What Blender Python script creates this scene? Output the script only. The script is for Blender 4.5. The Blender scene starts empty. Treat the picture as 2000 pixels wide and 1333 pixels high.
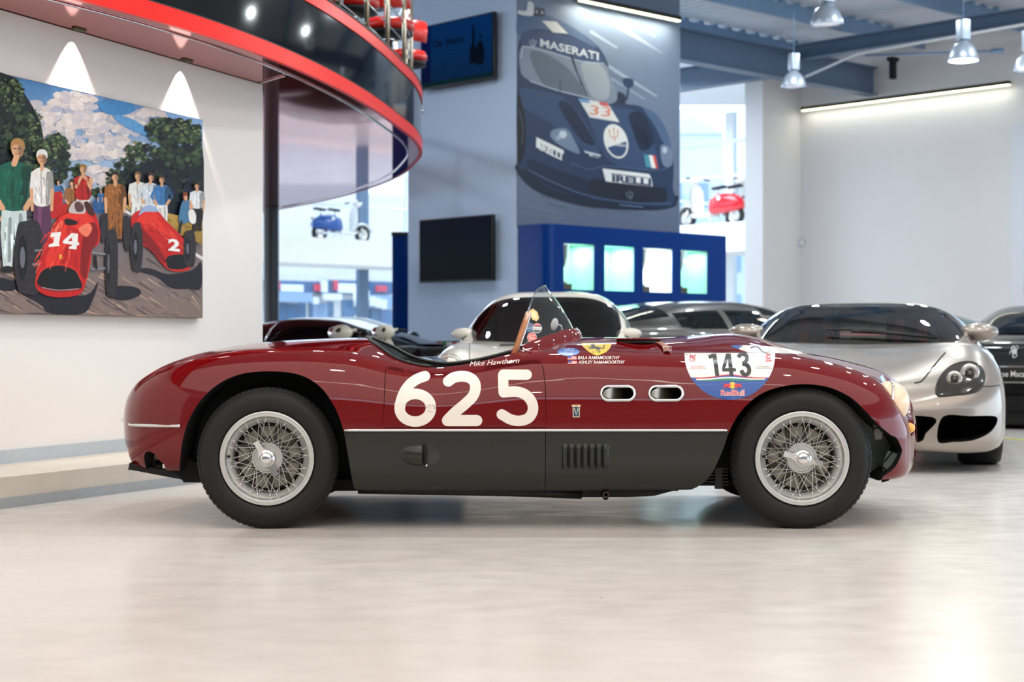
import bpy, bmesh, math, random
import numpy as np
from mathutils import Vector, Matrix, geometry, noise
from mathutils.bvhtree import BVHTree

random.seed(7)
C = bpy.context.scene.collection
S = bpy.context.scene
PI = math.pi

# ------------------------------------------------------------------ camera
F_PX, CX, HY, CAM_H = 3158.0, 1000.0, 666.5, 0.794
cam_data = bpy.data.cameras.new('camera')
cam_data.sensor_width = 36.0
cam_data.lens = F_PX / 2000 * 36.0
cam_data.clip_end = 300
cam_data.dof.use_dof = True
cam_data.dof.focus_distance = 6.85
cam_data.dof.aperture_fstop = 3.4
cam = bpy.data.objects.new('camera', cam_data)
cam.location = (0, 0, CAM_H)
cam.rotation_euler = (PI / 2, 0, 0)
C.objects.link(cam)
S.camera = cam

# ------------------------------------------------------------------ view, world, lights
S.view_settings.view_transform = 'Standard'
S.view_settings.look = 'None'
S.view_settings.gamma = 1
S.view_settings.use_curve_mapping = False
S.view_settings.exposure = 0.02
S.cycles.use_denoising = True
S.cycles.max_bounces = 9
S.cycles.diffuse_bounces = 4
S.cycles.glossy_bounces = 5
S.cycles.transmission_bounces = 8
S.cycles.transparent_max_bounces = 12
S.cycles.sample_clamp_indirect = 6
S.cycles.caustics_reflective = False
S.cycles.caustics_refractive = False

world = bpy.data.worlds.new('sky')
S.world = world
world.use_nodes = True
bg = world.node_tree.nodes['Background']
bg.inputs['Color'].default_value = (0.72, 0.86, 1.0, 1)
bg.inputs['Strength'].default_value = 2.9


def area(name, loc, size, power, col, rot=(0, 0, 0), size_y=None, spread=PI):
    l = bpy.data.lights.new(name, 'AREA')
    l.energy = power
    l.color = col
    l.size = size
    if name == 'hall_lamp_light':
        l.shape = 'DISK'
    if size_y:
        l.shape = 'RECTANGLE'
        l.size_y = size_y
    l.spread = spread
    o = bpy.data.objects.new(name, l)
    o.location = loc
    o.rotation_euler = rot
    C.objects.link(o)
    return o


WARM = (1.0, 0.925, 0.85)
COOL = (0.74, 0.87, 1.0)
# added broad overhead fill and one added strip above the frame; hall lamps
area('overhead_fill_light', (0.6, 1.6, 4.66), 14.0, 560, WARM, size_y=11.0)
area('highlight_strip_light', (0.9, 3.0, 4.6), 6.5, 22, WARM, size_y=0.16)  # added to draw a thin highlight along the red car
for lx, ly in ((-2.2, 1.2), (0.2, -0.6), (2.6, 1.2), (4.4, 3.4), (-1.0, 5.2), (2.2, 5.6)):
    area('hall_lamp_light', (lx, ly, 4.4), 0.17, 8, WARM)
for lx, ly in ((-0.6, 8.6), (1.2, 8.6), (3.0, 8.6), (4.8, 8.6), (0.4, 11.2), (2.4, 11.2), (4.4, 11.2), (6.2, 11.2), (-0.9, 14.6), (3.4, 14.2), (5.6, 14.2), (4.6, 16.6), (6.4, 17.5), (3.4, 19.4), (5.2, 20.0), (-1.6, 13.4), (-2.6, 17.0), (-0.4, 16.0)):
    area('hall_lamp_light', (lx, ly, 5.0 if ly > 9 else 4.5), 0.2, 30 if ly < 16 else 44, (0.90, 0.98, 1.0))
area('overhead_fill_light', (-1.5, 26.5, 4.9), 8.0, 380, COOL, size_y=4.0)  # added fill that brightens the back of the hall
area('overhead_fill_light', (2.6, 30.5, 5.3), 3.0, 300, COOL, size_y=3.0)  # second added fill, towards the right back window

# ------------------------------------------------------------------ helpers
def lin(c):
    out = []
    for v in c[:3]:
        v = v / 255.0
        out.append(v / 12.92 if v <= 0.04045 else ((v + 0.055) / 1.055) ** 2.4)
    return tuple(out)


def mat(name, col, rough=0.5, metal=0.0, spec=0.5, coat=0.0, coat_rough=0.03, noise_amt=0.0, noise_scale=8.0,
        bump=0.0, bump_scale=40.0, emit=None, emit_strength=0.0, trans=0.0, ior=1.45, attr=None, stretch=None, rough_var=0.0):
    m = bpy.data.materials.new(name)
    m.use_nodes = True
    nt = m.node_tree
    b = nt.nodes['Principled BSDF']
    c = lin(col)
    b.inputs['Base Color'].default_value = (*c, 1)
    b.inputs['Roughness'].default_value = rough
    b.inputs['Metallic'].default_value = metal
    b.inputs['Specular IOR Level'].default_value = spec
    b.inputs['Coat Weight'].default_value = coat
    b.inputs['Coat Roughness'].default_value = coat_rough
    b.inputs['IOR'].default_value = ior
    b.inputs['Transmission Weight'].default_value = trans
    if emit:
        b.inputs['Emission Color'].default_value = (*lin(emit), 1)
        b.inputs['Emission Strength'].default_value = emit_strength
    src = None
    if attr:
        a = nt.nodes.new('ShaderNodeAttribute')
        a.attribute_name = attr
        src = a.outputs['Color']
        nt.links.new(src, b.inputs['Base Color'])
    if noise_amt or bump or rough_var:
        tc = nt.nodes.new('ShaderNodeTexCoord')
        mp = nt.nodes.new('ShaderNodeMapping')
        nt.links.new(tc.outputs['Object'], mp.inputs['Vector'])
        if stretch:
            mp.inputs['Scale'].default_value = stretch
    if noise_amt or rough_var:
        n = nt.nodes.new('ShaderNodeTexNoise')
        n.inputs['Scale'].default_value = noise_scale
        n.inputs['Detail'].default_value = 6
        nt.links.new(mp.outputs['Vector'], n.inputs['Vector'])
    if noise_amt:
        r = nt.nodes.new('ShaderNodeMapRange')
        r.inputs['From Min'].default_value = 0.25
        r.inputs['From Max'].default_value = 0.75
        r.inputs['To Min'].default_value = 1 - noise_amt
        r.inputs['To Max'].default_value = 1 + noise_amt
        nt.links.new(n.outputs['Fac'], r.inputs['Value'])
        mx = nt.nodes.new('ShaderNodeVectorMath')
        mx.operation = 'SCALE'
        if src:
            nt.links.new(src, mx.inputs[0])
        else:
            mx.inputs[0].default_value = c
        nt.links.new(r.outputs['Result'], mx.inputs['Scale'])
        nt.links.new(mx.outputs['Vector'], b.inputs['Base Color'])
    if rough_var:
        r2 = nt.nodes.new('ShaderNodeMapRange')
        r2.inputs['From Min'].default_value = 0.3
        r2.inputs['From Max'].default_value = 0.7
        r2.inputs['To Min'].default_value = max(0, rough - rough_var)
        r2.inputs['To Max'].default_value = rough + rough_var
        nt.links.new(n.outputs['Fac'], r2.inputs['Value'])
        nt.links.new(r2.outputs['Result'], b.inputs['Roughness'])
    if bump:
        n2 = nt.nodes.new('ShaderNodeTexNoise')
        n2.inputs['Scale'].default_value = bump_scale
        n2.inputs['Detail'].default_value = 5
        nt.links.new(mp.outputs['Vector'], n2.inputs['Vector'])
        bp = nt.nodes.new('ShaderNodeBump')
        bp.inputs['Strength'].default_value = bump
        bp.inputs['Distance'].default_value = 0.01
        nt.links.new(n2.outputs['Fac'], bp.inputs['Height'])
        nt.links.new(bp.outputs['Normal'], b.inputs['Normal'])
    return m


def glass_mat(name, col=(235, 245, 250), rough=0.0, tint=1.0, refl=1.0):
    """thin sheet glass: tinted see-through plus a fresnel reflection"""
    m = bpy.data.materials.new(name)
    m.use_nodes = True
    nt = m.node_tree
    nt.nodes.remove(nt.nodes['Principled BSDF'])
    out = nt.nodes['Material Output']
    tr = nt.nodes.new('ShaderNodeBsdfTransparent')
    tr.inputs['Color'].default_value = (*[v * tint for v in lin(col)], 1)
    gl = nt.nodes.new('ShaderNodeBsdfGlossy')
    gl.inputs['Roughness'].default_value = rough
    gl.inputs['Color'].default_value = (refl, refl, refl, 1)
    fr = nt.nodes.new('ShaderNodeFresnel')
    ge = nt.nodes.new('ShaderNodeNewGeometry')
    io = nt.nodes.new('ShaderNodeMapRange')
    io.inputs['To Min'].default_value = 1.5
    io.inputs['To Max'].default_value = 1 / 1.5
    nt.links.new(ge.outputs['Backfacing'], io.inputs['Value'])
    nt.links.new(io.outputs['Result'], fr.inputs['IOR'])
    mx = nt.nodes.new('ShaderNodeMixShader')
    nt.links.new(fr.outputs['Fac'], mx.inputs['Fac'])
    nt.links.new(tr.outputs['BSDF'], mx.inputs[1])
    nt.links.new(gl.outputs['BSDF'], mx.inputs[2])
    nt.links.new(mx.outputs['Shader'], out.inputs['Surface'])
    return m


def P(px, py, Y):
    """world point seen at pixel (px, py) at depth Y"""
    return Vector(((px - CX) / F_PX * Y, Y, CAM_H - (py - HY) / F_PX * Y))


def hit_plane(px, py, p0, n):
    d = Vector(((px - CX) / F_PX, 1.0, -(py - HY) / F_PX))
    o = Vector((0, 0, CAM_H))
    t = (Vector(p0) - o).dot(n) / d.dot(n)
    return o + d * t


class MB:
    """collects faces, then links them as ONE mesh object"""

    def __init__(self):
        self.v, self.f, self.m, self.s = [], [], [], []
        self.X = None
        self.mi = 0
        self.smooth = True

    def add(self, verts, faces, mi=None, smooth=None):
        b = len(self.v)
        if self.X is not None:
            verts = [self.X @ Vector(p) for p in verts]
        self.v.extend([tuple(p) for p in verts])
        for fc in faces:
            self.f.append(tuple(i + b for i in fc))
            self.m.append(self.mi if mi is None else mi)
            self.s.append(self.smooth if smooth is None else smooth)
        return self

    def box(self, c, s, rz=0.0, mi=None, bev=0.0):
        x, y, z = s[0] / 2, s[1] / 2, s[2] / 2
        R = Matrix.Rotation(rz, 3, 'Z')
        c = Vector(c)
        if bev <= 0:
            vs = [c + R @ Vector((sx * x, sy * y, sz * z)) for sz in (-1, 1) for sy in (-1, 1) for sx in (-1, 1)]
            fs = [(0, 2, 3, 1), (4, 5, 7, 6), (0, 1, 5, 4), (2, 6, 7, 3), (0, 4, 6, 2), (1, 3, 7, 5)]
            return self.add(vs, fs, mi, False)
        bm = bmesh.new()
        bmesh.ops.create_cube(bm, size=1)
        for v in bm.verts:
            v.co = Vector((v.co.x * s[0], v.co.y * s[1], v.co.z * s[2]))
        bmesh.ops.bevel(bm, geom=bm.edges[:], offset=bev, segments=3, profile=0.5, affect='EDGES')
        bm.verts.index_update()
        vs = [c + R @ v.co for v in bm.verts]
        fs = [[v.index for v in fc.verts] for fc in bm.faces]
        bm.free()
        return self.add(vs, fs, mi, True)

    def prism(self, pts, lo, hi, axis='Z', mi=None, smooth=False):
        """polygon (a,b) swept along axis from lo to hi. axis Z: (x,y); axis Y: (x,z); axis X: (y,z)"""
        n = len(pts)

        def mk(a, b, h):
            return (a, b, h) if axis == 'Z' else ((a, h, b) if axis == 'Y' else (h, a, b))
        vs = [mk(a, b, lo) for a, b in pts] + [mk(a, b, hi) for a, b in pts]
        ar = sum(pts[i][0] * pts[(i + 1) % n][1] - pts[(i + 1) % n][0] * pts[i][1] for i in range(n))
        flip = (ar < 0) != (axis == 'Y')
        top = list(range(n, 2 * n))
        bot = list(range(n))[::-1]
        sides = [(i, (i + 1) % n, n + (i + 1) % n, n + i) for i in range(n)]
        fs = [top, bot]
        if flip:
            fs = [f[::-1] for f in fs]
            sides = [s[::-1] for s in sides]
        self.add(vs, fs, mi, False)
        b = len(self.v) - 2 * n
        for sd in sides:
            self.f.append(tuple(i + b for i in sd))
            self.m.append(self.mi if mi is None else mi)
            self.s.append(smooth)
        return self

    def tube(self, path, r, n=8, closed=False, mi=None, caps=True, flat=1.0):
        path = [Vector(p) for p in path]
        k = len(path)
        rr = r if hasattr(r, '__len__') else [r] * k
        vs, fs = [], []
        up = None
        for i, p in enumerate(path):
            if closed:
                t = path[(i + 1) % k] - path[i - 1]
            else:
                t = path[min(i + 1, k - 1)] - path[max(i - 1, 0)]
            if t.length < 1e-9:
                t = Vector((0, 0, 1))
            t.normalize()
            if up is None:
                up = Vector((0, 0, 1)) if abs(t.z) < 0.9 else Vector((1, 0, 0))
            a = t.cross(up)
            if a.length < 1e-6:
                a = t.cross(Vector((0.3, 1, 0.2)))
            a.normalize()
            b = a.cross(t).normalized()
            up = b
            for j in range(n):
                w = 2 * PI * j / n
                vs.append(p + a * math.cos(w) * rr[i] + b * math.sin(w) * rr[i] * flat)
        m = k if closed else k - 1
        for i in range(m):
            for j in range(n):
                i2 = (i + 1) % k
                fs.append((i * n + j, i * n + (j + 1) % n, i2 * n + (j + 1) % n, i2 * n + j))
        if caps and not closed:
            fs.append(tuple(range(n))[::-1])
            fs.append(tuple((k - 1) * n + j for j in range(n)))
        return self.add(vs, fs, mi)

    def lathe(self, prof, n=32, c=(0, 0, 0), axis='Z', mi=None, closed=False, a0=0.0, a1=2 * PI):
        """prof: (r, h) pairs; axis of revolution"""
        full = abs(a1 - a0 - 2 * PI) < 1e-6
        cols = n if full else n + 1
        vs, fs = [], []
        for r, h in prof:
            for j in range(cols):
                w = a0 + (a1 - a0) * j / n
                a, b = r * math.cos(w), r * math.sin(w)
                p = (a, b, h) if axis == 'Z' else ((a, h, b) if axis == 'Y' else (h, a, b))
                vs.append((p[0] + c[0], p[1] + c[1], p[2] + c[2]))
        k = len(prof)
        for i in range(k if closed else k - 1):
            i2 = (i + 1) % k
            for j in range(n):
                j2 = (j + 1) % cols
                q = (i * cols + j, i * cols + j2, i2 * cols + j2, i2 * cols + j)
                fs.append(q if axis != 'Y' else q[::-1])
        return self.add(vs, fs, mi)

    def ball(self, c, r, n=16, mi=None, rot=None):
        r = r if hasattr(r, '__len__') else (r, r, r)
        vs, fs = [], []
        m = n // 2
        for i in range(m + 1):
            th = PI * i / m
            for j in range(n):
                ph = 2 * PI * j / n
                p = Vector((r[0] * math.sin(th) * math.cos(ph), r[1] * math.sin(th) * math.sin(ph), r[2] * math.cos(th)))
                if rot is not None:
                    p = rot @ p
                vs.append(p + Vector(c))
        for i in range(m):
            for j in range(n):
                fs.append((i * n + j, (i + 1) * n + j, (i + 1) * n + (j + 1) % n, i * n + (j + 1) % n))
        return self.add(vs, fs, mi)

    def grid(self, rows, mi=None, closed_u=False, flip=False):
        """rows: list of equal-length point lists"""
        k, n = len(rows), len(rows[0])
        vs = [p for r in rows for p in r]
        fs = []
        for i in range(k - 1):
            for j in range(n if closed_u else n - 1):
                q = (i * n + j, i * n + (j + 1) % n, (i + 1) * n + (j + 1) % n, (i + 1) * n + j)
                fs.append(q[::-1] if flip else q)
        return self.add(vs, fs, mi)

    def quad(self, a, b, c, d, mi=None):
        return self.add([a, b, c, d], [(0, 1, 2, 3)], mi, False)

    def build(self, name, mats, parent=None, off=(0, 0, 0), fix=False, sharp=None, merge=False):
        me = bpy.data.meshes.new(name)
        off = Vector(off)
        me.from_pydata([Vector(p) - off for p in self.v], [], self.f)
        mats = mats if isinstance(mats, (list, tuple)) else [mats]
        for m in mats:
            me.materials.append(m)
        me.polygons.foreach_set('material_index', self.m)
        me.polygons.foreach_set('use_smooth', self.s)
        if fix or merge:
            bm = bmesh.new()
            bm.from_mesh(me)
            if merge:
                bmesh.ops.remove_doubles(bm, verts=bm.verts, dist=1e-5)
            bmesh.ops.recalc_face_normals(bm, faces=bm.faces)
            bm.to_mesh(me)
            bm.free()
        me.update()
        if sharp is not None:
            me.set_sharp_from_angle(angle=math.radians(sharp))
        o = bpy.data.objects.new(name, me)
        C.objects.link(o)
        if parent is not None:
            o.parent = parent
        return o


def tag(o, label=None, cat=None, group=None, kind=None):
    if label:
        o['label'] = label
    if cat:
        o['category'] = cat
    if group:
        o['group'] = group
    if kind:
        o['kind'] = kind
    return o


def struct(o, label=None):
    o['kind'] = 'structure'
    if label:
        o['label'] = label
    return o


def thing(name, label, cat, loc=(0, 0, 0), rz=0.0, group=None):
    o = bpy.data.objects.new(name, None)
    o.empty_display_size = 0.1
    C.objects.link(o)
    o.location = loc
    o.rotation_euler = (0, 0, rz)
    return tag(o, label, cat, group)


def copy_tree(o, parent=None):
    c = o.copy()
    C.objects.link(c)
    if parent is not None:
        c.parent = parent
    for ch in list(o.children):
        copy_tree(ch, c)
    return c


def pchip(xs, ys, x):
    xs, ys = np.asarray(xs, float), np.asarray(ys, float)
    h = np.diff(xs)
    d = np.diff(ys) / h
    m = np.zeros_like(ys)
    for i in range(1, len(xs) - 1):
        if d[i - 1] * d[i] > 0:
            w1, w2 = 2 * h[i] + h[i - 1], h[i] + 2 * h[i - 1]
            m[i] = (w1 + w2) / (w1 / d[i - 1] + w2 / d[i])
    m[0], m[-1] = d[0], d[-1]
    x = np.clip(np.asarray(x, float), xs[0], xs[-1])
    i = np.clip(np.searchsorted(xs, x, side='right') - 1, 0, len(h) - 1)
    t = (x - xs[i]) / h[i]
    return ((1 + 2 * t) * (1 - t) ** 2 * ys[i] + t * (1 - t) ** 2 * h[i] * m[i] + t * t * (3 - 2 * t) * ys[i + 1] + t * t * (t - 1) * h[i] * m[i + 1])


def spline(pts, n=8, closed=False):
    """Catmull-Rom through points (any dimension)"""
    p = [np.array(q, float) for q in pts]
    k = len(p)
    out = []
    for i in range(k if closed else k - 1):
        if closed:
            a, b, c, d = p[i - 1], p[i], p[(i + 1) % k], p[(i + 2) % k]
        else:
            a, b, c, d = p[max(i - 1, 0)], p[i], p[i + 1], p[min(i + 2, k - 1)]
        for j in range(n):
            t = j / n
            out.append(0.5 * (2 * b + (c - a) * t + (2 * a - 5 * b + 4 * c - d) * t * t + (3 * b - a - 3 * c + d) * t ** 3))
    if not closed:
        out.append(p[-1])
    return out


_text_cache = {}


def text_polys(s, bold=0.0):
    key = (s, bold)
    if key not in _text_cache:
        cu = bpy.data.curves.new('lettering', 'FONT')
        cu.body = s
        cu.size = 1.0
        cu.resolution_u = 3
        cu.offset = bold
        o = bpy.data.objects.new('lettering', cu)
        me = o.to_mesh()
        vs = [(v.co.x, v.co.y) for v in me.vertices]
        fs = [tuple(p.vertices) for p in me.polygons]
        o.to_mesh_clear()
        bpy.data.objects.remove(o)
        bpy.data.curves.remove(cu)
        xs = [v[0] for v in vs]
        _text_cache[key] = (vs, fs, min(xs), max(xs))
    return _text_cache[key]


class Art:
    """flat printed or painted artwork: coloured shapes laid over each other on one surface"""

    def __init__(self, place, step=0.0002, maxlen=None):
        self.place = place      # place(u, v, height) -> Vector or None
        self.step = step
        self.maxlen = maxlen
        self.layer = 1
        self.v, self.f, self.c = [], [], []

    def _emit(self, uv, tris, cols):
        z = self.layer * self.step
        if self.maxlen:
            uv, tris, cols = self._split(list(uv), list(tris), list(cols))
        b = len(self.v)
        pts = [self.place(u, w, z) for u, w in uv]
        idx = {}
        for i, p in enumerate(pts):
            if p is not None:
                idx[i] = len(self.v)
                self.v.append(p)
                self.c.append(cols[i])
        for t in tris:
            if all(i in idx for i in t):
                self.f.append(tuple(idx[i] for i in t))
        self.layer += 1

    def _split(self, uv, tris, cols):
        L = self.maxlen
        mid = {}
        changed = True
        while changed:
            changed = False
            new = []
            for t in tris:
                e = [math.dist(uv[t[i]], uv[t[(i + 1) % 3]]) for i in range(3)]
                k = max(range(3), key=lambda i: e[i])
                if e[k] <= L:
                    new.append(t)
                    continue
                changed = True
                a, b, c = t[k], t[(k + 1) % 3], t[(k + 2) % 3]
                key = (min(a, b), max(a, b))
                if key not in mid:
                    mid[key] = len(uv)
                    uv.append(((uv[a][0] + uv[b][0]) / 2, (uv[a][1] + uv[b][1]) / 2))
                    cols.append(tuple((x + y) / 2 for x, y in zip(cols[a], cols[b])))
                m = mid[key]
                new += [(a, m, c), (m, b, c)]
            tris = new
        return uv, tris, cols

    def poly(self, pts, col, col2=None, grad='v'):
        """col2: second colour at the far end of the shape (v: downwards, u: to the right)"""
        pts = [tuple(p) for p in pts]
        tris = geometry.tessellate_polygon([[Vector((p[0], p[1], 0)) for p in pts]])
        c1 = lin(col)
        if col2 is None:
            cols = [c1] * len(pts)
        else:
            c2 = lin(col2)
            k = 1 if grad == 'v' else 0
            lo, hi = min(p[k] for p in pts), max(p[k] for p in pts)
            cols = [tuple(a + (b - a) * (p[k] - lo) / max(hi - lo, 1e-6) for a, b in zip(c1, c2)) for p in pts]
        self._emit(pts, [tuple(t) for t in tris], cols)
        return self

    def smooth(self, pts, col, col2=None, n=6, grad='v'):
        return self.poly([tuple(p) for p in spline(pts, n, True)], col, col2, grad)

    def ell(self, c, rx, ry, col, col2=None, rot=0.0, n=28):
        ca, sa = math.cos(rot), math.sin(rot)
        pts = []
        for i in range(n):
            a, b = rx * math.cos(2 * PI * i / n), ry * math.sin(2 * PI * i / n)
            pts.append((c[0] + a * ca - b * sa, c[1] + a * sa + b * ca))
        return self.poly(pts, col, col2)

    def stroke(self, path, w, col, caps=True, n=0):
        if n:
            if hasattr(w, '__len__'):
                ext = [tuple(p) for p in spline([(*q, wi) for q, wi in zip(path, w)], n)]
                path, w = [e[:2] for e in ext], [e[2] for e in ext]
            else:
                path = [tuple(p) for p in spline(path, n)]
        k = len(path)
        ww = w if hasattr(w, '__len__') else [w] * k
        L, R = [], []
        for i, p in enumerate(path):
            a, b = path[max(i - 1, 0)], path[min(i + 1, k - 1)]
            dx, dy = b[0] - a[0], b[1] - a[1]
            d = math.hypot(dx, dy) or 1
            nx, ny = -dy / d * ww[i] / 2, dx / d * ww[i] / 2
            L.append((p[0] + nx, p[1] + ny))
            R.append((p[0] - nx, p[1] - ny))
        uv = L + R
        tris = []
        for i in range(k - 1):
            tris += [(i, i + 1, k + i), (i + 1, k + i + 1, k + i)]
        if caps:
            for e, q in ((0, path[min(1, k - 1)]), (k - 1, path[max(k - 2, 0)])):
                p = path[e]
                an = math.atan2(p[1] - q[1], p[0] - q[0])
                b = len(uv)
                uv.append(p)
                for j in range(9):
                    th = an - PI / 2 + PI * j / 8
                    uv.append((p[0] + ww[e] / 2 * math.cos(th), p[1] + ww[e] / 2 * math.sin(th)))
                tris += [(b, b + 1 + j, b + 2 + j) for j in range(8)]
        self._emit(uv, tris, [lin(col)] * len(uv))
        return self

    def text(self, s, x, y, size, col, width=None, shear=0.0, rot=0.0, bold=0.0, slope=0.0):
        """baseline start (x, y) in image-like coordinates (v grows downwards)"""
        vs, fs, lo, hi = text_polys(s, bold)
        sx = size if width is None else width / (hi - lo)
        ca, sa = math.cos(rot), math.sin(rot)
        uv = []
        for a, b in vs:
            a0 = (a - lo) * sx + b * size * shear
            b0 = -b * size + slope * a0
            uv.append((x + a0 * ca - b0 * sa, y + a0 * sa + b0 * ca))
        tris = []
        for f in fs:
            tris += [(f[0], f[i], f[i + 1]) for i in range(1, len(f) - 1)]
        self._emit(uv, tris, [lin(col)] * len(uv))
        return self

    def build(self, name, material, parent=None, off=(0, 0, 0), face_to=None):
        me = bpy.data.meshes.new(name)
        off = Vector(off)
        me.from_pydata([p - off for p in self.v], [], self.f)
        at = me.color_attributes.new('Col', 'FLOAT_COLOR', 'POINT')
        flat = np.ones((len(self.v), 4), 'f')
        flat[:, :3] = self.c
        at.data.foreach_set('color', flat.ravel())
        me.materials.append(material)
        me.polygons.foreach_set('use_smooth', [True] * len(me.polygons))
        if face_to is not None:
            ft = Vector(face_to) - off
            bm = bmesh.new()
            bm.from_mesh(me)
            for fc in bm.faces:
                if fc.normal.dot(ft - fc.calc_center_median()) < 0:
                    fc.normal_flip()
            bm.to_mesh(me)
            bm.free()
        me.update()
        o = bpy.data.objects.new(name, me)
        C.objects.link(o)
        if parent is not None:
            o.parent = parent
        return o


# ------------------------------------------------------------------ materials
WHITE_WALL = mat('white_wall_paint', (240, 238, 236), 0.75, noise_amt=0.015, noise_scale=1.5, bump=0.05, bump_scale=160)
CREAM_WALL = mat('cream_wall_paint', (238, 230, 224), 0.7, noise_amt=0.012, noise_scale=1.2, bump=0.04, bump_scale=160)
SKIRT = mat('grey_skirting', (186, 192, 198), 0.45, noise_amt=0.05, noise_scale=12)
CONCRETE = mat('step_concrete', (205, 196, 184), 0.55, noise_amt=0.06, noise_scale=7, bump=0.06, bump_scale=60)
STEEL_GREY = mat('grey_beam_paint', (100, 122, 148), 0.45, noise_amt=0.03)
ZINC = mat('galvanised_purlin', (140, 172, 204), 0.4, metal=0.5, noise_amt=0.12, noise_scale=14)
DECK = mat('ceiling_deck', (226, 236, 246), 0.5, noise_amt=0.03)
CHROME = mat('chrome', (225, 225, 225), 0.08, metal=1.0, noise_amt=0.01)
BLACK_GLOSS = mat('black_gloss', (5, 6, 8), 0.07, spec=0.3, noise_amt=0.02)
BLACK_SATIN = mat('black_satin', (18, 18, 19), 0.45, noise_amt=0.1)
BLACK_MATT = mat('black_matt', (12, 12, 12), 0.8, noise_amt=0.1)
RED_GLOSS = mat('red_gloss_panel', (246, 26, 8), 0.28, spec=0.25, noise_amt=0.02)
MAROON_SOFFIT = mat('maroon_lacquer', (204, 90, 88), 0.035, metal=0.85, noise_amt=0.02)
WIN_GLASS = glass_mat('window_glass', (225, 238, 248))
WHITE_METAL = mat('white_frame_paint', (236, 240, 244), 0.4, noise_amt=0.01)
# ------------------------------------------------------------------ room shell
U = Vector((0.7254, 0.6884, 0.0))      # direction of the poster wall (recedes to the right)
V = Vector((-0.6884, 0.7254, 0.0))     # direction of the screen wall (recedes to the left)
ANG_U = math.atan2(U.y, U.x)
ANG_V = math.atan2(V.y, V.x)
UP = Vector((0, 0, 1))
SB = 1.2                                # the far half of the hall


def far_z(z):
    return CAM_H + (z - CAM_H) * SB




def floor_material():
    m = mat('polished_concrete_floor', (212, 202, 192), 0.18, spec=0.27)
    nt = m.node_tree
    b = nt.nodes['Principled BSDF']
    tc = nt.nodes.new('ShaderNodeTexCoord')
    n1 = nt.nodes.new('ShaderNodeTexNoise')
    n1.inputs['Scale'].default_value = 0.7
    n1.inputs['Detail'].default_value = 8
    n1.inputs['Roughness'].default_value = 0.62
    n2 = nt.nodes.new('ShaderNodeTexNoise')
    n2.inputs['Scale'].default_value = 9
    n2.inputs['Detail'].default_value = 8
    mp = nt.nodes.new('ShaderNodeMapping')
    mp.inputs['Scale'].default_value = (0.6, 1.0, 1)
    nt.links.new(tc.outputs['Object'], n1.inputs['Vector'])
    nt.links.new(tc.outputs['Object'], mp.inputs['Vector'])
    nt.links.new(mp.outputs['Vector'], n2.inputs['Vector'])
    cr = nt.nodes.new('ShaderNodeValToRGB')
    cr.color_ramp.elements[0].position = 0.3
    cr.color_ramp.elements[0].color = (*lin((204, 197, 189)), 1)
    cr.color_ramp.elements[1].position = 0.7
    cr.color_ramp.elements[1].color = (*lin((217, 211, 205)), 1)
    nt.links.new(n1.outputs['Fac'], cr.inputs['Fac'])
    mr = nt.nodes.new('ShaderNodeMapRange')
    mr.inputs['From Min'].default_value = 0.3
    mr.inputs['From Max'].default_value = 0.7
    mr.inputs['To Min'].default_value = 0.98
    mr.inputs['To Max'].default_value = 1.02
    nt.links.new(n2.outputs['Fac'], mr.inputs['Value'])
    # a few dark pits
    vo = nt.nodes.new('ShaderNodeTexVoronoi')
    vo.inputs['Scale'].default_value = 3.1
    lt = nt.nodes.new('ShaderNodeMath')
    lt.operation = 'GREATER_THAN'
    lt.inputs[1].default_value = 0.022
    nt.links.new(tc.outputs['Object'], vo.inputs['Vector'])
    nt.links.new(vo.outputs['Distance'], lt.inputs[0])
    ad = nt.nodes.new('ShaderNodeMath')
    ad.operation = 'MULTIPLY_ADD'
    ad.inputs[1].default_value = 0.45
    ad.inputs[2].default_value = 0.55
    nt.links.new(lt.outputs['Value'], ad.inputs[0])
    mu = nt.nodes.new('ShaderNodeMath')
    mu.operation = 'MULTIPLY'
    nt.links.new(mr.outputs['Result'], mu.inputs[0])
    nt.links.new(ad.outputs['Value'], mu.inputs[1])
    sc = nt.nodes.new('ShaderNodeVectorMath')
    sc.operation = 'SCALE'
    nt.links.new(cr.outputs['Color'], sc.inputs[0])
    nt.links.new(mu.outputs['Value'], sc.inputs['Scale'])
    nt.links.new(sc.outputs['Vector'], b.inputs['Base Color'])
    rr = nt.nodes.new('ShaderNodeMapRange')
    rr.inputs['From Min'].default_value = 0.3
    rr.inputs['From Max'].default_value = 0.7
    rr.inputs['To Min'].default_value = 0.19
    rr.inputs['To Max'].default_value = 0.27
    nt.links.new(n2.outputs['Fac'], rr.inputs['Value'])
    nt.links.new(rr.outputs['Result'], b.inputs['Roughness'])
    bp = nt.nodes.new('ShaderNodeBump')
    bp.inputs['Strength'].default_value = 0.008
    bp.inputs['Distance'].default_value = 0.003
    nt.links.new(n2.outputs['Fac'], bp.inputs['Height'])
    nt.links.new(bp.outputs['Normal'], b.inputs['Normal'])
    return m


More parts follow.
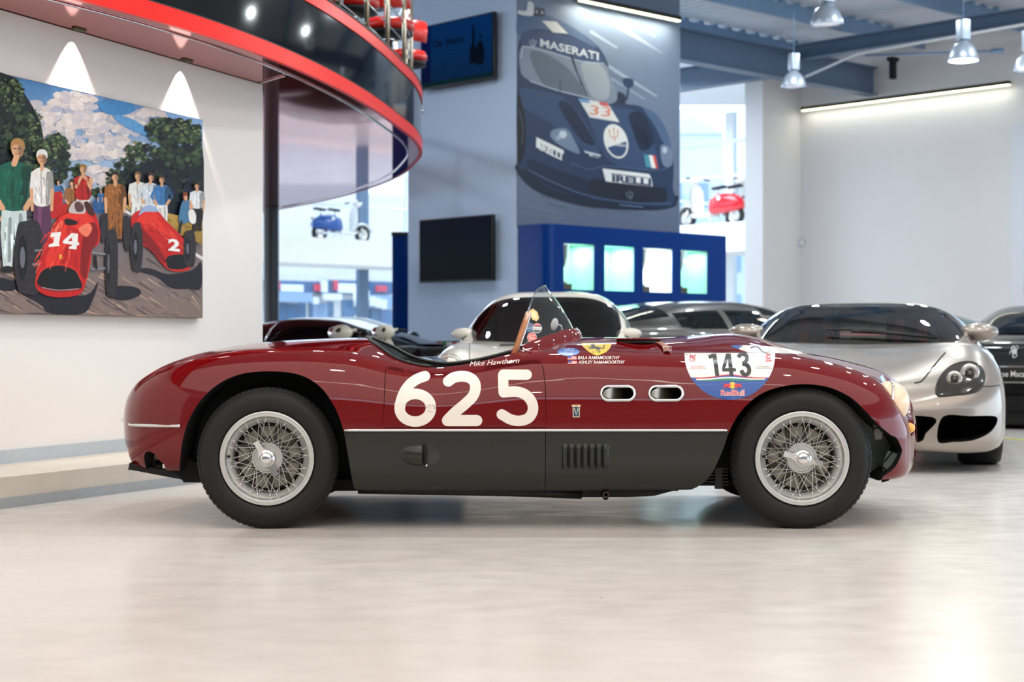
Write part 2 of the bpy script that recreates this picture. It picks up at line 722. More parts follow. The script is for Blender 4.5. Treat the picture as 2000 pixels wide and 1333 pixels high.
FLOOR = floor_material()
fl = MB()
fl.box((2, 18, -0.1), (40, 52, 0.2))
floor = struct(fl.build('floor', FLOOR), 'polished beige concrete showroom floor')
jm = mat('floor_saw_joint', (226, 220, 210), 0.5, noise_amt=0.1)
for (a, b) in (((560, 1108), (1240, 1062)), ((1240, 1062), (1760, 1010)), ((280, 1188), (560, 1108))):
    pa, pb = (hit_plane(a[0], a[1], (0, 0, 0.0006), UP), hit_plane(b[0], b[1], (0, 0, 0.0006), UP))
    d = (pb - pa).normalized().cross(UP) * 0.0018
    q = MB()
    q.quad(pa - d, pb - d, pb + d, pa + d)
    q.build('floor_joint', jm, floor)
ylw = MB()
yp = [hit_plane(x, y, (0, 0, 0.001), UP) for x, y in ((1930, 853), (1955, 855), (1975, 857.5), (2000, 860), (2040, 864), (2080, 868))]
for a, b in zip(yp[:-1], yp[1:]):
    d = (b - a).normalized().cross(UP) * 0.04
    ylw.quad(a - d, b - d, b + d, a + d)
ylw.build('yellow_marking_line', mat('yellow_floor_paint', (214, 208, 60), 0.4, noise_amt=0.06), floor)

# --- left wall with the painting, on its raised step
WL_DIR = Vector((0.4, 1.0, 0)).normalized()
WL_N = Vector((WL_DIR.y, -WL_DIR.x, 0))          # faces the room
WL_P = Vector((-2.685, 8.48, 0.0))
Z_SOF = 2.533
Z_STEP = 0.148
wl_a = WL_P - WL_DIR * 5.2
wl_b = WL_P + WL_DIR * 2.485 * 1.077
wm = MB()
th = -WL_N * 0.22
wm.prism([tuple((wl_a)[:2]), tuple(wl_b[:2]), tuple((wl_b + th)[:2]), tuple((wl_a + th)[:2])], 0.0, Z_SOF, 'Z')
struct(wm.build('wall_left', CREAM_WALL), 'cream wall carrying the big racing painting')
bb = MB()
a, b = wl_a + WL_N * 0.018, wl_b + WL_N * 0.018
bb.prism([tuple(a[:2]), tuple(b[:2]), tuple((b - WL_N * .018)[:2]), tuple((a - WL_N * .018)[:2])], Z_STEP, Z_STEP + 0.072, 'Z')
struct(bb.build('baseboard_left', SKIRT), 'grey skirting along the foot of the cream wall')
# step
se_a, se_b = Vector((-2.42, 7.63, 0)), Vector((-1.76, 9.03, 0))
sd = (se_b - se_a).normalized()
e0, e1 = se_a - sd * 3.4, se_b + sd * 1.7
st = MB()
st.prism([tuple(e0[:2]), tuple(e1[:2]), tuple((wl_b)[:2]), tuple((wl_a)[:2])], 0.0, Z_STEP, 'Z')
step = struct(st.build('trim_1', CONCRETE), 'pale concrete step in front of the cream wall')
kb = MB()
sn = Vector((sd.y, -sd.x, 0))
a, b = e0 + sn * 0.008, e1 + sn * 0.008
kb.prism([tuple(a[:2]), tuple(b[:2]), tuple((b - sn * .008)[:2]), tuple((a - sn * .008)[:2])], 0.0, 0.05, 'Z')
kb.build('kick_strip', mat('kick_strip_grey', (160, 164, 168), 0.35, noise_amt=0.05, noise_scale=18), step)

# --- walls out of sight that close the room
oz = MB()
oz.box((2, -7.6, 2.4), (40, 0.2, 4.8))
struct(oz.build('wall_near', mat('grey_wall_paint', (176, 174, 172), 0.8, noise_amt=0.02)))
oz = MB()
oz.box((-9.5, -0.5, 2.4), (0.2, 14, 4.8))
struct(oz.build('wall_side', mat('grey_wall_paint', (190, 186, 182), 0.8, noise_amt=0.02)))

# --- screen / poster column (square block at the middle of the showroom)
COL = Vector((0.05, 15.75, 0)) * SB
zc_top = 5.45
pc = MB()
c0, c1, c2 = COL, COL + U * 2.426 * SB, COL + V * 1.655 * SB
c3 = c1 + V * 1.655 * SB
pc.prism([tuple(c0[:2]), tuple(c1[:2]), tuple(c3[:2]), tuple(c2[:2])], 0, zc_top, 'Z')
BLUE_WALL = mat('pale_grey_blue_wall', (186, 202, 226), 0.7, noise_amt=0.015, noise_scale=1.4)
struct(pc.build('wall_centre', BLUE_WALL), 'square pale blue grey block with two screens and the racing car poster')

# --- back window wall, left part (along U)
BW0 = P(545, 600, 34.0)
BW0.z = 0


def bwpt(t, z, off=0.0):
    p = BW0 + U * t - V * off
    return Vector((p.x, p.y, z))


def bar(name, a, b, w, d, z0, z1, material, parent=None):
    """upright or horizontal box between two plan points"""
    m = MB()
    dr = (b - a)
    ln = dr.length
    mid = (a + b) / 2
    m.box((mid.x, mid.y, (z0 + z1) / 2), (ln, d, z1 - z0), math.atan2(dr.y, dr.x))
    o = m.build(name, material, parent)
    return o


wn1 = MB()
a, b = bwpt(-9, 0), bwpt(16, 0)
wn1.quad(bwpt(-9, 0.1), bwpt(16, 0.1), bwpt(16, 4.7), bwpt(-9, 4.7))
w1 = struct(wn1.build('window_1', WIN_GLASS), 'tall shopfront glazing at the back looking onto the street')
for t in (-6, -3.2, -0.55, 2.22, 3.55, 6.2, 9, 12, 15):
    m = MB()
    p = bwpt(t, 0)
    m.box((p.x, p.y, 2.35), (0.26 if abs(t - 2.22) < .1 else 0.2, 0.12, 4.7), ANG_U)
    m.build('mullion', STEEL_GREY if abs(t - 2.22) < .1 else WHITE_METAL, w1)
for z in (3.75, 4.5):
    m = MB()
    p = bwpt(3.5, 0)
    m.box((p.x, p.y, z), (25, 0.1, 0.07), ANG_U)
    m.build('transom', WHITE_METAL, w1)
# ledge carrying the blue scooter
LEDGE_L = MB()
p = bwpt(3.0, 0, 0.85)
LEDGE_L.box((p.x, p.y, (2.36 + 2.89) / 2), (14, 1.5, 0.53), ANG_U)
struct(LEDGE_L.build('trim_2', WHITE_WALL), 'white display ledge along the back windows')

# --- right back window wall (along V) and pilaster
RW = P(1455, 600, 27.5 * SB)
RW.z = 0
Z_TOP = far_z(4.72)


def rwpt(t, z, off=0.0):
    p = RW + V * t * SB - U * off * SB
    return Vector((p.x, p.y, z))


wn2 = MB()
wn2.quad(rwpt(-6, 0.1), rwpt(9, 0.1), rwpt(9, Z_TOP), rwpt(-6, Z_TOP))
w2 = struct(wn2.build('window_2', WIN_GLASS), 'tall window behind the ledge with the red scooter')
for t in (-2.0, 0.30, 1.98, 3.7, 5.5, 7.2):
    m = MB()
    p = rwpt(t, 0)
    m.box((p.x, p.y, Z_TOP / 2), (0.2, 0.14, Z_TOP), ANG_V)
    m.build('mullion', WHITE_METAL, w2)
for z in (far_z(4.22), far_z(3.62)):
    m = MB()
    p = rwpt(2, 0)
    m.box((p.x, p.y, z), (14, 0.12, 0.08), ANG_V)
    m.build('transom', WHITE_METAL, w2)
lr = MB()
p = rwpt(1.6, 0, 0.7)
lr.box((p.x, p.y, (far_z(2.24) + far_z(2.71)) / 2), (10.5, 1.5, 0.47 * SB), ANG_V)
struct(lr.build('trim_3', WHITE_WALL), 'white display ledge carrying the red scooters')


def slab(name, a, b, thick, z0, z1, material, label=None):
    """wall slab between two plan points; thick goes to the left of a->b"""
    d = (b - a).normalized()
    n = Vector((-d.y, d.x, 0)) * thick
    m = MB()
    m.prism([tuple(a[:2]), tuple(b[:2]), tuple((b + n)[:2]), tuple((a + n)[:2])], z0, z1, 'Z')
    return struct(m.build(name, material, fix=True), label)


# --- right wall with the light strip
RC = Vector((3.92, 22.0, 0)) * SB
slab('wall_right', RC - V * 3.33 * SB, RC, -0.25, 0, Z_TOP, WHITE_WALL, 'white wall washed by a long light strip')
slab('wall_corner', RC - U * 0.82 * SB, RC + U * 0.3, 0.3 * SB, 0, Z_TOP, WHITE_WALL, 'white return beside the right back window')
slab('wall_end', RC - V * 10 * SB, RC - V * 5.2 * SB, -0.25, 0, Z_TOP, WHITE_WALL)
slab('wall_header', RC - V * 5.2 * SB, RC - V * 3.33 * SB, -0.25, far_z(3.35), Z_TOP, WHITE_WALL)
wn3 = MB()
a, b = RC - V * 5.2 * SB, RC - V * 3.33 * SB
zt = far_z(3.35)
wn3.quad(Vector((a.x, a.y, 0.1)), Vector((b.x, b.y, 0.1)), Vector((b.x, b.y, zt)), Vector((a.x, a.y, zt)))
w3 = struct(wn3.build('window_3', WIN_GLASS), 'narrow window at the end of the light washed wall')
for t, w in ((3.39, 0.14), (3.95, 0.08), (4.6, .08)):
    m = MB()
    p = RC - V * t * SB
    m.box((p.x, p.y, zt / 2), (w, 0.18, zt), ANG_V)
    m.build('window_frame', WHITE_METAL, w3)
m = MB()
p = RC - V * 4.2 * SB
m.box((p.x, p.y, far_z(1.42)), (2.0, 0.1, 0.07), ANG_V)
m.build('transom', WHITE_METAL, w3)
m = MB()
p = RC - V * 3.36 * SB - U * 0.14
m.box((p.x, p.y, far_z(3.4) / 2), (0.19, 0.28, far_z(3.4)), ANG_V)
struct(m.build('trim_4', WHITE_METAL), 'white upright trim beside the narrow window')

# --- ceiling: corrugated deck on purlins and beams
dk = MB()
per, hh = 0.19, 0.042
c_o = Vector((1.2, 17.0, 0)) * SB
prof = []
nper = 46
for i in range(nper):
    x = i * per
    prof += [(x, 0), (x + per * .35, 0), (x + per * .5, hh), (x + per * .85, hh)]
prof.append((nper * per, 0))
rows = []
for t in (-5.0 * SB, 6.5 * SB):
    rows.append([c_o + U * (x - 0.5) + V * t + UP * (Z_TOP + z) for x, z in prof])
dk.smooth = False
dk.grid(rows)
struct(dk.build('ceiling', DECK), 'corrugated metal roof deck above the beams')
cc = MB()
cc.box((2, 13.0, Z_TOP + 0.3), (42, 42, 0.1))
struct(cc.build('ceiling_slab', mat('white_ceiling_paint', (222, 224, 228), 0.8, noise_amt=0.02)))


def ibeam(name, a, b, z0, z1, w, material, label=None, fl=0.024):
    m = MB()
    d = b - a
    ln, mid, an = d.length, (a + b) / 2, math.atan2(d.y, d.x)
    m.box((mid.x, mid.y, (z0 + z1) / 2), (ln, 0.02, z1 - z0), an)
    m.box((mid.x, mid.y, z0 + fl / 2), (ln, w, fl), an)
    m.box((mid.x, mid.y, z1 - fl / 2), (ln, w, fl), an)
    return struct(m.build(name, material), label)


BJ = Vector((3.48, 19.97, 0)) * SB
BE = Vector((4.77, 21.2, 0)) * SB
ibeam('beam_1', BE - U * 4.4 * SB, BE, far_z(4.0), far_z(4.37), 0.19, STEEL_GREY, 'deep grey steel beam running to the white wall')
ibeam('beam_2', BJ - V * 5.5 * SB, BJ, far_z(4.25), far_z(4.44), 0.17, STEEL_GREY, 'grey steel beam crossing above the light strip')
ibeam('beam_3', BJ + U * 0.1, BJ + U * 0.1 + V * 7 * SB, far_z(4.1), far_z(4.4), 0.17, STEEL_GREY, 'grey steel beam above the right back window')
for s in (-2.6, -1.3, 0.15, 1.6):
    pa = BJ + V * (s - 0.9) * SB - U * 4.4 * SB
    b_ = pa + U * 6.6 * SB
    m = MB()
    d = b_ - pa
    mid, an = (pa + b_) / 2, math.atan2(d.y, d.x)
    m.box((mid.x, mid.y, far_z(4.60)), (d.length, 0.06, 0.20), an)
    for k in range(24):
        q = pa.lerp(b_, (k + .5) / 24)
        m.box((q.x, q.y, far_z(4.60) + .115), (0.10, 0.075, 0.04), an)
    struct(m.build('purlin', ZINC), None)
m = MB()
m.tube([P(1573, 150, 23.4), P(1674, 105, 22.9), P(2010, 46, 20.6)], 0.02, 8)
tag(m.build('bracing_pipe', WHITE_METAL), 'thin white bracing pipe under the cross beam', 'pipe')
m = MB()
m.tube([P(1690, 108, 24.0), P(1945, 100, 22.0)], 0.016, 8)
m.tube([P(1938, 100, 22.05), P(1958, 99, 21.9)], 0.035, 8)
tag(m.build('conduit', ZINC), 'thin grey conduit running behind the hanging lamps', 'pipe')
m = MB()
p = P(1744, 134, 24.75)
m.box(p, (0.07, 0.1, 0.32), ANG_V)
m.box(p + UP * .14, (0.11, 0.17, 0.06), ANG_V)
tag(m.build('wall_bracket', BLACK_SATIN), 'small black bracket high on the white wall', 'bracket')
# ------------------------------------------------------------------ round bar balcony over the left side
rim_px = [(168, 0), (280, 32), (378, 60), (462, 87), (557, 121), (640, 158), (695, 189), (745, 220), (784, 246), (812, 275), (824, 300), (820, 318), (804, 340), (768, 358), (702, 381), (626, 397), (546, 411)]
rim = [hit_plane(x, y, (0, 0, Z_SOF), UP) for x, y in rim_px]
d0 = (rim[0] - rim[2]).normalized()
lead = [rim[0] + d0 * (1.2 * k) + Vector((-0.09 * k * k, 0, 0)) for k in (4, 3, 2, 1)]
d1 = (rim[-1] - rim[-3]).normalized()
tail_ = [rim[-1] + d1 * 1.5, rim[-1] + d1 * 3.2 + Vector((0, -0.6, 0)), rim[-1] + d1 * 4.5 + Vector((0, -2, 0))]
raw = [np.array(p[:2]) for p in lead + rim + tail_]
# even out the traced rim
for it in range(3):
    raw = [raw[0]] + [0.25 * raw[i - 1] + 0.5 * raw[i] + 0.25 * raw[i + 1] if i not in (13, 14) else raw[i] for i in range(1, len(raw) - 1)] + [raw[-1]]
curve2d = [np.array(p) for p in spline(raw, 10)]


def offset_curve(cv, d):
    out = []
    for i, p in enumerate(cv):
        a, b = cv[max(i - 1, 0)], cv[min(i + 1, len(cv) - 1)]
        t = b - a
        t = t / (np.linalg.norm(t) + 1e-9)
        out.append(p + np.array([-t[1], t[0]]) * d)     # positive: to the inside (left of travel)
    return out


bal = thing('balcony', 'round mezzanine balcony with black and red fascia and maroon lacquer soffit', 'balcony', (rim[0].x, rim[0].y, Z_SOF))
boff = bal.location
H_FAS = 0.555


def band(name, z0, z1, out, material, thick=0.03):
    a = offset_curve(curve2d, -out)
    b = offset_curve(curve2d, thick)
    m = MB()
    rows = [[(p[0], p[1], z0) for p in b], [(p[0], p[1], z0) for p in a], [(p[0], p[1], z1) for p in a], [(p[0], p[1], z1) for p in b]]
    m.grid(rows)
    return m.build(name, material, bal, boff, fix=True, sharp=40)


band('lower_red_band', Z_SOF, Z_SOF + 0.10, 0.004, RED_GLOSS)
band('fascia_panel', Z_SOF + 0.10, Z_SOF + 0.47, -0.006, BLACK_GLOSS)
band('upper_red_band', Z_SOF + 0.47, Z_SOF + H_FAS, 0.004, RED_GLOSS)
band('shadow_gap_trim', Z_SOF + 0.097, Z_SOF + 0.103, 0.006, BLACK_SATIN)
band('floor_edge_trim', Z_SOF + H_FAS, Z_SOF + H_FAS + 0.015, 0.008, BLACK_SATIN)
ins = offset_curve(curve2d, 0.02)
back = [(-9, 24.2), (-9, 3.2)]
sm = MB()
poly = [tuple(p) for p in ins] + back
tris = geometry.tessellate_polygon([[Vector((p[0], p[1], 0)) for p in poly]])
sm.add([(p[0], p[1], Z_SOF + 0.004) for p in poly], [tuple(t) for t in tris], None, False)
sm.build('soffit', MAROON_SOFFIT, bal, boff)
sm = MB()
sm.add([(p[0], p[1], Z_SOF + H_FAS) for p in poly], [tuple(t) for t in tris], None, False)
sm.build('balcony_floor', mat('balcony_floor_black', (40, 40, 42), 0.4, noise_amt=0.1), bal, boff)
ring = offset_curve(curve2d, 0.13)
m = MB()
m.tube([(p[0], p[1], Z_SOF - 0.001) for p in ring], 0.006, 6)
m.build('soffit_seam_trim', CHROME, bal, boff)
m = MB()
m.tube([P(462, 147, 11.2).xy.to_3d() + UP * (Z_SOF - 0.001), P(556, 133, 10.6).xy.to_3d() + UP * (Z_SOF - 0.001)], 0.005, 6)
m.build('soffit_joint_trim', CHROME, bal, boff)
# railing
BRASSY = mat('satin_steel_post', (214, 200, 176), 0.22, metal=1.0, noise_amt=0.03)
rl = [np.array(p) for p in offset_curve(curve2d, 0.10)]
acc, want = 0.0, 0.0
posts = []
for i in range(1, len(rl)):
    acc += np.linalg.norm(rl[i] - rl[i - 1])
    if acc >= want:
        posts.append(rl[i])
        want = acc + 0.82
zf = Z_SOF + H_FAS
for p in posts:
    if p[1] > 19.5 or p[1] < 7.0:
        continue
    m = MB()
    m.tube([(p[0], p[1], zf), (p[0], p[1], zf + 1.0)], 0.019, 10)
    m.lathe([(0.0, 0.012), (0.045, 0.012), (0.05, 0), (0, 0)], 14, (p[0], p[1], zf))
    m.build('railing_post', BRASSY, bal, boff)
for k in range(5):
    m = MB()
    m.tube([(p[0], p[1], zf + 0.12 + 0.17 * k) for p in rl[::2] if 6.5 < p[1] < 19.6], 0.006 if k < 4 else 0.012, 6)
    m.build('railing_rod', CHROME, bal, boff)
m = MB()
m.tube([(p[0], p[1], zf + 1.0) for p in rl[::2] if 6.5 < p[1] < 19.6], 0.022, 8)
m.build('handrail', CHROME, bal, boff)

# steel column behind, standing at the balcony's far rim
cp = P(530, 620, 21.0)
m = MB()
m.lathe([(0.10, 0), (0.10, Z_SOF)], 28, (cp.x, cp.y, 0))
m.lathe([(0.15, 0), (0.15, 0.015), (0.105, 0.03)], 24, (cp.x, cp.y, 0))
struct(m.build('column', mat('dark_grey_column_paint', (78, 80, 84), 0.35, noise_amt=0.05)), 'round dark grey steel column under the balcony rim')

# bar stools up on the balcony
RED_VINYL = mat('red_vinyl', (196, 30, 20), 0.3, coat=0.3, noise_amt=0.03)


def bar_stool(loc, rz, label):
    t = thing('bar_stool', label, 'stool', loc, rz, 'bar stools on the balcony')
    m = MB()
    m.lathe([(0, 0.50), (0.20, 0.50), (0.225, 0.52), (0.23, 0.56), (0.21, 0.60), (0.12, 0.615), (0, 0.615)], 28)
    m.build('seat', RED_VINYL, t)
    m = MB()
    m.lathe([(0.215, 0.495), (0.215, 0.46), (0.12, 0.44), (0.03, 0.43)], 28)
    m.build('seat_base', BLACK_SATIN, t)
    m = MB()
    m.tube([(0, 0, 0.02), (0, 0, 0.45)], 0.03, 14)
    m.lathe([(0.05, 0.42), (0.06, 0.44), (0.02, 0.45)], 14)
    m.build('stem', CHROME, t)
    m = MB()
    m.lathe([(0, 0), (0.21, 0), (0.21, 0.012), (0.1, 0.035), (0.03, 0.06)], 28)
    m.build('foot', CHROME, t)
    m = MB()
    m.tube([(0.15 * math.cos(2 * PI * k / 24), 0.15 * math.sin(2 * PI * k / 24), 0.17) for k in range(24)], 0.011, 8, True)
    m.tube([(-0.15, 0, 0.17), (0.15, 0, 0.17)], 0.009, 8)
    m.build('footrest_ring', CHROME, t)
    m = MB()
    arc = [(0.22 * math.cos(w), 0.22 * math.sin(w)) for w in np.linspace(PI * 0.18, PI * 0.82, 12)]
    rows = []
    for z, s in ((0.68, 1.0), (0.69, 1.06), (0.80, 1.10), (0.88, 1.06), (0.89, 1.0), (0.80, 0.94), (0.69, 0.95), (0.68, 1.0)):
        rows.append([(x * s, y * s, z) for x, y in arc])
    m.grid(rows)
    m.build('backrest', RED_VINYL, t, fix=True)
    m = MB()
    m.box((0, 0.235, 0.68), (0.055, 0.012, 0.36))
    m.box((0, 0.14, 0.50), (0.055, 0.20, 0.012))
    m.build('back_strap', CHROME, t)
    return t


bar_stool(Vector((P(760, 30, 14.6).x, 14.6, zf + 0.0)), PI, 'red and chrome bar stool on the balcony nearest the upper screen')
bar_stool(Vector((P(688, 30, 13.6).x, 13.6, zf)), PI * 0.9, 'red and chrome bar stool further along the balcony rail')
bar_stool(Vector((P(790, 30, 16.2).x, 16.2, zf)), PI * 1.1, 'red and chrome bar stool beyond the rail at the rounded end')

# spot lights in the soffit washing the painting wall
for px, py, nm in ((140, 62, 'small recessed wall washer light above the number fourteen car'), (352, 121.5, 'small recessed wall washer light above the right end of the painting')):
    q = hit_plane(px, py, WL_P, WL_N)
    q.z = Z_SOF - 0.06
    t = thing('wall_washer', nm, 'light', (q.x, q.y, Z_SOF), 0, 'wall washer lights above the painting')
    m = MB()
    m.box(Vector((q.x, q.y, Z_SOF + 0.004)) + WL_N * 0.05, (0.10, 0.035, 0.02), math.atan2(WL_DIR.y, WL_DIR.x), bev=0.006)
    m.build('housing', mat('olive_bronze', (66, 66, 40), 0.4, metal=0.5, noise_amt=0.05), t, t.location)
    l = bpy.data.lights.new('wall_washer_spot', 'SPOT')
    l.energy = 60
    l.color = (1.0, 0.93, 0.88)
    l.spot_size = math.radians(76)
    l.spot_blend = 0.4
    l.shadow_soft_size = 0.012
    lo = bpy.data.objects.new('wall_washer_spot', l)
    lo.location = Vector((q.x, q.y, Z_SOF - 0.012)) + WL_N * 0.05
    C.objects.link(lo)
# ------------------------------------------------------------------ the red racing roadster
YC = 7.55                        # centre plane of the car
K = 0.00215                      # metres per pixel on the near flank


def px2x(px, Y=6.79):
    return (px - CX) / F_PX * Y


def py2z(py, Y=6.79):
    return CAM_H - (py - HY) / F_PX * Y


def smooth_red(name, col, **k):
    m = mat(name, col, 0.32, coat=1.0, coat_rough=0.015, noise_amt=0.01, **k)
    return m


CAR_RED = smooth_red('racing_red_paint', (108, 4, 9), spec=0.0)
CAR_GREEN = mat('dark_green_paint', (34, 37, 32), 0.45, spec=0.2, coat=0.6, coat_rough=0.08, noise_amt=0.02)
WELL_BLACK = mat('wheel_well_black', (24, 24, 25), 0.75, noise_amt=0.1)
WELL_GREEN = mat('wheel_well_grey_green', (112, 120, 114), 0.6, noise_amt=0.1, noise_scale=6)
RUBBER = mat('tyre_rubber', (23, 21, 20), 0.62, noise_amt=0.14, noise_scale=9, bump=0.05, bump_scale=120)
RIM_SILVER = mat('rim_silver_paint', (212, 212, 208), 0.3, metal=0.65, noise_amt=0.02)
SPOKE_CHROME = mat('spoke_chrome', (240, 238, 232), 0.3, metal=0.6, noise_amt=0.02)
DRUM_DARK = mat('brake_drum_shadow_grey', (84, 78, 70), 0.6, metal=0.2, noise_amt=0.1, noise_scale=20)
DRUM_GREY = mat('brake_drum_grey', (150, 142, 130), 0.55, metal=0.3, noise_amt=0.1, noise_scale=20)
WHITE_PAINT = mat('number_white_paint', (238, 230, 220), 0.35, coat=0.4, noise_amt=0.01)
LEATHER_BLACK = mat('black_leather', (22, 22, 22), 0.4, noise_amt=0.1, bump=0.1, bump_scale=150)
LEATHER_GREY = mat('grey_green_leather', (70, 70, 64), 0.42, noise_amt=0.06, bump=0.08, bump_scale=150)
TAN = mat('tan_leather', (150, 84, 52), 0.5, noise_amt=0.1)
BEIGE_TRIM = mat('beige_trim', (206, 184, 160), 0.5, noise_amt=0.05)
WOOD_RIM = mat('wooden_rim', (170, 104, 52), 0.3, coat=0.5, noise_amt=0.2, noise_scale=30)
PERSPEX = glass_mat('perspex', (238, 244, 246))
LAMP_CREAM = mat('cream_lamp_glass', (250, 222, 190), 0.12, coat=0.6, noise_amt=0.02)
AMBER = mat('amber_lens', (250, 190, 92), 0.12, coat=0.6, noise_amt=0.02)

XS0, XS1 = -1.765, 1.878
# x: centre line top, crown top, lower edge
zc_t = [(-1.765, .47), (-1.74, .525), (-1.70, .585), (-1.65, .637), (-1.60, .668), (-1.52, .710), (-1.44, .738), (-1.36, .757), (-1.25, .778), (-1.15, .790), (-1.0, .800),
        (-.87, .806), (-.69, .810), (-.45, .80), (-.2, .79), (.05, .79), (.25, .812), (.42, .812), (.62, .806), (.85, .812), (1.0, .818), (1.1, .808), (1.2, .785), (1.29, .757),
        (1.36, .739), (1.434, .727), (1.554, .701), (1.673, .669), (1.75, .635), (1.80, .597), (1.84, .548), (1.866, .495), (1.878, .44)]
zk_t = [(-1.765, .465), (-1.74, .515), (-1.70, .570), (-1.65, .618), (-1.60, .648), (-1.52, .688), (-1.44, .715), (-1.36, .735), (-1.25, .752), (-1.15, .762), (-1.0, .766),
        (-.87, .764), (-.69, .752), (-.60, .735), (-.50, .710), (-.40, .693), (-.33, .688), (-.2, .702), (-.1, .722), (.0, .745), (.1, .757), (.3, .757), (.5, .748), (.75, .743), (1.0, .745),
        (1.13, .742), (1.286, .722), (1.419, .693), (1.50, .668), (1.56, .643), (1.62, .603), (1.67, .545), (1.70, .50), (1.74, .48), (1.80, .465), (1.878, .43)]
ym_t = [(-1.765, .08), (-1.755, .20), (-1.74, .30), (-1.71, .42), (-1.66, .53), (-1.58, .625), (-1.45, .695), (-1.25, .745), (-1.0, .775), (-.7, .782), (-.3, .770), (.1, .765), (.5, .765), (.9, .775), (1.2, .775),
        (1.4, .758), (1.55, .725), (1.62, .690), (1.67, .645), (1.705, .595), (1.735, .52), (1.77, .42), (1.81, .30), (1.845, .18), (1.865, .10), (1.878, .04)]
zm_t = [(-1.765, .44), (-1.70, .455), (-1.55, .46), (-1.2, .48), (-.8, .50), (0, .50), (.8, .50), (1.2, .47), (1.5, .42), (1.7, .38), (1.878, .40)]
zb_t = [(-1.765, .42), (-1.74, .385), (-1.72, .345), (-1.69, .295), (-1.65, .245), (-1.5, .232), (-1.2, .23), (-.9, .19), (-.66, .152), (-.3, .147), (0, .147), (.4, .15), (.75, .155), (1.0, .18), (1.3, .20), (1.5, .195), (1.6, .192),
        (1.72, .205), (1.79, .235), (1.83, .27), (1.86, .32), (1.878, .37)]
ybf_t = [(-1.765, .9), (-1.6, .86), (-1.2, .84), (-.7, .83), (0, .84), (.7, .84), (1.2, .84), (1.6, .86), (1.878, .9)]
bul_t = [(-1.765, 0), (.3, 0), (.75, .004), (1.0, .012), (1.15, .010), (1.36, .0), (1.878, 0)]
# crease line along the flank (x, z)
cr_t = [(-1.2, .705), (-.98, .700), (-.80, .688), (-.65, .655), (-.53, .632), (-.42, .627), (-.3, .632), (-.12, .648), (.08, .658), (.3, .656), (.5, .652), (.7, .642), (.9, .64)]


def ev(t, x):
    return float(pchip([a for a, _ in t], [b for _, b in t], x))


def half_section(x, n=74):
    zc, zk, ym, zm, zb = ev(zc_t, x), ev(zk_t, x), ev(ym_t, x), ev(zm_t, x), ev(zb_t, x)
    ybf, bul = ev(ybf_t, x), ev(bul_t, x)
    yk = ym * 0.70
    pts = []
    for i in range(14):
        t = i / 14
        z = zc - (zc - zk) * t ** 2.0 + bul * math.exp(-(t / .35) ** 2)
        pts.append((yk * t, z))
    for i in range(16):
        a = PI / 2 * i / 16
        e = 2 / 2.25
        pts.append((yk + (ym - yk) * math.sin(a) ** e, zm + (zk - zm) * math.cos(a) ** e))
    yb = ym * ybf
    for i in range(17):
        a = PI / 2 * i / 16
        e = 2 / 3.4
        pts.append((yb + (ym - yb) * max(math.cos(a), 0) ** e, zm - (zm - zb) * math.sin(a) ** e))
    pts.append((yb * .5, zb - 0.0))
    pts.append((0, zb - 0.0))
    P_ = np.array(pts)
    seg = np.r_[0, np.cumsum(np.linalg.norm(np.diff(P_, axis=0), axis=1))]
    # more samples on the visible flank
    s = np.linspace(0, seg[-1], n)
    Q = np.c_[np.interp(s, seg, P_[:, 0]), np.interp(s, seg, P_[:, 1])]
    for _ in range(6):
        R = Q.copy()
        R[1:-1] = 0.25 * Q[:-2] + 0.5 * Q[1:-1] + 0.25 * Q[2:]
        Q = R
    Q[0, 0] = 0
    Q[-1, 0] = 0
    # body crease
    if -1.1 < x < .88:
        zc_ = ev(cr_t, x)
        f = min(1, (x + 1.1) / .35, (.88 - x) / .3)
        f = f * f * (3 - 2 * f)
        for q in Q:
            if q[0] > yk * .9 and q[1] > zb + 0.03:
                d = zc_ - q[1]
                if d > 0:
                    q[0] -= 0.0055 * f * (1 - math.exp(-d / .004)) * math.exp(-d / .10)
    return Q


NXS = 250
us = np.linspace(0, 1, NXS)
xs = XS0 + (XS1 - XS0) * (0.5 - 0.5 * np.cos(PI * us)) * 0.45 + (XS1 - XS0) * us * 0.55
rows = []
for x in xs:
    h = half_section(x)
    near = [(x, YC - y, z) for y, z in h]
    far = [(x, YC + y, z) for y, z in h[::-1]]
    rows.append(near + far[1:-1])
mb = MB()
mb.grid(rows, closed_u=True)
nper = len(rows[0])
for e, flip in ((0, 0), (len(rows) - 1, 1)):
    cp_ = np.mean(np.array(rows[e]), axis=0)
    b0 = len(mb.v)
    mb.v.append(tuple(cp_ + np.array([0.002 if e else -0.002, 0, 0])))
    for j in range(nper):
        q = (e * nper + j, e * nper + (j + 1) % nper, b0)
        mb.f.append(q if flip else q[::-1])
        mb.m.append(0)
        mb.s.append(True)
shell = mb.build('shell', [CAR_RED], fix=True)
BODY_BVH = None
me0 = shell.data
ref_v = [v.co.copy() for v in me0.vertices]
ref_n = [v.normal.copy() for v in me0.vertices]
ref_p = [tuple(p.vertices) for p in me0.polygons]
REF = BVHTree.FromPolygons(ref_v, ref_p)


def cutter(mbx, mats):
    o = mbx.build('cutter', mats, fix=True)
    return o


def boolean(base, cut, op, mats=None):
    """returns a new object = base (op) cut, materials of both kept"""
    o = base.copy()
    o.data = base.data.copy()
    C.objects.link(o)
    md = o.modifiers.new('b', 'BOOLEAN')
    md.object = cut
    md.operation = op
    md.solver = 'EXACT'
    md.material_mode = 'TRANSFER'
    dg = bpy.context.evaluated_depsgraph_get()
    dg.update()
    me = bpy.data.meshes.new_from_object(o.evaluated_get(dg))
    o.modifiers.clear()
    o.data = me
    return o


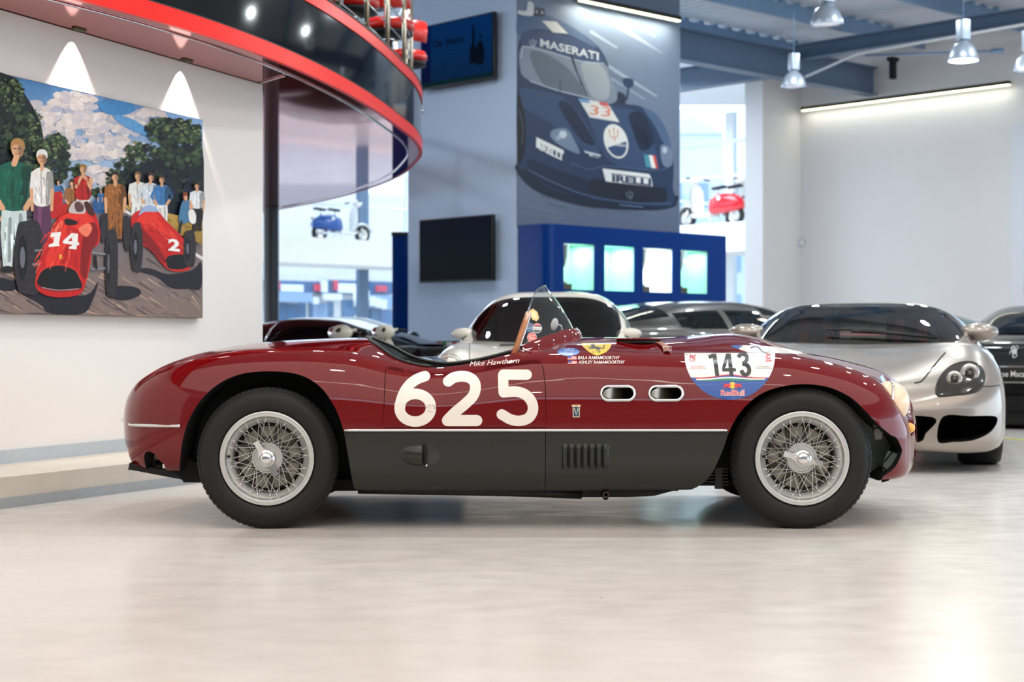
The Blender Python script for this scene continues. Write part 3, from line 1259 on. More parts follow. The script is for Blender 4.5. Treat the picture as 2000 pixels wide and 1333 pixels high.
def drop(*os_):
    for o in os_:
        me = o.data
        bpy.data.objects.remove(o)
        if me and me.users == 0:
            bpy.data.meshes.remove(me)


def body_normals(me, tol=0.0006):
    """keep the loft's own smooth normals on every face that lies on the original skin"""
    for p in me.polygons:
        p.use_smooth = True
    me.set_sharp_from_angle(angle=math.radians(28))
    cn = [ln.vector.copy() for ln in me.corner_normals]
    cache = {}
    for p in me.polygons:
        for li in p.loop_indices:
            vi = me.loops[li].vertex_index
            if vi not in cache:
                co = me.vertices[vi].co
                loc, nr, fi, d = REF.find_nearest(co)
                if d is not None and d < tol:
                    poly = ref_p[fi]
                    w = [1.0 / (1e-5 + (ref_v[k] - loc).length) ** 2 for k in poly]
                    n = Vector((0, 0, 0))
                    for k, wk in zip(poly, w):
                        n += ref_n[k] * wk
                    cache[vi] = n.normalized()
                else:
                    cache[vi] = None
            n = cache[vi]
            if n is not None and n.dot(p.normal) > 0.9:
                cn[li] = n
    me.normals_split_custom_set(cn)


def pxpoly(pts, Y=6.80, n=5, closed=True):
    q = [(px2x(a, Y), py2z(b, Y)) for a, b in pts]
    return [tuple(p) for p in spline(q, n, closed)] if n else q


car = thing('vintage_racing_car', 'dark red open vintage racing car numbered 625 with green sills and wire wheels', 'car', (0, YC, 0))
CO = Vector((0, YC, 0))

# ---- cutters
rear_arch = pxpoly([(338, 960), (346, 902), (352, 866), (364, 826), (388, 785), (424, 751), (470, 731), (530, 726), (585, 733), (626, 756), (655, 795), (672, 840), (681, 890), (690, 960), (690, 1040), (340, 1040)], n=0)
rear_arch = pxpoly([(346, 902), (352, 866), (364, 826), (388, 785), (424, 751), (470, 731), (530, 726), (585, 733), (626, 756), (655, 795), (672, 840), (681, 890), (691, 962)], n=6, closed=False) + pxpoly([(691, 1060), (330, 1060), (330, 960)], n=0)
front_arch = pxpoly([(1350, 964), (1384, 935), (1410, 880), (1424, 840), (1446, 803), (1480, 773), (1520, 757), (1570, 751), (1620, 757), (1662, 776), (1692, 803), (1718, 830), (1745, 851), (1758, 857), (1768, 872), (1773, 884), (1766, 902), (1755, 918), (1733, 934)], n=5, closed=False) + pxpoly([(1722, 1060), (1345, 1060)], n=0)
work = shell


def step(base, cut, op='DIFFERENCE'):
    o = boolean(base, cut, op)
    return o


cut_m = MB()
for poly in (rear_arch, front_arch):
    cut_m.prism(poly, YC - 0.95, YC - 0.40, 'Y')
    cut_m.prism(poly, YC + 0.40, YC + 0.95, 'Y')
arches = cutter(cut_m, [WELL_BLACK])
b1 = boolean(shell, arches, 'DIFFERENCE')
# cockpit
ck = MB()
ckpts = [(px2x(722, 7.5), .0), (px2x(724, 7.3), .26), (px2x(742, 7.1), .42), (px2x(775, 6.98), .545), (px2x(830, 6.96), .60), (px2x(900, 6.96), .60), (px2x(965, 6.97), .585), (px2x(1010, 6.99), .555), (px2x(1028, 7.05), .50), (px2x(1055, 7.2), .32), (px2x(1068, 7.4), .0)]
pts = [tuple(p) for p in spline(ckpts, 5)]
plan = [(x, YC - y) for x, y in pts] + [(x, YC + y) for x, y in pts[::-1][1:-1]]
ck.prism(plan, 0.30, 1.1, 'Z')
ckc = cutter(ck, [LEATHER_BLACK])
b2 = boolean(b1, ckc, 'DIFFERENCE')
# tail notch
nt_ = MB()
nt_.prism(pxpoly([(286, 950), (288, 890), (291, 882), (300, 879), (312, 884), (322, 897), (330, 903), (332, 950)], 7.0, 0), YC - 0.9, YC + 0.9, 'Y')
ntc = cutter(nt_, [WELL_BLACK])
b3 = boolean(b2, ntc, 'DIFFERENCE')
# the two chromed vents
vent_c = [(1207, 769), (1301, 769)]


def stadium(cx, cy, hw, hh, n=8, Y=6.79):
    pts = []
    for s, a0 in ((1, -PI / 2), (-1, PI / 2)):
        for i in range(n + 1):
            a = a0 + PI * i / n
            pts.append((px2x(cx + s * (hw - hh) + hh * math.cos(a), Y), py2z(cy - hh * math.sin(a), Y)))
    return pts


vm = MB()
for cx_, cy_ in vent_c:
    vm.prism(stadium(cx_, cy_, 31, 12.5), YC - 0.95, YC - 0.66, 'Y')
vc = cutter(vm, [BLACK_MATT])
b4 = boolean(b3, vc, 'DIFFERENCE')
# door opening pocket and door skin
door_px = [(750, 836), (750, 760), (750.5, 726), (754, 714), (762, 706), (772, 702.5), (800, 711), (840, 714.5), (900, 706), (960, 696), (1020, 688), (1046, 698), (1057, 706), (1062.5, 722), (1066, 760), (1067, 836)]


def inset(pts, d):
    n = len(pts)
    c = []
    ar = sum(pts[i][0] * pts[(i + 1) % n][1] - pts[(i + 1) % n][0] * pts[i][1] for i in range(n))
    sg = 1 if ar > 0 else -1
    for i in range(n):
        a, p, b = np.array(pts[i - 1]), np.array(pts[i]), np.array(pts[(i + 1) % n])
        t = (b - a) / (np.linalg.norm(b - a) + 1e-9)
        c.append(tuple(p + np.array([-t[1], t[0]]) * d * sg))
    return c


door_poly = [(px2x(a), py2z(b)) for a, b in door_px]
# top edge of the opening is open to the sky: raise it
door_cut = [(x, z if i not in (6, 7, 8, 9, 10) else z + 0.06) for i, (x, z) in enumerate(door_poly)]
dm = MB()
dm.prism(door_cut, YC - 0.95, YC - 0.69, 'Y')
dcut = cutter(dm, [BLACK_MATT])
b5 = boolean(b4, dcut, 'DIFFERENCE')
di = MB()
di.prism(inset(door_cut, 0.0028), YC - 0.95, YC - 0.66, 'Y')
dins = cutter(di, [BLACK_MATT])
door_o = boolean(b2, dins, 'INTERSECT')
# green sill panels
ZS = py2z(843.5)
xg0, xg1, xseam = px2x(640), px2x(1440), px2x(1065.5)
gm = MB()
gm.prism([(xg0, 0.0), (xg1, 0.0), (xg1, ZS), (xg0, ZS)], YC - 0.95, YC - 0.60, 'Y')
gcut = cutter(gm, [BLACK_MATT])
b6 = boolean(b5, gcut, 'DIFFERENCE')
pan = []
for a, b in ((xg0, xseam - 0.0012), (xseam + 0.0012, xg1)):
    g = MB()
    g.prism([(a, 0.0), (b, 0.0), (b, ZS - 0.001), (a, ZS - 0.001)], YC - 0.96, YC - 0.601, 'Y')
    gc = cutter(g, [CAR_GREEN])
    pan.append(boolean(b1, gc, 'INTERSECT'))
    drop(gc)


def finish(o, name, mats, parent, label=None):
    o.name = name
    me = o.data
    me.materials.clear() if False else None
    for i, m in enumerate(mats):
        if i < len(me.materials):
            me.materials[i] = m
        else:
            me.materials.append(m)
    body_normals(me)
    me.transform(Matrix.Translation(-CO))
    me.name = name
    o.parent = parent
    if label:
        o['label'] = label
    return o


body = b6
names = [m.name for m in body.data.materials]
body_o = finish(body, 'body', list(body.data.materials), car)
door = finish(door_o, 'door', list(door_o.data.materials), car, 'red door skin carrying the white race number')
for o in pan:
    finish(o, 'sill_panel', [CAR_GREEN] + list(o.data.materials)[1:], car, 'dark green painted lower side panel')
drop(shell, arches, ckc, ntc, vc, dcut, dins, gcut, b1, b2, b3, b4, b5)


def skin(px, py, lift=0.0008):
    """point on the near flank of the body seen at a pixel"""
    o_ = Vector((0, 0, CAM_H))
    d = Vector(((px - CX) / F_PX, 1.0, -(py - HY) / F_PX)).normalized()
    loc, n, fi, dist = REF.ray_cast(o_, d)
    if loc is None:
        return None
    if n.dot(d) > 0:
        n = -n
    return loc + n * lift


def skin_strip(path, w, name, material, parent, lift=0.002, n=6, r=None):
    pts = [skin(a, b, lift) for a, b in path]
    pts = [p for p in pts if p is not None]
    m = MB()
    m.tube(pts, w, n)
    o = m.build(name, material, parent, CO)
    return o


# chrome waist strips
skin_strip([(x, 841) for x in np.linspace(673, 1420, 60)], 0.0062, 'waist_strip', CHROME, car, 0.001, 10)
tail_strip = []
for i in range(30):
    w = i / 29
    a = (352 - 96 * w, 832.5 - 2.0 * w * w)
    p = skin(*a, 0.001)
    if p is not None:
        tail_strip.append(p)
# carry on round the tail
for x_, y_ in ((-1.748, .28), (-1.765, .12), (-1.768, 0), (-1.765, -.12), (-1.748, -.28)):
    tail_strip.append(Vector((x_ - 0.004, YC - y_, 0.44)))
m = MB()
m.tube(tail_strip, 0.0075, 10)
m.build('tail_strip', CHROME, car, CO)

# vents: chrome bezel and inner scoop
for cx_, cy_ in vent_c:
    m = MB()
    ring = []
    for s, a0 in ((1, -PI / 2), (-1, PI / 2)):
        for i in range(13):
            a = a0 + PI * i / 12
            ring.append((cx_ + s * (32.5 - 13.5) + 13.5 * math.cos(a), cy_ - 13.5 * math.sin(a)))
    m.tube([skin(a, b, 0.002) for a, b in ring], 0.0068, 10, True)
    bz = m.build('side_vent', CHROME, car, CO)
    m = MB()
    y0 = YC - 0.775
    rows = []
    for i in range(9):
        t = i / 8
        x_ = px2x(cx_ - 29 + 44 * t)
        hh_ = 0.026 * math.sqrt(max(0.02, 1 - (1 - t) ** 3 * .9))
        dep = 0.010 + 0.085 * t ** 1.5
        rows.append([(x_, y0 + dep + 0.05 * (j / 6 - .5) ** 2 * 0, py2z(cy_) + hh_ * (j / 6 * 2 - 1)) for j in range(7)])
    m.grid(rows, flip=True)
    m.build('vent_scoop', mat('vent_scoop_steel', (170, 160, 146), 0.3, metal=0.9, noise_amt=0.05), bz, CO)

# louvres in the green panel
m0 = None
for k in range(7):
    cxk = 1104.5 + 13.3 * k
    p_top, p_bot = skin(cxk, 868, 0), skin(cxk, 917, 0)
    m = MB()
    rows = []
    for t in np.linspace(0, 1, 9):
        q = p_top.lerp(p_bot, t)
        q = skin(cxk, 868 + 49 * t, 0)
        s = math.sin(PI * min(1, max(0, t)) ** 0.5 * 1.0) if False else min(1, 9 * t, 9 * (1 - t)) ** 0.5
        rows.append([q + Vector((-0.0125, 0.001, 0)), q + Vector((-0.011, -0.0125 * s, 0)), q + Vector((-0.006, -0.0135 * s, 0)), q + Vector((0.006, -0.006 * s, 0)), q + Vector((0.0135, 0.001, 0))])
    m.grid(rows, flip=True)
    m.build('louvre', CAR_GREEN, car, CO, fix=True)
    m = MB()
    a, b = skin(cxk - 6.3, 871, .0012), skin(cxk - 6.3, 916, .0012)
    m.tube([a, b], 0.0022, 6)
    m.build('louvre_slot', BLACK_MATT, car, CO)
# jack/filler scoop
sc_c = (826, 889)
m = MB()
rows = []
for i in range(13):
    u = -1 + 2 * i / 12
    row = []
    for j in range(11):
        w = -1 + 2 * j / 10
        px_, py_ = sc_c[0] - 1 + 22 * (u - 1) * 0.98 + 0, sc_c[1] + 22 * w * math.sqrt(max(0.0, 1 - ((u - 1) / 2.05) ** 2))
        lift = 0.030 * (1 - ((1 - u) / 2) ** 2) * max(0, 1 - abs(w) ** 2.5)
        row.append(skin(px_, py_, 0.0008 + lift))
    rows.append(row)
m.grid(rows)
cv = m.build('filler_scoop', CAR_GREEN, car, CO, fix=True)
m = MB()
a = [skin(828.5, 868 + 2 * k, 0.003) for k in range(21)]
m.tube(a, [0.003 + 0.0085 * math.sin(PI * min(1, (k + .6) / 21)) for k in range(21)], 10)
m.build('scoop_mouth', BLACK_MATT, cv, CO)
m = MB()
m.ball(skin(833, 909, 0.004), 0.006, 10)
m.build('scoop_latch', CHROME, cv, CO)
m = MB()
rows = []
for i in range(9):
    u = i / 8
    rows.append([skin(836 + 24 * u, sc_c[1] + 20 * (-1 + 2 * j / 8) * math.sqrt(max(0, 1 - u * u)), 0.001 + 0.006 * (1 - u) * max(0, 1 - (-1 + 2 * j / 8) ** 2)) for j in range(9)])
m.grid(rows)
m.build('scoop_recess', mat('recess_dark_green', (34, 38, 33), 0.35, coat=0.5, noise_amt=0.02), cv, CO, fix=True)

# ---- wheel wells' inner parts
m = MB()
m.box((px2x(1690, 7.2), YC - 0.42, 0.40), (0.22, 0.03, 0.36))
m.build('inner_wing_panel', WELL_GREEN, car, CO)
m = MB()
pts = pxpoly([(1733, 880), (1768, 892), (1762, 915), (1736, 932), (1722, 936), (1724, 900)], 6.98, 0)
m.prism(pts, 6.96, 6.975, 'Y')
m.build('brake_duct_plate', WELL_GREEN, car, CO)
m = MB()
for dx in (0, 6, 12):
    m.box((px2x(1708 + dx, 6.95), 6.95, py2z(835, 6.95) - 0.0002 * dx), (0.011, 0.02, 0.075))
m.box((px2x(1714, 6.95), 6.945, py2z(845, 6.95)), (0.03, 0.02, 0.06))
m.build('heat_shield', mat('grey_shield', (120, 118, 110), 0.6, noise_amt=0.1), car, CO)
m = MB()
m.tube([P(1705, 838, 6.93), P(1716, 836, 6.92), P(1722, 843, 6.92), P(1732, 838, 6.93)], 0.0035, 6)
m.build('hose', BLACK_MATT, car, CO)
m = MB()
m.tube([P(1712, 905, 6.93), P(1724, 912, 6.92), P(1733, 922, 6.92), P(1735, 938, 6.93), P(1722, 941, 6.93)], 0.005, 6)
m.build('hose', BLACK_MATT, car, CO)
m = MB()
m.tube([P(1727, 903, 6.95), P(1745, 880, 6.955)], 0.003, 6)
m.build('hose', BLACK_MATT, car, CO)
for xx, yy in (((-1.02 - .42), 0), ((1.22 - .42), 0)):
    pass
# underside: floor pan, sump, exhaust and axle
m = MB()
m.box((-0.05, YC, 0.165), (1.55, 1.0, 0.05))
m.box((0.95, YC, 0.19), (0.7, 0.8, 0.06))
m.build('floor_pan', BLACK_MATT, car, CO)
m = MB()
m.prism([(-.62, .165), (-.45, .138), (-.2, .122), (.1, .112), (.5, .112), (.62, .118), (.74, .150), (.74, .2), (-.62, .2)], YC - .50, YC + .5, 'Y')
m.build('sump', BLACK_SATIN, car, CO)
m = MB()
m.tube([(-0.66, YC - .62, .158), (.0, YC - .60, .145), (.3, YC - .56, .13)], 0.02, 10)
m.tube([(0.40, YC - .64, .126), (0.40, YC - .50, .126)], 0.013, 12)
m.build('side_pipe', BLACK_SATIN, car, CO)
m = MB()
m.lathe([(0.009, -.012), (.014, -.012), (.014, .012), (.009, .012)], 16, (px2x(1186), YC - .66, py2z(971)), 'Y', closed=True)
m.build('jacking_eye', mat('rusty_steel', (96, 70, 60), 0.6, metal=0.4, noise_amt=0.2), car, CO)
m = MB()
for z_ in range(6):
    m.box((px2x(1392), YC - 0.60, 0.175 + 0.014 * z_), (0.17, 0.02, 0.006))
m.box((px2x(1412), YC - 0.61, .205), (0.03, 0.03, 0.09))
m.build('sill_grille', BLACK_SATIN, car, CO)
for sx in (px2x(522, 6.81), px2x(1566, 6.81)):
    m = MB()
    m.tube([(sx, YC - .58, .298), (sx, YC + .58, .298)], 0.035, 12)
    m.build('axle', BLACK_SATIN, car, CO)
# rear bracket and exhaust
m = MB()
a, b = P(257, 911, 7.05), P(384, 935, 7.05)
d = b - a
m.X = Matrix.Translation((a + b) / 2) @ Matrix.Rotation(-math.atan2(d.z, d.x), 4, 'Y')
m.box((0, 0, 0), (d.length, 0.05, 0.028))
m.box((-d.length / 2 - .003, 0, 0), (0.006, 0.054, 0.031))
m.X = None
m.build('exhaust_tail', BLACK_SATIN, car, CO)
m = MB()
m.tube([P(308, 902, 7.05), P(310, 916, 7.04)], 0.011, 10)
m.tube([P(294, 905, 7.05), P(304, 914, 7.04)], 0.004, 6)
m.box(P(310, 912, 7.04), (0.026, 0.03, 0.02))
m.build('exhaust_hanger', BLACK_MATT, car, CO)
m = MB()
m.tube([P(290, 889, 7.15), P(318, 892, 7.15)], 0.016, 12)
m.build('tail_pipe_end', BEIGE_TRIM, car, CO)
m = MB()
m.prism(pxpoly([(332, 895), (372, 893), (398, 905), (398, 940), (366, 940), (356, 924), (330, 912)], 7.1, 0), 7.02, 7.2, 'Y')
m.build('rear_frame_rail', BLACK_MATT, car, CO)

# ---- wheels
def wheel(px, py, spin, label):
    cx, cz = px2x(px, 6.83), 0.2985
    R = 0.2985
    yo, yi = 6.812, 6.965
    ym_ = (yo + yi) / 2
    m = MB()
    m.lathe([(.200, yo + .018), (.206, yo + .006), (.218, yo + .001), (.240, yo - .004), (.262, yo + .000), (.276, yo + .008), (.279, yo + .0125), (.288, yo + .018), (R - .003, yo + .026), (R, yo + .04),
             (R + .001, ym_), (R, yi - .04), (R - .006, yi - .022), (.276, yi - .006), (.24, yi + .002), (.206, yi - .006), (.198, yi - .02)], 96, (cx, 0, cz), 'Y')
    t = m.build('wheel', RUBBER, car, CO, fix=True)
    t['label'] = label
    # tread blocks along the shoulder
    m = MB()
    for k in range(72):
        a = 2 * PI * k / 72
        e, f = Vector((math.cos(a), 0, math.sin(a))), Vector((-math.sin(a), 0, math.cos(a)))
        c = Vector((cx, 0, cz)) + UP * 0
        p0 = c + e * .2865 + Vector((0, yo + .0155, 0))
        p1 = c + e * (R + .0012) + Vector((0, yo + .03, 0))
        w_ = f * .0098
        h_ = Vector((0, 0.03, 0))
        vs = [p0 - w_, p0 + w_, p1 + w_, p1 - w_, p1 - w_ + h_, p1 + w_ + h_]
        m.add(vs, [(0, 1, 2, 3), (3, 2, 5, 4)], None, False)
        vs2 = [p1 + w_, p0 + w_, p0 + w_ + h_, p1 + w_ + h_]
    tb = m.build('tread_blocks', RUBBER, t, CO)
    tb['kind'] = 'stuff'
    m = MB()
    m.lathe([(.2000, yo + .017), (.1985, yo + .004), (.193, yo + .0015), (.178, yo + .006), (.1755, yo + .012), (.172, yo + .020), (.169, yo + .024), (.153, yo + .036), (.150, yo + .042), (.150, yi - .03), (.17, yi - .015), (.198, yi - .015)], 80, (cx, 0, cz), 'Y')
    m.build('rim', RIM_SILVER, t, CO, fix=True, sharp=50)
    # hub
    m = MB()
    hc = (cx, 0, cz)
    m.lathe([(.0, yo + .020), (.056, yo + .020), (.0585, yo + .014), (.063, yo + .014), (.0655, yo + .020), (.066, yo + .030), (.06, yo + .04), (.052, yo + .05), (.05, yi - .045), (.075, yi - .04), (.075, yi - .03)], 48, hc, 'Y')
    m.build('hub', RIM_SILVER, t, CO, fix=True, sharp=40)
    m = MB()
    m.lathe([(.0, yo - .030), (.012, yo - .0295), (.022, yo - .026), (.0265, yo - .019), (.027, yo - .016), (.033, yo - .014), (.0385, yo - .008), (.040, yo + .004), (.040, yo + .02)], 40, hc, 'Y')
    m.build('hub_cap', CHROME, t, CO, fix=True)
    m = MB()
    for s in (0, PI):
        a = spin + s
        e, f = Vector((math.cos(a), 0, math.sin(a))), Vector((-math.sin(a), 0, math.cos(a)))
        c = Vector(hc)
        outl = [(.030, -.022), (.045, -.012), (.066, -.011), (.083, -.013), (.084, .013), (.066, .011), (.045, .012), (.030, .022)]
        top = [c + e * r + f * w + Vector((0, yo - .010 - .10 * max(0, r - .035), 0)) for r, w in outl]
        bot = [p + Vector((0, .014, 0)) for p in top]
        n = len(top)
        m.add(top + bot, [tuple(range(n))] + [tuple(range(2 * n - 1, n - 1, -1))] + [(i, n + i, n + (i + 1) % n, (i + 1) % n) for i in range(n)], None, False)
    m.build('wing_nut', CHROME, t, CO, fix=True)
    # wire spokes: outer and inner crossed sets
    smesh = {}
    def spoke(a_h, r_h, y_h, a_r, r_r, y_r):
        p0 = Vector((cx + r_h * math.cos(a_h), y_h, cz + r_h * math.sin(a_h)))
        p1 = Vector((cx + r_r * math.cos(a_r), y_r, cz + r_r * math.sin(a_r)))
        m = MB()
        d = (p1 - p0)
        q = p1 - d.normalized() * .013
        m.tube([p0, q, q + d * .001, p1], [.0016, .0016, .0027, .0027], 6)
        m.build('spoke', SPOKE_CHROME, t, CO)
    for k in range(12):
        a = 2 * PI * (k + .25) / 12 + spin
        for s in (1, -1):
            spoke(a, .060, yo + .022, a + s * (.50) + s * PI / 24, .166, yo + .027)
    for k in range(24):
        a = 2 * PI * k / 24 + spin
        s = 1 if k % 2 else -1
        spoke(a, .071, yi - .035, a + s * .36 + .06, .150, yo + .055)
        spoke(a + .06, .062, yo + .034, a - s * .52, .150, yo + .070)
    # finned brake drum
    m = MB()
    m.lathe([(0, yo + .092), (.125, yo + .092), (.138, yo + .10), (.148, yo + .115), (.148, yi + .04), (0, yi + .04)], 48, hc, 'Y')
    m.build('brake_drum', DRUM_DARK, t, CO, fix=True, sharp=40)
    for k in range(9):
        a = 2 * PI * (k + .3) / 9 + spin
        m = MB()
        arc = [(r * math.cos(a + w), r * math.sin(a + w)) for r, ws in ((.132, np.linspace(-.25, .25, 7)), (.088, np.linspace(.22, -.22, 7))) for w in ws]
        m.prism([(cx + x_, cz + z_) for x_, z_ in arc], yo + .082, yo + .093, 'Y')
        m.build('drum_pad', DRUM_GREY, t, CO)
    m = MB()
    a = PI * (0.985 if spin > 2 else .93)
    vx, vz = cx + .165 * math.cos(a), cz + .165 * math.sin(a)
    m.tube([(vx, yo + .035, vz), (vx + .004, yo + .006, vz)], .0045, 8)
    m.tube([(vx + .003, yo + .018, vz), (vx + .004, yo + .004, vz)], .006, 8)
    m.build('valve', BLACK_MATT, t, CO)
    # inner black back plate so the far side is closed
    return t


wheel(522, 898, 2.12, 'rear wire wheel with its two eared wing nut tilted up to the left')
wheel(1566, 897, 2.88, 'front wire wheel with its wing nut nearly level')
# far side wheels, plain tyres with rims
for px in (522, 1566):
    cx, cz, R = px2x(px, 6.83), .2985, .2985
    yo, yi = 2 * YC - 6.812, 2 * YC - 6.965
    m = MB()
    m.lathe([(.198, yi + .01), (.24, yi - .002), (.28, yi + .01), (R, yi + .04), (R, yo - .04), (.28, yo - .01), (.24, yo), (.2, yo - .01)], 64, (cx, 0, cz), 'Y')
    t = m.build('wheel', RUBBER, car, CO, fix=True)
    m = MB()
    m.lathe([(0, yi + .05), (.14, yi + .05), (.157, yi + .03), (.198, yi + .008)], 48, (cx, 0, cz), 'Y')
    m.build('rim', RIM_SILVER, t, CO, fix=True)

# ---- windscreen
rail_b, glass_t = [], []
NB = 65
left_px = [(1061, 560), (1051, 569), (1043, 580), (1036, 595), (1031, 610), (1026, 639), (1023, 660), (1018, 684)]
for i in range(NB):
    s = -1 + 2 * i / (NB - 1)
    a = abs(s)
    y = s * .545
    bx = ev([(0, .302), (.09, .296), (.18, .278), (.36, .228), (.5, .190), (.75, .115), (1, .040)], a)
    bz = ev([(0, .818), (.25, .810), (.5, .790), (.75, .766), (1, .738)], a)
    tx = ev([(0, .158), (.09, .153), (.18, .138), (.3, .113), (.5, .082), (.75, .055), (.93, .040), (1, .036)], a)
    tz = ev([(0, 1.052), (.09, 1.051), (.18, 1.045), (.3, 1.025), (.5, .955), (.75, .862), (.93, .790), (1, .752)], a)
    rail_b.append(Vector((bx, YC + y, bz)))
    glass_t.append(Vector((tx, YC + y * .96, tz)))
m = MB()
rows = []
for j in range(13):
    t = j / 12
    row = []
    for b_, t_ in zip(rail_b, glass_t):
        p = b_.lerp(t_, t)
        p.x += 0.012 * math.sin(PI * t)
        row.append(p)
    rows.append(row)
m.grid(rows)
ws = m.build('windscreen', PERSPEX, car, CO, fix=True)
m = MB()
m.tube(glass_t, 0.0035, 8)
m.build('windscreen_edge', glass_mat('perspex_edge', (214, 226, 230), 0.1), ws, CO)
m = MB()
rows = []
for off in ((0.0, 0.038), (0.012, 0.030), (0.028, -0.008), (0.012, -0.020), (-0.008, -0.012), (-.008, .036), (0.0, .038)):
    row = []
    for i, b_ in enumerate(rail_b):
        s = -1 + 2 * i / (NB - 1)
        nrm = Vector((math.cos(s * 1.15), math.sin(s * 1.15), 0))
        row.append(b_ + nrm * off[0] + UP * off[1])
    rows.append(row)
m.grid(rows)
for e in (0, NB - 1):
    m.ball(rail_b[e] + UP * 0.004, (0.018, .012, .022), 10)
wr = m.build('windscreen_rail', CAR_RED, car, CO, fix=True, sharp=60)
for i in (0, 7, 14, 20, 26, 32, 38, 44, 50, 57, 64):
    s = -1 + 2 * i / (NB - 1)
    nrm = Vector((math.cos(s * 1.15), math.sin(s * 1.15), 0))
    m = MB()
    m.ball(rail_b[i] + nrm * .016 + UP * .012, 0.0065, 10)
    m.build('rail_screw', CHROME, wr, CO)
    if i % 2 == 0:
        m = MB()
        m.ball(rail_b[i] + nrm * .036 - UP * .012, 0.005, 8)
        m.build('rail_screw', CHROME, wr, CO)
# steering wheel
sw_c = Vector((px2x(1004, 7.15), 7.18, 0.735))
tilt = math.radians(19)
m = MB()
nrm = Vector((-math.cos(tilt), 0, math.sin(tilt)))
ax1 = Vector((math.sin(tilt), 0, math.cos(tilt)))
ring = [sw_c + Vector((0, 1, 0)) * .18 * math.cos(w) + ax1 * .19 * math.sin(w) for w in np.linspace(0, 2 * PI, 48, endpoint=False)]
m.tube(ring, 0.013, 10, True)
swo = m.build('steering_wheel', WOOD_RIM, car, CO)
m = MB()
m.tube([p + nrm * -.012 for p in ring], 0.004, 6, True)
m.build('rim_inlay', CHROME, swo, CO)
m = MB()
for a in (0.2, PI / 2 + .0, PI - .2, 1.5 * PI):
    m.tube([sw_c - nrm * .03, sw_c + Vector((0, 1, 0)) * .178 * math.cos(a) + ax1 * .188 * math.sin(a)], 0.006, 6)
m.lathe([(0, .0), (.03, 0), (.03, -.03), (0, -.03)], 16, tuple(sw_c - nrm * .02), 'X')
m.build('wheel_spokes', CHROME, swo, CO)
for w in np.linspace(-.5, PI + .5, 26):
    m = MB()
    m.ball(sw_c + Vector((0, 1, 0)) * .172 * math.cos(w) + ax1 * .182 * math.sin(w) - nrm * .010, 0.004, 6)
    m.build('rim_rivet', mat('brass', (196, 150, 70), 0.3, metal=1, noise_amt=.05) if 'brass' not in bpy.data.materials else bpy.data.materials['brass'], swo, CO)
# mirror on the scuttle
mc = P(1083, 634, 7.45)
m = MB()
m.X = Matrix.Translation(mc) @ Matrix.Rotation(math.radians(12), 4, 'Y') @ Matrix.Rotation(math.radians(20), 4, 'Z')
m.ball((0, 0, 0), (.018, .010, .030), 20)
m.X = None
mi_ = m.build('rear_view_mirror', mat('mirror_white', (232, 228, 222), 0.15, coat=.5, noise_amt=.01), car, CO)
m = MB()
m.tube([mc + Vector((.012, 0.01, 0)), mc + Vector((.03, .01, -.005)), mc + Vector((.038, .01, -.055))], .005, 8)
m.build('mirror_stalk', CHROME, mi_, CO)
# seats and cockpit padding
m = MB()
m.X = Matrix.Translation((px2x(818, 7.2), YC - .27, .525)) @ Matrix.Rotation(math.radians(-24), 4, 'Y')
m.box((0, 0, 0), (.11, .42, .38), bev=.04)
m.X = None
m.build('seat', LEATHER_GREY, car, CO)
m = MB()
m.X = Matrix.Translation((px2x(818, 7.2), YC + .27, .50)) @ Matrix.Rotation(math.radians(-24), 4, 'Y')
m.box((0, 0, 0), (.11, .42, .38), bev=.04)
m.X = None
m.build('seat', LEATHER_GREY, car, CO)
# padded cockpit edge following the opening
edge = []
for (x, y) in pts:
    pass
ckp = [tuple(p) for p in spline(ckpts, 6)]
edge = []
for sgn in (-1, 1):
    e = []
    for x, y in ckp[:26 if sgn < 0 else 99]:
        loc, n_, fi, d_ = REF.ray_cast(Vector((x, YC + sgn * (y - 0.004 if y > .01 else 0.0), 2.0)), Vector((0, 0, -1)))
        if loc is not None:
            e.append(loc + UP * .002)
    m = MB()
    m.tube(e, 0.008, 8)
    m.build('cockpit_edge_trim', LEATHER_BLACK if sgn < 0 else LEATHER_GREY, car, CO)
# head fairing behind the driver: chromed bow and dark pad seen at the cockpit's rear corner
m = MB()
a = [P(717, 660, 7.5), P(727, 672, 7.3), P(740, 687, 7.2), P(756, 697, 7.12), P(775, 706, 7.08), P(800, 714, 7.05)]
m.tube([tuple(p) for p in spline(a, 6)], 0.010, 10)
m.build('cockpit_pad', LEATHER_BLACK, car, CO)
m = MB()
a = [P(718, 661, 7.4), P(728, 668, 7.25), P(746, 684, 7.2), P(768, 697, 7.15), P(810, 702, 7.15), P(845, 713, 7.1)]
top = [tuple(p) for p in spline(a, 6)]
rows = [[Vector(p) for p in top], [Vector(p) + Vector((0.0, .02, -.035)) for p in top], [Vector(p) + Vector((0.01, .08, -.10)) for p in top]]
m.grid(rows)
m.build('seat_squab', LEATHER_GREY, car, CO, fix=True)
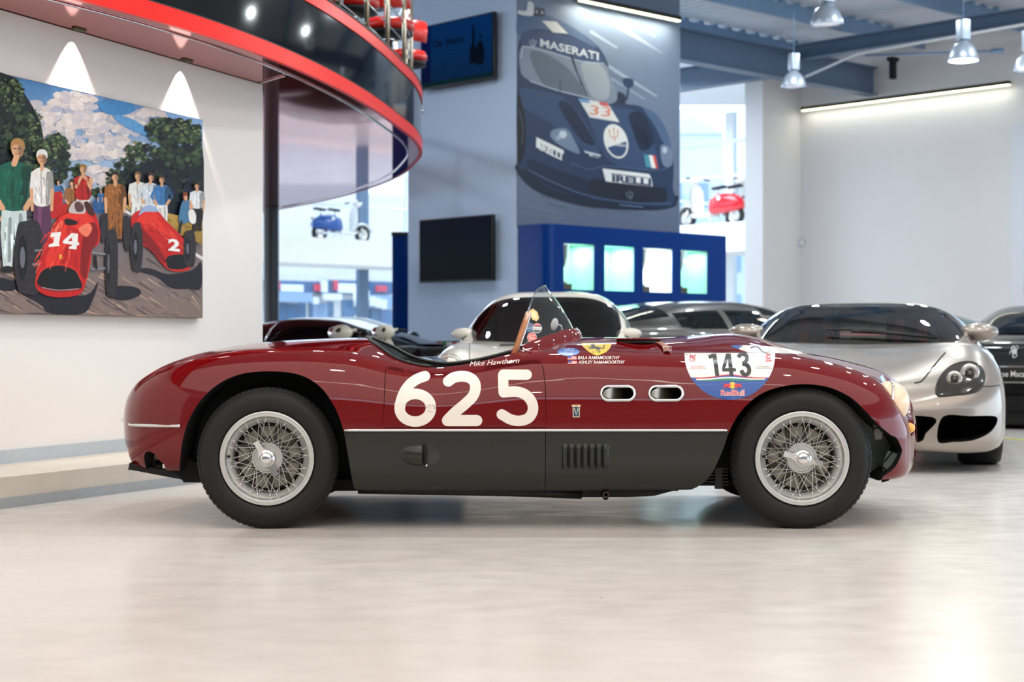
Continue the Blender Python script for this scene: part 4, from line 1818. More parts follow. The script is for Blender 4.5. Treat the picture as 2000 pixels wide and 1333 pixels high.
# hood scoop and strap
m = MB()
c_ = P(1247, 667, 7.28)
rows = []
for i in range(11):
    t = i / 10
    w = 0.09 * math.sin(PI * min(max(t, .04), .96)) ** .6
    x_ = c_.x - 0.098 + .196 * t
    rows.append([(x_, c_.y - w * .9, c_.z - .008), (x_, c_.y - w * .95, c_.z + .008), (x_, c_.y, c_.z + .010), (x_, c_.y + w, c_.z + .008), (x_, c_.y + w, c_.z - .03)])
m.grid(rows)
hs = m.build('bonnet_scoop', BLACK_SATIN, car, CO, fix=True)
m = MB()
rim_ = [(x, y - .002, z + .002) for x, y, z in [r[1] for r in rows]]
m.tube(rim_, .005, 6)
m.build('scoop_rim', CAR_RED, hs, CO)
m = MB()
sp = [skin(1284, 671, .004), skin(1291, 674.5, .006), skin(1297, 679, .008), skin(1301, 685, .008), skin(1303, 690, .006)]
for a, b in zip(sp[:-1], sp[1:]):
    pass
L_ = [p - Vector((.015, 0, 0)) for p in sp]
R_ = [p + Vector((.015, 0, 0)) for p in sp]
rows = [L_, [p + Vector((0, -.005, .003)) for p in L_], [p + Vector((0, -.005, .003)) for p in R_], R_]
m.grid(rows)
stp = m.build('bonnet_strap', TAN, car, CO, fix=True)
m = MB()
bk = skin(1303, 686, .010)
m.tube([bk + Vector((-.017, 0, .008)), bk + Vector((.017, 0, .008)), bk + Vector((.017, -.004, -.010)), bk + Vector((-.017, -.004, -.010))], .003, 6, True)
m.build('strap_buckle', CHROME, stp, CO)

# headlamps, side lamps
for sgn in (-1, 1):
    m = MB()
    c = Vector((1.642, YC + sgn * .50, .525))
    R3 = Matrix.Rotation(math.radians(12), 3, 'Y')
    m.ball(c, (.090, .105, .095), 28, None, R3)
    hl = m.build('headlamp', LAMP_CREAM, car, CO)
    m = MB()
    m.tube([c + R3 @ Vector((-.012, .107 * math.cos(w), .096 * math.sin(w))) for w in np.linspace(0, 2 * PI, 40, endpoint=False)], .005, 8, True)
    m.build('lamp_bezel', CHROME, hl, CO)
    m = MB()
    c2_ = Vector((1.728, YC + sgn * .50, .415))
    m.ball(c2_, (.030, .026, .024), 16)
    sl = m.build('side_lamp', AMBER, car, CO)
    m = MB()
    m.lathe([(.03, -.03), (.034, -.015), (.034, -.005), (.026, -.002)], 20, tuple(c2_), 'X')
    m.build('lamp_base', CHROME, sl, CO)
    m = MB()
    m.ball(c2_ + Vector((-.015, sgn * -.0, .085)), .008, 8)
    m.build('lamp_screw', CHROME, sl, CO)
# ------------------------------------------------------------------ numbers and badges painted on the car
DECAL = mat('decal_print', (255, 255, 255), 0.3, coat=0.6, noise_amt=0.01, attr='Col')
DECAL.node_tree.nodes['Principled BSDF'].inputs['Coat Roughness'].default_value = 0.03


def place_skin(u, v, h):
    return skin(u, v, 0.0007 + h)


EYE = Vector((0, 0, CAM_H))


def decal(step=0.0001, maxlen=4.0):
    return Art(place_skin, step, maxlen)


NUMC = (240, 230, 219)
for nm, paths in (
        ('number_six', [([(830, 735.5), (815, 741), (801, 751), (790, 766), (783, 784), (781, 800)], 20.5), ([(811 + 30.5 * math.cos(w), 798 + 26 * math.sin(w) - (2 if math.sin(w) < 0 else 0)) for w in np.linspace(0, 2 * PI, 40)], 20.5)]),
        ('number_two', [([(875.5, 745.5), (886, 738.5), (902, 735.5), (917, 738.5), (926.5, 747), (928.5, 760), (923, 775), (908, 790), (890, 805), (875, 820)], 21), ([(874, 822), (931, 822)], 22)]),
        ('number_five', [([(983, 732.5), (1029, 732.5)], 20), ([(982.5, 734), (983.5, 765)], 20), ([(984, 767), (1008, 765.5), (1027, 772), (1039, 787), (1040.5, 803), (1032, 817), (1015, 822.5), (998, 820), (985, 813), (980, 810)], 20.5)])):
    d = decal()
    for pth, w in paths:
        k = d.layer
        if len(pth) > 30:
            d.stroke(pth, w, NUMC, True)
        elif len(pth) > 2:
            d.stroke(pth, w, NUMC, True, n=6)
        else:
            d.stroke(pth, w, NUMC, True)
    d.build(nm, DECAL, door, CO, EYE)

# signature
d = decal(maxlen=4)
d.text('Mike Hawthorn', 917, 716.5, 14, (244, 226, 214), 96, 0.35, 0, 0.0, slope=-0.075)
d.build('signature', DECAL, door, CO, EYE)

# oval badge, shield, flags, names
d = decal(maxlen=4)
d.ell((1110.5, 688), 21.5, 7.8, (28, 96, 190), rot=-0.02)
d.text('2022', 1101, 687, 8, (214, 226, 240), 20, 0.2, -0.05)
d.text('Aosta-Gran', 1093.5, 691, 4.5, (214, 226, 240), 35, 0.15, -0.05)
d.text('PASSED', 1103, 695, 4.5, (214, 226, 240), 16, 0.0, -0.05)
d.build('oval_badge', DECAL, car, CO, EYE)
d = decal(maxlen=4)
d.smooth([(1136, 672), (1150, 671), (1166, 671), (1182, 671.5), (1193.5, 672), (1191.5, 680), (1184, 688), (1172, 693.5), (1164, 694.6), (1152, 689), (1142, 681)], (246, 206, 20), n=4)
H_ = (24, 20, 12)
hx, hy = 1163, 680
d.smooth([(hx - 8, hy - .5), (hx - 4, hy - 3), (hx + 2, hy - 2.6), (hx + 8, hy - .4), (hx + 10, hy + 2.4), (hx + 5, hy + 3.2), (hx - 1, hy + 1.8), (hx - 6, hy + 2)], H_, n=4)
d.smooth([(hx - 8, hy), (hx - 8, hy - 4), (hx - 5.5, hy - 7.4), (hx - 2.5, hy - 7.6), (hx - 1, hy - 4), (hx - 3, hy - 1)], H_, n=4)
d.poly([(hx - 4, hy - 7.8), (hx - 9, hy - 6.6), (hx - 10.5, hy - 4.8), (hx - 8.5, hy - 4.2), (hx - 5, hy - 5)], H_)
d.stroke([(hx - 7, hy + .6), (hx - 12, hy - 1.6), (hx - 14.5, hy + .4)], [2.2, 1.4, 1.0], H_)
d.stroke([(hx - 6, hy + 1.4), (hx - 10, hy + 2.4), (hx - 13, hy + .8)], [2.0, 1.3, 1.0], H_)
d.stroke([(hx + 8, hy + 1), (hx + 6, hy + 4), (hx + 9, hy + 6.2), (hx + 8, hy + 8.4)], [3.0, 2.0, 1.4, 1.0], H_)
d.stroke([(hx + 5, hy + 2), (hx + 2, hy + 4.6), (hx + 4.6, hy + 6.6), (hx + 3, hy + 8.2)], [2.8, 1.8, 1.3, 1.0], H_)
d.stroke([(hx + 9, hy), (hx + 14, hy + 1.6), (hx + 17, hy - 1.0), (hx + 15.6, hy - 3.4), (hx + 18.4, hy - 4.6)], [1.2, 1.8, 2.2, 1.6, .8], H_, n=4)
d.text('S  F', 1156, 691, 5, H_, 16, .3)
d.build('horse_shield', DECAL, car, CO, EYE)
for yy, s, x1, w in ((699.5, 'BALA RAMAMOORTHY', 1209, 81), (708.2, 'ASHLEY RAMAMOORTHY', 1219, 90)):
    d = decal(maxlen=4)
    x0 = 1108.5 + (0.6 if yy > 702 else 0)
    for k in range(7):
        d.poly([(x0, yy - 3 + k), (x0 + 17.5, yy - 3 + k), (x0 + 17.5, yy - 2 + k), (x0, yy - 2 + k)], (206, 70, 70) if k % 2 == 0 else (236, 222, 218))
    d.poly([(x0, yy - 3), (x0 + 7.5, yy - 3), (x0 + 7.5, yy + 1), (x0, yy + 1)], (70, 80, 150))
    d.text(s, x0 + 20, yy + 3.2, 8.8, (240, 230, 224), w, 0.22, 0, 0.012)
    d.build('driver_name', DECAL, car, CO, EYE)

# small tall crest in front of the door
d = decal(maxlen=4)
d.poly([(1118.5, 793.5), (1132.5, 793.5), (1132, 815.5), (1119, 815.5)], (226, 214, 190))
d.poly([(1120, 795.5), (1131, 795.5), (1130.7, 814), (1120.4, 814)], (20, 70, 110))
d.stroke([(1122, 799), (1125.5, 811), (1129, 799)], 2.0, (238, 214, 140))
d.poly([(1115.5, 792.5), (1120, 791), (1125.5, 790.6), (1131, 791), (1135, 792.5), (1131.5, 795.5), (1119.5, 795.5)], (232, 214, 180))
d.ell((1125.5, 791.8), 3.4, 2.0, (206, 120, 50))
d.build('coachbuilder_crest', DECAL, car, CO, EYE)

# race roundel on the front wing
rc, rr_ = (1425.5, 693), 88.5
d = decal(maxlen=4)


def rclip(y):
    return math.sqrt(max(0, rr_ ** 2 - (y - rc[1]) ** 2))


def seg_lower(y0, y1, n=14, col=None, bow=0.0):
    pts = []
    ys = np.linspace(y0, y1, n)
    for y in ys:
        pts.append((rc[0] - rclip(y), y))
    for y in ys[::-1]:
        pts.append((rc[0] + rclip(y), y))
    return pts


WHT = (238, 232, 226)
yt = 690.0
d.poly([(rc[0] - 88, yt)] + seg_lower(yt + .2, 781.2, 22)[0:22] + seg_lower(yt + .2, 781.2, 22)[22:], (20, 78, 158))
top_l = [(rc[0] - rclip(y), y) for y in np.linspace(yt, 738, 10)]
top_r = [(rc[0] + rclip(y), y) for y in np.linspace(738, yt, 10)]
wave = [(1362, 739), (1385, 738), (1405, 735), (1425, 732.5), (1445, 735), (1470, 738.5), (1490, 739.5)]
d.poly(top_l + wave[1:-1] + top_r, WHT)
d.stroke([(1357, 739.5), (1385, 738), (1405, 735), (1425, 732.8), (1445, 735), (1470, 738.5), (1497, 739)], 2.0, (200, 30, 50), False, n=4)
d.stroke([(1360, 742), (1385, 741), (1405, 739.4), (1425, 738.2), (1445, 739.4), (1470, 741), (1494, 741)], 2.6, (238, 234, 228), False, n=4)
d.stroke([(1362, 744), (1390, 743.4), (1425, 742), (1460, 743.4), (1492, 742.6)], [1, 2.6, 3.2, 2.6, 1], (40, 140, 90), False)
K_ = (28, 26, 28)
d.poly([(1383, 695), (1392, 691.5), (1399, 691.5), (1405, 735), (1397, 735), (1392, 700), (1385, 702)], K_)
d.poly([(1418, 691.5), (1427, 691.5), (1431, 720), (1437, 720), (1437.5, 726.5), (1431.8, 726.5), (1433, 735), (1425, 735), (1424, 726.5), (1411, 726.5), (1410, 720)], K_)
d.poly([(1421.5, 703), (1423.2, 720), (1416.5, 720)], WHT)
d.stroke([(1442, 699), (1446, 693.8), (1453, 693), (1458, 697), (1458, 705), (1451, 711.5)], 7.4, K_, False, n=5)
d.stroke([(1450, 711), (1458.5, 714), (1463, 721), (1462, 729.5), (1456, 732.6), (1450.5, 730), (1448, 724)], 7.8, K_, False, n=5)
d.text('GR', 1357, 708, 16, (206, 40, 60), 14, 0, -PI / 2 + .12, 0.02)
d.text('ARI', 1494, 690.5, 16, (206, 40, 60), 17, 0, PI / 2 - .12, 0.02)
for x_, c_ in ((1348, (214, 120, 130)), (1476, (150, 150, 156))):
    d.text('AUTOMOBILI', x_ + 1, 718, 3.6, c_, 26, 0.2)
    d.text('1000 MIGLIA', x_, 721.5, 3.6, c_, 32, 0)
# red bulls and a yellow sun
d.ell((1430.5, 753.5), 6.2, 6.6, (250, 196, 60))
BR = (214, 36, 56)
for s in (-1, 1):
    X_ = lambda a: 1430.5 + s * a
    d.smooth([(X_(3), 753), (X_(7), 750.5), (X_(12), 750.5), (X_(16), 753.5), (X_(17.5), 757), (X_(14), 757), (X_(11.5), 755.5), (X_(8), 757.5), (X_(5), 756.5)], BR, n=4)
    d.stroke([(X_(16), 753), (X_(18.6), 750.6), (X_(17.4), 748.4)], [1.2, .9, .6], BR)
    d.stroke([(X_(14), 756.5), (X_(17), 758.6)], 1.6, BR)
    d.stroke([(X_(7), 757), (X_(10), 759)], 1.6, BR)
d.text('RedBull', 1407.5, 773.2, 15, (240, 226, 228), 47, 0, 0, 0.055)
d.text('RedBull', 1408, 773, 15, (206, 36, 60), 46, 0, 0, 0.012)
d.build('race_roundel', DECAL, car, CO, EYE)
# second roundel lying on the bonnet
d = decal(maxlen=4)
d.poly([(1432, 676), (1450, 675), (1475, 675.4), (1510, 677.5), (1545, 683), (1570, 688.5), (1576, 691), (1560, 692.4), (1530, 691), (1500, 690), (1462, 689.5), (1446, 684)], WHT)
d.poly([(1426, 675.2), (1440, 674.6), (1452, 676), (1440, 683), (1431, 679)], (20, 78, 158))
d.stroke([(1466, 680.5), (1474, 677.8), (1481, 679.5), (1490, 688), (1500, 689.2), (1505, 684.5)], 3.2, K_, False, n=4)
d.build('race_roundel', DECAL, car, CO, EYE)

# stickers inside the windscreen
def screen_pt(u, v, h):
    d_ = Vector(((u - CX) / F_PX, 1.0, -(v - HY) / F_PX)).normalized()
    loc, n, fi, dist = GL.ray_cast(EYE, d_)
    if loc is None:
        return None
    return loc + Vector((0, -1, 0)) * (0.0012 + h)


gv = [v.co + CO for v in ws.data.vertices]
GL = BVHTree.FromPolygons(gv, [tuple(p.vertices) for p in ws.data.polygons])


def sticker(fn, name, label):
    a = Art(screen_pt, 0.0001, 6)
    fn(a)
    if a.f:
        o = a.build(name, DECAL, ws, CO, EYE)


def s1(a):
    a.poly([(1033, 608), (1041, 603), (1050, 610), (1053, 622), (1048, 628), (1039, 624)], (236, 176, 90))
    a.poly([(1037, 610), (1042, 607), (1047, 612), (1049, 621), (1045, 623), (1040, 620)], (246, 204, 140))


def s2(a):
    a.poly([(1028, 632), (1036, 630), (1041, 633), (1040, 648), (1030, 650), (1027, 640)], (14, 66, 106))
    a.stroke([(1029.5, 636), (1035, 634.6)], 1.4, (206, 60, 60))
    a.text('CHALLENGE', 1028, 643, 3.4, (200, 214, 226), 12, 0, -0.1)


def s3(a):
    a.ell((1049, 641.5), 9.4, 9.8, (226, 218, 208))
    a.ell((1049, 641.5), 8.6, 9, (24, 22, 24))
    a.poly([(1041.5, 636.4), (1043, 634.4), (1046, 633), (1052, 633), (1055, 634.4), (1056.5, 636.6)], (214, 60, 50))
    a.poly([(1040.6, 638.2), (1057.4, 639.4), (1057, 645.4), (1041, 644.4)], (226, 218, 208))
    a.text('VERIFICATO', 1041.2, 643.6, 5, (24, 22, 24), 15.4, 0, .06)


def s4(a):
    a.ell((1036, 671), 9, 5, (16, 90, 64))
    a.ell((1039, 659.5), 9.4, 10, (226, 214, 204))
    a.ell((1039, 659.5), 8.8, 9.4, (222, 66, 40))
    a.text('2015', 1034, 663, 6.5, (248, 226, 210), 11, 0, .06, .02)
    a.stroke([(1031.5, 657.4), (1046, 655)], .9, (248, 226, 210))


sticker(s1, 'yellow_sticker', '')
sticker(s2, 'blue_sticker', '')
sticker(s3, 'round_sticker', '')
sticker(s4, 'red_sticker', '')
# ------------------------------------------------------------------ the big racing painting
PRINT = mat('painted_canvas', (255, 255, 255), 0.55, spec=0.3, noise_amt=0.10, noise_scale=26, bump=0.12, bump_scale=90, attr='Col')
POSTER = mat('printed_poster', (255, 255, 255), 0.5, spec=0.3, noise_amt=0.03, noise_scale=5, attr='Col')
SCREEN = mat('screen_picture', (255, 255, 255), 0.16, spec=0.03, noise_amt=0.03, noise_scale=6, attr='Col')
PT_OFF = 0.040


def place_paint(u, v, h):
    return hit_plane(u / 2.6125, 130 + v / 2.6125, WL_P + WL_N * (PT_OFF + 0.0003 + h), WL_N)


pt = thing('racing_painting', 'wide canvas painting of two red single seat racing cars on a tree lined road', 'painting', tuple(hit_plane(200, 615, WL_P, WL_N)))
PO = pt.location
R_ = random.Random(5)
uL, uR = -150, 1034
cor = [(uL, 0), (uR, 270), (uR, 1287), (uL, 1255)]
pa = [hit_plane(u / 2.6125, 130 + v / 2.6125, WL_P + WL_N * PT_OFF, WL_N) for u, v in cor]
# true the canvas to a rectangle
z_hi, z_lo = (pa[0].z + pa[1].z) / 2, (pa[2].z + pa[3].z) / 2
ends = [pa[0], pa[1]]
m = MB()
q = [Vector((ends[0].x, ends[0].y, z_lo)), Vector((ends[1].x, ends[1].y, z_lo)), Vector((ends[1].x, ends[1].y, z_hi)), Vector((ends[0].x, ends[0].y, z_hi))]
bk = [p - WL_N * PT_OFF for p in q]
m.add(q + bk, [(0, 1, 2, 3), (7, 6, 5, 4), (0, 4, 5, 1), (1, 5, 6, 2), (2, 6, 7, 3), (3, 7, 4, 0)], None, False)
m.build('canvas', mat('canvas_edge', (120, 104, 100), 0.6, noise_amt=0.2, noise_scale=30), pt, PO, fix=True)
A = Art(place_paint, 0.000012)


def v_top(u):
    return 35.0 + (270 - 35) * u / 1034


def v_bot(u):
    return 1263 + (1287 - 1263) * u / 1034


sky = [(uL, v_top(uL)), (uR, v_top(uR)), (uR, 760), (uL, 760)]
A.poly(sky, (52, 122, 182), (188, 208, 226))


def blob(cx, cy, rx, ry, n, cols, r0, r1, sq=0.8, rnd=R_):
    for i in range(n):
        a, d = rnd.uniform(0, 2 * PI), math.sqrt(rnd.random())
        x, y = cx + rx * d * math.cos(a), cy + ry * d * math.sin(a)
        r = rnd.uniform(r0, r1)
        if y - r * sq < v_top(x) + 1:
            y = v_top(x) + r * sq + 2
        if x + r > uR - 1:
            x = uR - 1 - r
        c = rnd.choice(cols)
        k = 7
        ph = rnd.uniform(0, 6)
        A.poly([(x + r * rnd.uniform(.75, 1.0) * math.cos(ph + 2 * PI * j / k), y + r * sq * rnd.uniform(.75, 1.0) * math.sin(ph + 2 * PI * j / k)) for j in range(k)], c)


# clouds
CL = [(216, 202, 198), (224, 210, 204), (204, 196, 200), (232, 220, 212)]
CS = [(178, 180, 194), (190, 190, 202), (196, 192, 198)]
for cx, cy, rx, ry, n in ((230, 240, 110, 70, 40), (380, 180, 120, 55, 40), (440, 290, 130, 60, 50), (300, 350, 120, 70, 40), (560, 350, 120, 60, 40), (640, 245, 90, 40, 26), (690, 310, 70, 30, 18), (760, 240, 80, 30, 20), (430, 440, 90, 50, 26), (620, 430, 140, 60, 40), (500, 560, 90, 60, 24)):
    blob(cx, cy + 14, rx, ry, n // 2, CS, 22, 40, 0.6)
    blob(cx, cy - 8, rx * .9, ry * .8, n, CL, 16, 36, 0.62)
A.smooth([(505, 190), (590, 170), (670, 190), (690, 225), (620, 250), (540, 240)], (72, 140, 196), n=5)
A.smooth([(575, 250), (660, 262), (760, 320), (800, 350), (740, 352), (640, 310)], (96, 156, 206), n=5)
# far trees and hedge
GR_D = [(16, 24, 24), (22, 34, 30), (30, 42, 34), (14, 20, 26), (40, 54, 40)]
GR_M = [(44, 62, 42), (58, 78, 52), (36, 52, 38), (74, 92, 60)]
GR_L = [(104, 118, 74), (124, 134, 84), (88, 104, 66)]
BL_D = [(16, 26, 46), (22, 34, 58), (12, 20, 36)]
blob(520, 640, 60, 26, 22, GR_M, 8, 18)
blob(400, 560, 46, 60, 40, GR_L + GR_M, 8, 18)
blob(565, 575, 24, 48, 26, GR_M, 8, 15)
blob(620, 560, 40, 90, 70, GR_M + GR_D, 8, 18)
blob(730, 500, 86, 110, 130, GR_D + GR_M, 10, 22)
blob(720, 430, 80, 50, 40, GR_L + GR_M, 6, 13)
A.smooth([(660, 560), (800, 470), (1034, 420), (1034, 790), (900, 770), (780, 700), (650, 700)], (16, 24, 36), n=4)
blob(930, 400, 120, 130, 190, GR_D + GR_M, 12, 28)
blob(850, 330, 110, 70, 90, GR_D + GR_M, 10, 20)
blob(820, 300, 70, 46, 40, GR_L + GR_M, 6, 12)
blob(900, 600, 150, 90, 90, BL_D + GR_D, 14, 30)
blob(960, 330, 70, 60, 30, GR_L, 5, 11)
# trees on the left
A.smooth([(uL, 40), (60, 50), (120, 130), (210, 300), (220, 520), (150, 700), (uL, 760)], (18, 26, 30), n=4)
blob(40, 230, 90, 180, 190, GR_D + GR_M, 12, 28)
blob(130, 420, 80, 180, 190, GR_D + GR_M, 12, 26)
blob(180, 330, 40, 110, 50, GR_L + GR_M, 6, 12)
blob(285, 470, 70, 130, 150, GR_D + GR_M, 10, 22)
blob(270, 400, 56, 70, 50, GR_L + GR_M, 6, 13)
blob(60, 120, 60, 80, 40, GR_M + GR_L, 6, 13)
blob(-60, 400, 80, 300, 120, GR_D, 16, 30)
# road and verge
A.poly([(uL, 700), (440, 690), (600, 690), (700, 740), (uR, 960), (uR, v_bot(uR)), (uL, v_bot(uL))], (104, 98, 104), (132, 112, 104))
A.poly([(610, 706), (700, 712), (uR, 790), (uR, 910), (900, 850), (740, 770)], (186, 148, 66), (150, 118, 58))
A.poly([(600, 720), (640, 730), (uR, 972), (uR, 990)], (222, 216, 212))
blob(900, 800, 110, 34, 40, [(204, 166, 76), (150, 118, 52), (120, 96, 50)], 5, 12)
for k in range(120):
    u0 = R_.uniform(-140, 1000)
    v0 = R_.uniform(980, 1262 + u0 * .02)
    L = R_.uniform(60, 220)
    c = R_.choice([(166, 138, 122), (120, 98, 92), (84, 70, 72), (186, 156, 134), (98, 84, 88)])
    p1 = (min(u0 + L * .5, 1024), min(v0 + L * .32, v_bot(u0) - 4))
    A.stroke([(u0, v0), p1], [R_.uniform(3, 12), 2], c, False)
# cast shadows on the road (part of the picture)
for pts in ([(60, 1090), (200, 1130), (430, 1170), (500, 1100), (470, 1200), (420, 1262), (260, 1262), (200, 1210), (90, 1150)],
            [(540, 1150), (600, 1120), (700, 1130), (716, 1165), (640, 1195), (560, 1180)],
            [(690, 1040), (760, 1030), (860, 1060), (980, 1040), (1026, 1000), (1026, 1130), (960, 1136), (870, 1130), (800, 1075)],
            [(uL, 1080), (20, 1080), (84, 1120), (60, 1146), (-30, 1140), (uL, 1130)], [(uL, 800), (20, 760), (90, 800), (40, 880), (uL, 900)]):
    A.smooth(pts, (34, 30, 40), n=4)


def person(x, top, h, shirt, trs, hair=(60, 40, 30), skin_=(214, 160, 120), cap=None, arm='hip', w=1.0, shoe=(30, 26, 30), lean=0.0, skirt=None):
    """painted standing figure; x centre, top of head, height"""
    s = h / 7.4
    W = s * w
    hd = (x + lean * s, top + .5 * s)
    hip = top + 3.9 * s
    sh = top + 1.35 * s
    ft = top + h
    if skirt:
        A.smooth([(x - .62 * W, hip - .6 * s), (x + .62 * W, hip - .6 * s), (x + .95 * W, hip + 1.6 * s), (x + .7 * W, ft - .4 * s), (x - .6 * W, ft - .4 * s), (x - .9 * W, hip + 1.6 * s)], skirt, n=4)
        A.stroke([(x - .2 * W, hip), (x - .3 * W, ft - .6 * s)], .35 * W, tuple(int(v * 1.35) for v in skirt))
    else:
        A.poly([(x - .75 * W, hip - .2 * s), (x + .75 * W, hip - .2 * s), (x + .82 * W, hip + 1.4 * s), (x + .66 * W, ft - .15 * s), (x + .12 * W, ft - .15 * s), (x + .02 * W, hip + 1.1 * s), (x - .12 * W, ft - .1 * s), (x - .68 * W, ft - .1 * s), (x - .84 * W, hip + 1.4 * s)], trs)
        dk_ = tuple(int(v * .72) for v in trs)
        A.stroke([(x + .4 * W, hip + .4 * s), (x + .42 * W, ft - .5 * s)], .22 * W, dk_)
        A.stroke([(x - .25 * W, hip + .6 * s), (x - .30 * W, ft - .5 * s)], .20 * W, dk_)
        A.ell((x - .42 * W, ft), .42 * W, .2 * s, shoe)
        A.ell((x + .42 * W, ft - .04 * s), .42 * W, .2 * s, shoe)
    A.smooth([(x - .30 * W, sh - .12 * s), (x + .34 * W, sh - .12 * s), (x + 1.0 * W, sh + .25 * s), (x + .92 * W, sh + 1.2 * s), (x + .76 * W, hip), (x - .76 * W, hip), (x - .92 * W, sh + 1.2 * s), (x - 1.0 * W, sh + .25 * s)], shirt, n=4)
    dsh = tuple(int(v * .66) for v in shirt)
    A.smooth([(x + .45 * W, sh + .3 * s), (x + .9 * W, sh + .5 * s), (x + .74 * W, hip - .1 * s), (x + .4 * W, hip - .1 * s)], dsh, n=4)
    A.stroke([(x - .1 * W, sh), (x - .05 * W, hip - .1 * s)], .08 * W, dsh)
    for sd in (-1, 1):
        if arm == 'hip':
            A.stroke([(x + sd * .86 * W, sh + .35 * s), (x + sd * 1.45 * W, sh + 1.5 * s), (x + sd * .8 * W, hip - .05 * s)], [.5 * W, .42 * W, .32 * W], shirt if sd < 0 else dsh)
            A.stroke([(x + sd * 1.05 * W, hip - .5 * s), (x + sd * .72 * W, hip)], .34 * W, skin_)
        elif arm == 'face':
            A.stroke([(x + sd * .86 * W, sh + .35 * s), (x + sd * .95 * W, sh + 1.5 * s), (x + sd * .25 * W, sh + .1 * s)], [.45 * W, .40 * W, .3 * W], shirt if sd < 0 else skin_)
            A.stroke([(x + sd * .8 * W, sh + 1.2 * s), (x + sd * .25 * W, sh + .1 * s)], .32 * W, skin_)
        else:
            A.stroke([(x + sd * .88 * W, sh + .3 * s), (x + sd * 1.05 * W, sh + 1.5 * s), (x + sd * .98 * W, hip + .35 * s)], [.46 * W, .38 * W, .28 * W], shirt if sd < 0 else dsh)
            A.stroke([(x + sd * 1.05 * W, sh + 1.5 * s), (x + sd * .98 * W, hip + .4 * s)], [.34 * W, .28 * W], skin_)
    A.stroke([(hd[0], hd[1] + .3 * s), (x, sh)], .36 * W, skin_)
    A.ell(hd, .36 * s, .5 * s, skin_)
    A.smooth([(hd[0] + .05 * s, hd[1] - .2 * s), (hd[0] + .34 * s, hd[1] - .1 * s), (hd[0] + .3 * s, hd[1] + .35 * s), (hd[0] + .1 * s, hd[1] + .42 * s)], tuple(int(v * .72) for v in skin_), n=3)
    A.smooth([(hd[0] - .40 * s, hd[1] - .02 * s), (hd[0] - .34 * s, hd[1] - .45 * s), (hd[0], hd[1] - .62 * s), (hd[0] + .36 * s, hd[1] - .42 * s), (hd[0] + .40 * s, hd[1] + .05 * s), (hd[0] + .2 * s, hd[1] - .2 * s), (hd[0] - .2 * s, hd[1] - .24 * s)], cap or hair, n=4)
    if h > 400:
        for dx in (-.16, .10):
            A.stroke([(hd[0] + (dx - .07) * s, hd[1] - .02 * s), (hd[0] + (dx + .07) * s, hd[1] - .02 * s)], .06 * s, (84, 56, 42))
        A.stroke([(hd[0] - .10 * s, hd[1] + .27 * s), (hd[0] + .06 * s, hd[1] + .27 * s)], .05 * s, (150, 84, 70))
        A.stroke([(hd[0] - .02 * s, hd[1] + .0 * s), (hd[0] - .05 * s, hd[1] + .14 * s)], .05 * s, tuple(int(v * .82) for v in skin_))
    # brushed folds and light on the cloth
    for k in range(int(6 + h / 60)):
        x0 = x + R_.uniform(-.7, .6) * W
        y0 = R_.uniform(sh + .3 * s, hip - .4 * s)
        f = R_.choice((.78, .86, 1.14, 1.22))
        A.stroke([(x0, y0), (x0 + R_.uniform(-.2, .25) * W, y0 + R_.uniform(.25, .6) * s)], [R_.uniform(.08, .2) * W, .04 * W], tuple(min(255, int(v * f)) for v in shirt))
        if not skirt:
            x0 = x + R_.uniform(-.6, .6) * W
            y0 = R_.uniform(hip + .3 * s, ft - 1.0 * s)
            A.stroke([(x0, y0), (x0 + R_.uniform(-.08, .08) * W, y0 + R_.uniform(.3, .8) * s)], [R_.uniform(.08, .2) * W, .04 * W], tuple(min(255, int(v * f)) for v in trs))


# distant people and cars
A.smooth([(478, 690), (500, 676), (530, 680), (545, 700), (540, 745), (480, 744)], (40, 86, 140), n=4)
person(516, 628, 110, (52, 98, 150), (52, 98, 150), arm='down')
person(538, 626, 112, (60, 108, 160), (60, 108, 160), arm='down')
person(298, 580, 150, (64, 110, 160), (70, 110, 156), arm='hip')
A.smooth([(240, 672), (290, 640), (340, 646), (356, 690), (350, 760), (250, 770)], (186, 34, 30), n=4)
person(330, 620, 80, (84, 120, 160), (84, 120, 160), arm='down', cap=(190, 196, 204))
person(368, 582, 220, (148, 96, 50), (138, 88, 46), arm='hip')
person(150, 520, 250, (120, 128, 140), (60, 60, 70), arm='down')
# people by the right car
person(704, 540, 300, (222, 220, 214), (226, 224, 216), cap=(112, 86, 50), arm='down')
person(764, 546, 290, (200, 206, 210), (214, 216, 216), arm='hip', lean=.2)
person(826, 560, 270, (62, 116, 170), (226, 222, 214), arm='hip', hair=(70, 50, 40))
person(588, 540, 350, (152, 94, 44), (150, 92, 44), arm='down', hair=(40, 30, 26))
person(1006, 594, 240, (220, 220, 220), (30, 28, 34), arm='down', hair=(50, 38, 30))
A.smooth([(930, 690), (960, 680), (972, 720), (966, 790), (920, 800), (912, 770)], (70, 116, 150), n=4)
A.ell((946, 664), 13, 24, (130, 60, 34))
A.ell((948, 672), 8, 13, (216, 160, 126))
A.stroke([(926, 790), (916, 850)], 12, (40, 36, 44))
A.smooth([(962, 740), (985, 730), (1000, 760), (996, 800), (970, 796)], (226, 222, 216), n=4)
A.ell((976, 716), 10, 16, (210, 156, 120))
person(424, 502, 330, (176, 30, 28), (222, 214, 204), cap=(150, 110, 50), arm='face')
# left pair
person(-36, 560, 420, (30, 110, 100), (60, 60, 70), arm='hip')
person(72, 376, 660, (18, 86, 66), (196, 208, 204), hair=(176, 130, 76), arm='hip', w=.92, lean=.2)
person(214, 430, 520, (226, 220, 212), (90, 50, 80), cap=(226, 222, 216), arm='down', w=.72, skirt=(88, 50, 78))

TYRE_P = (44, 40, 44)


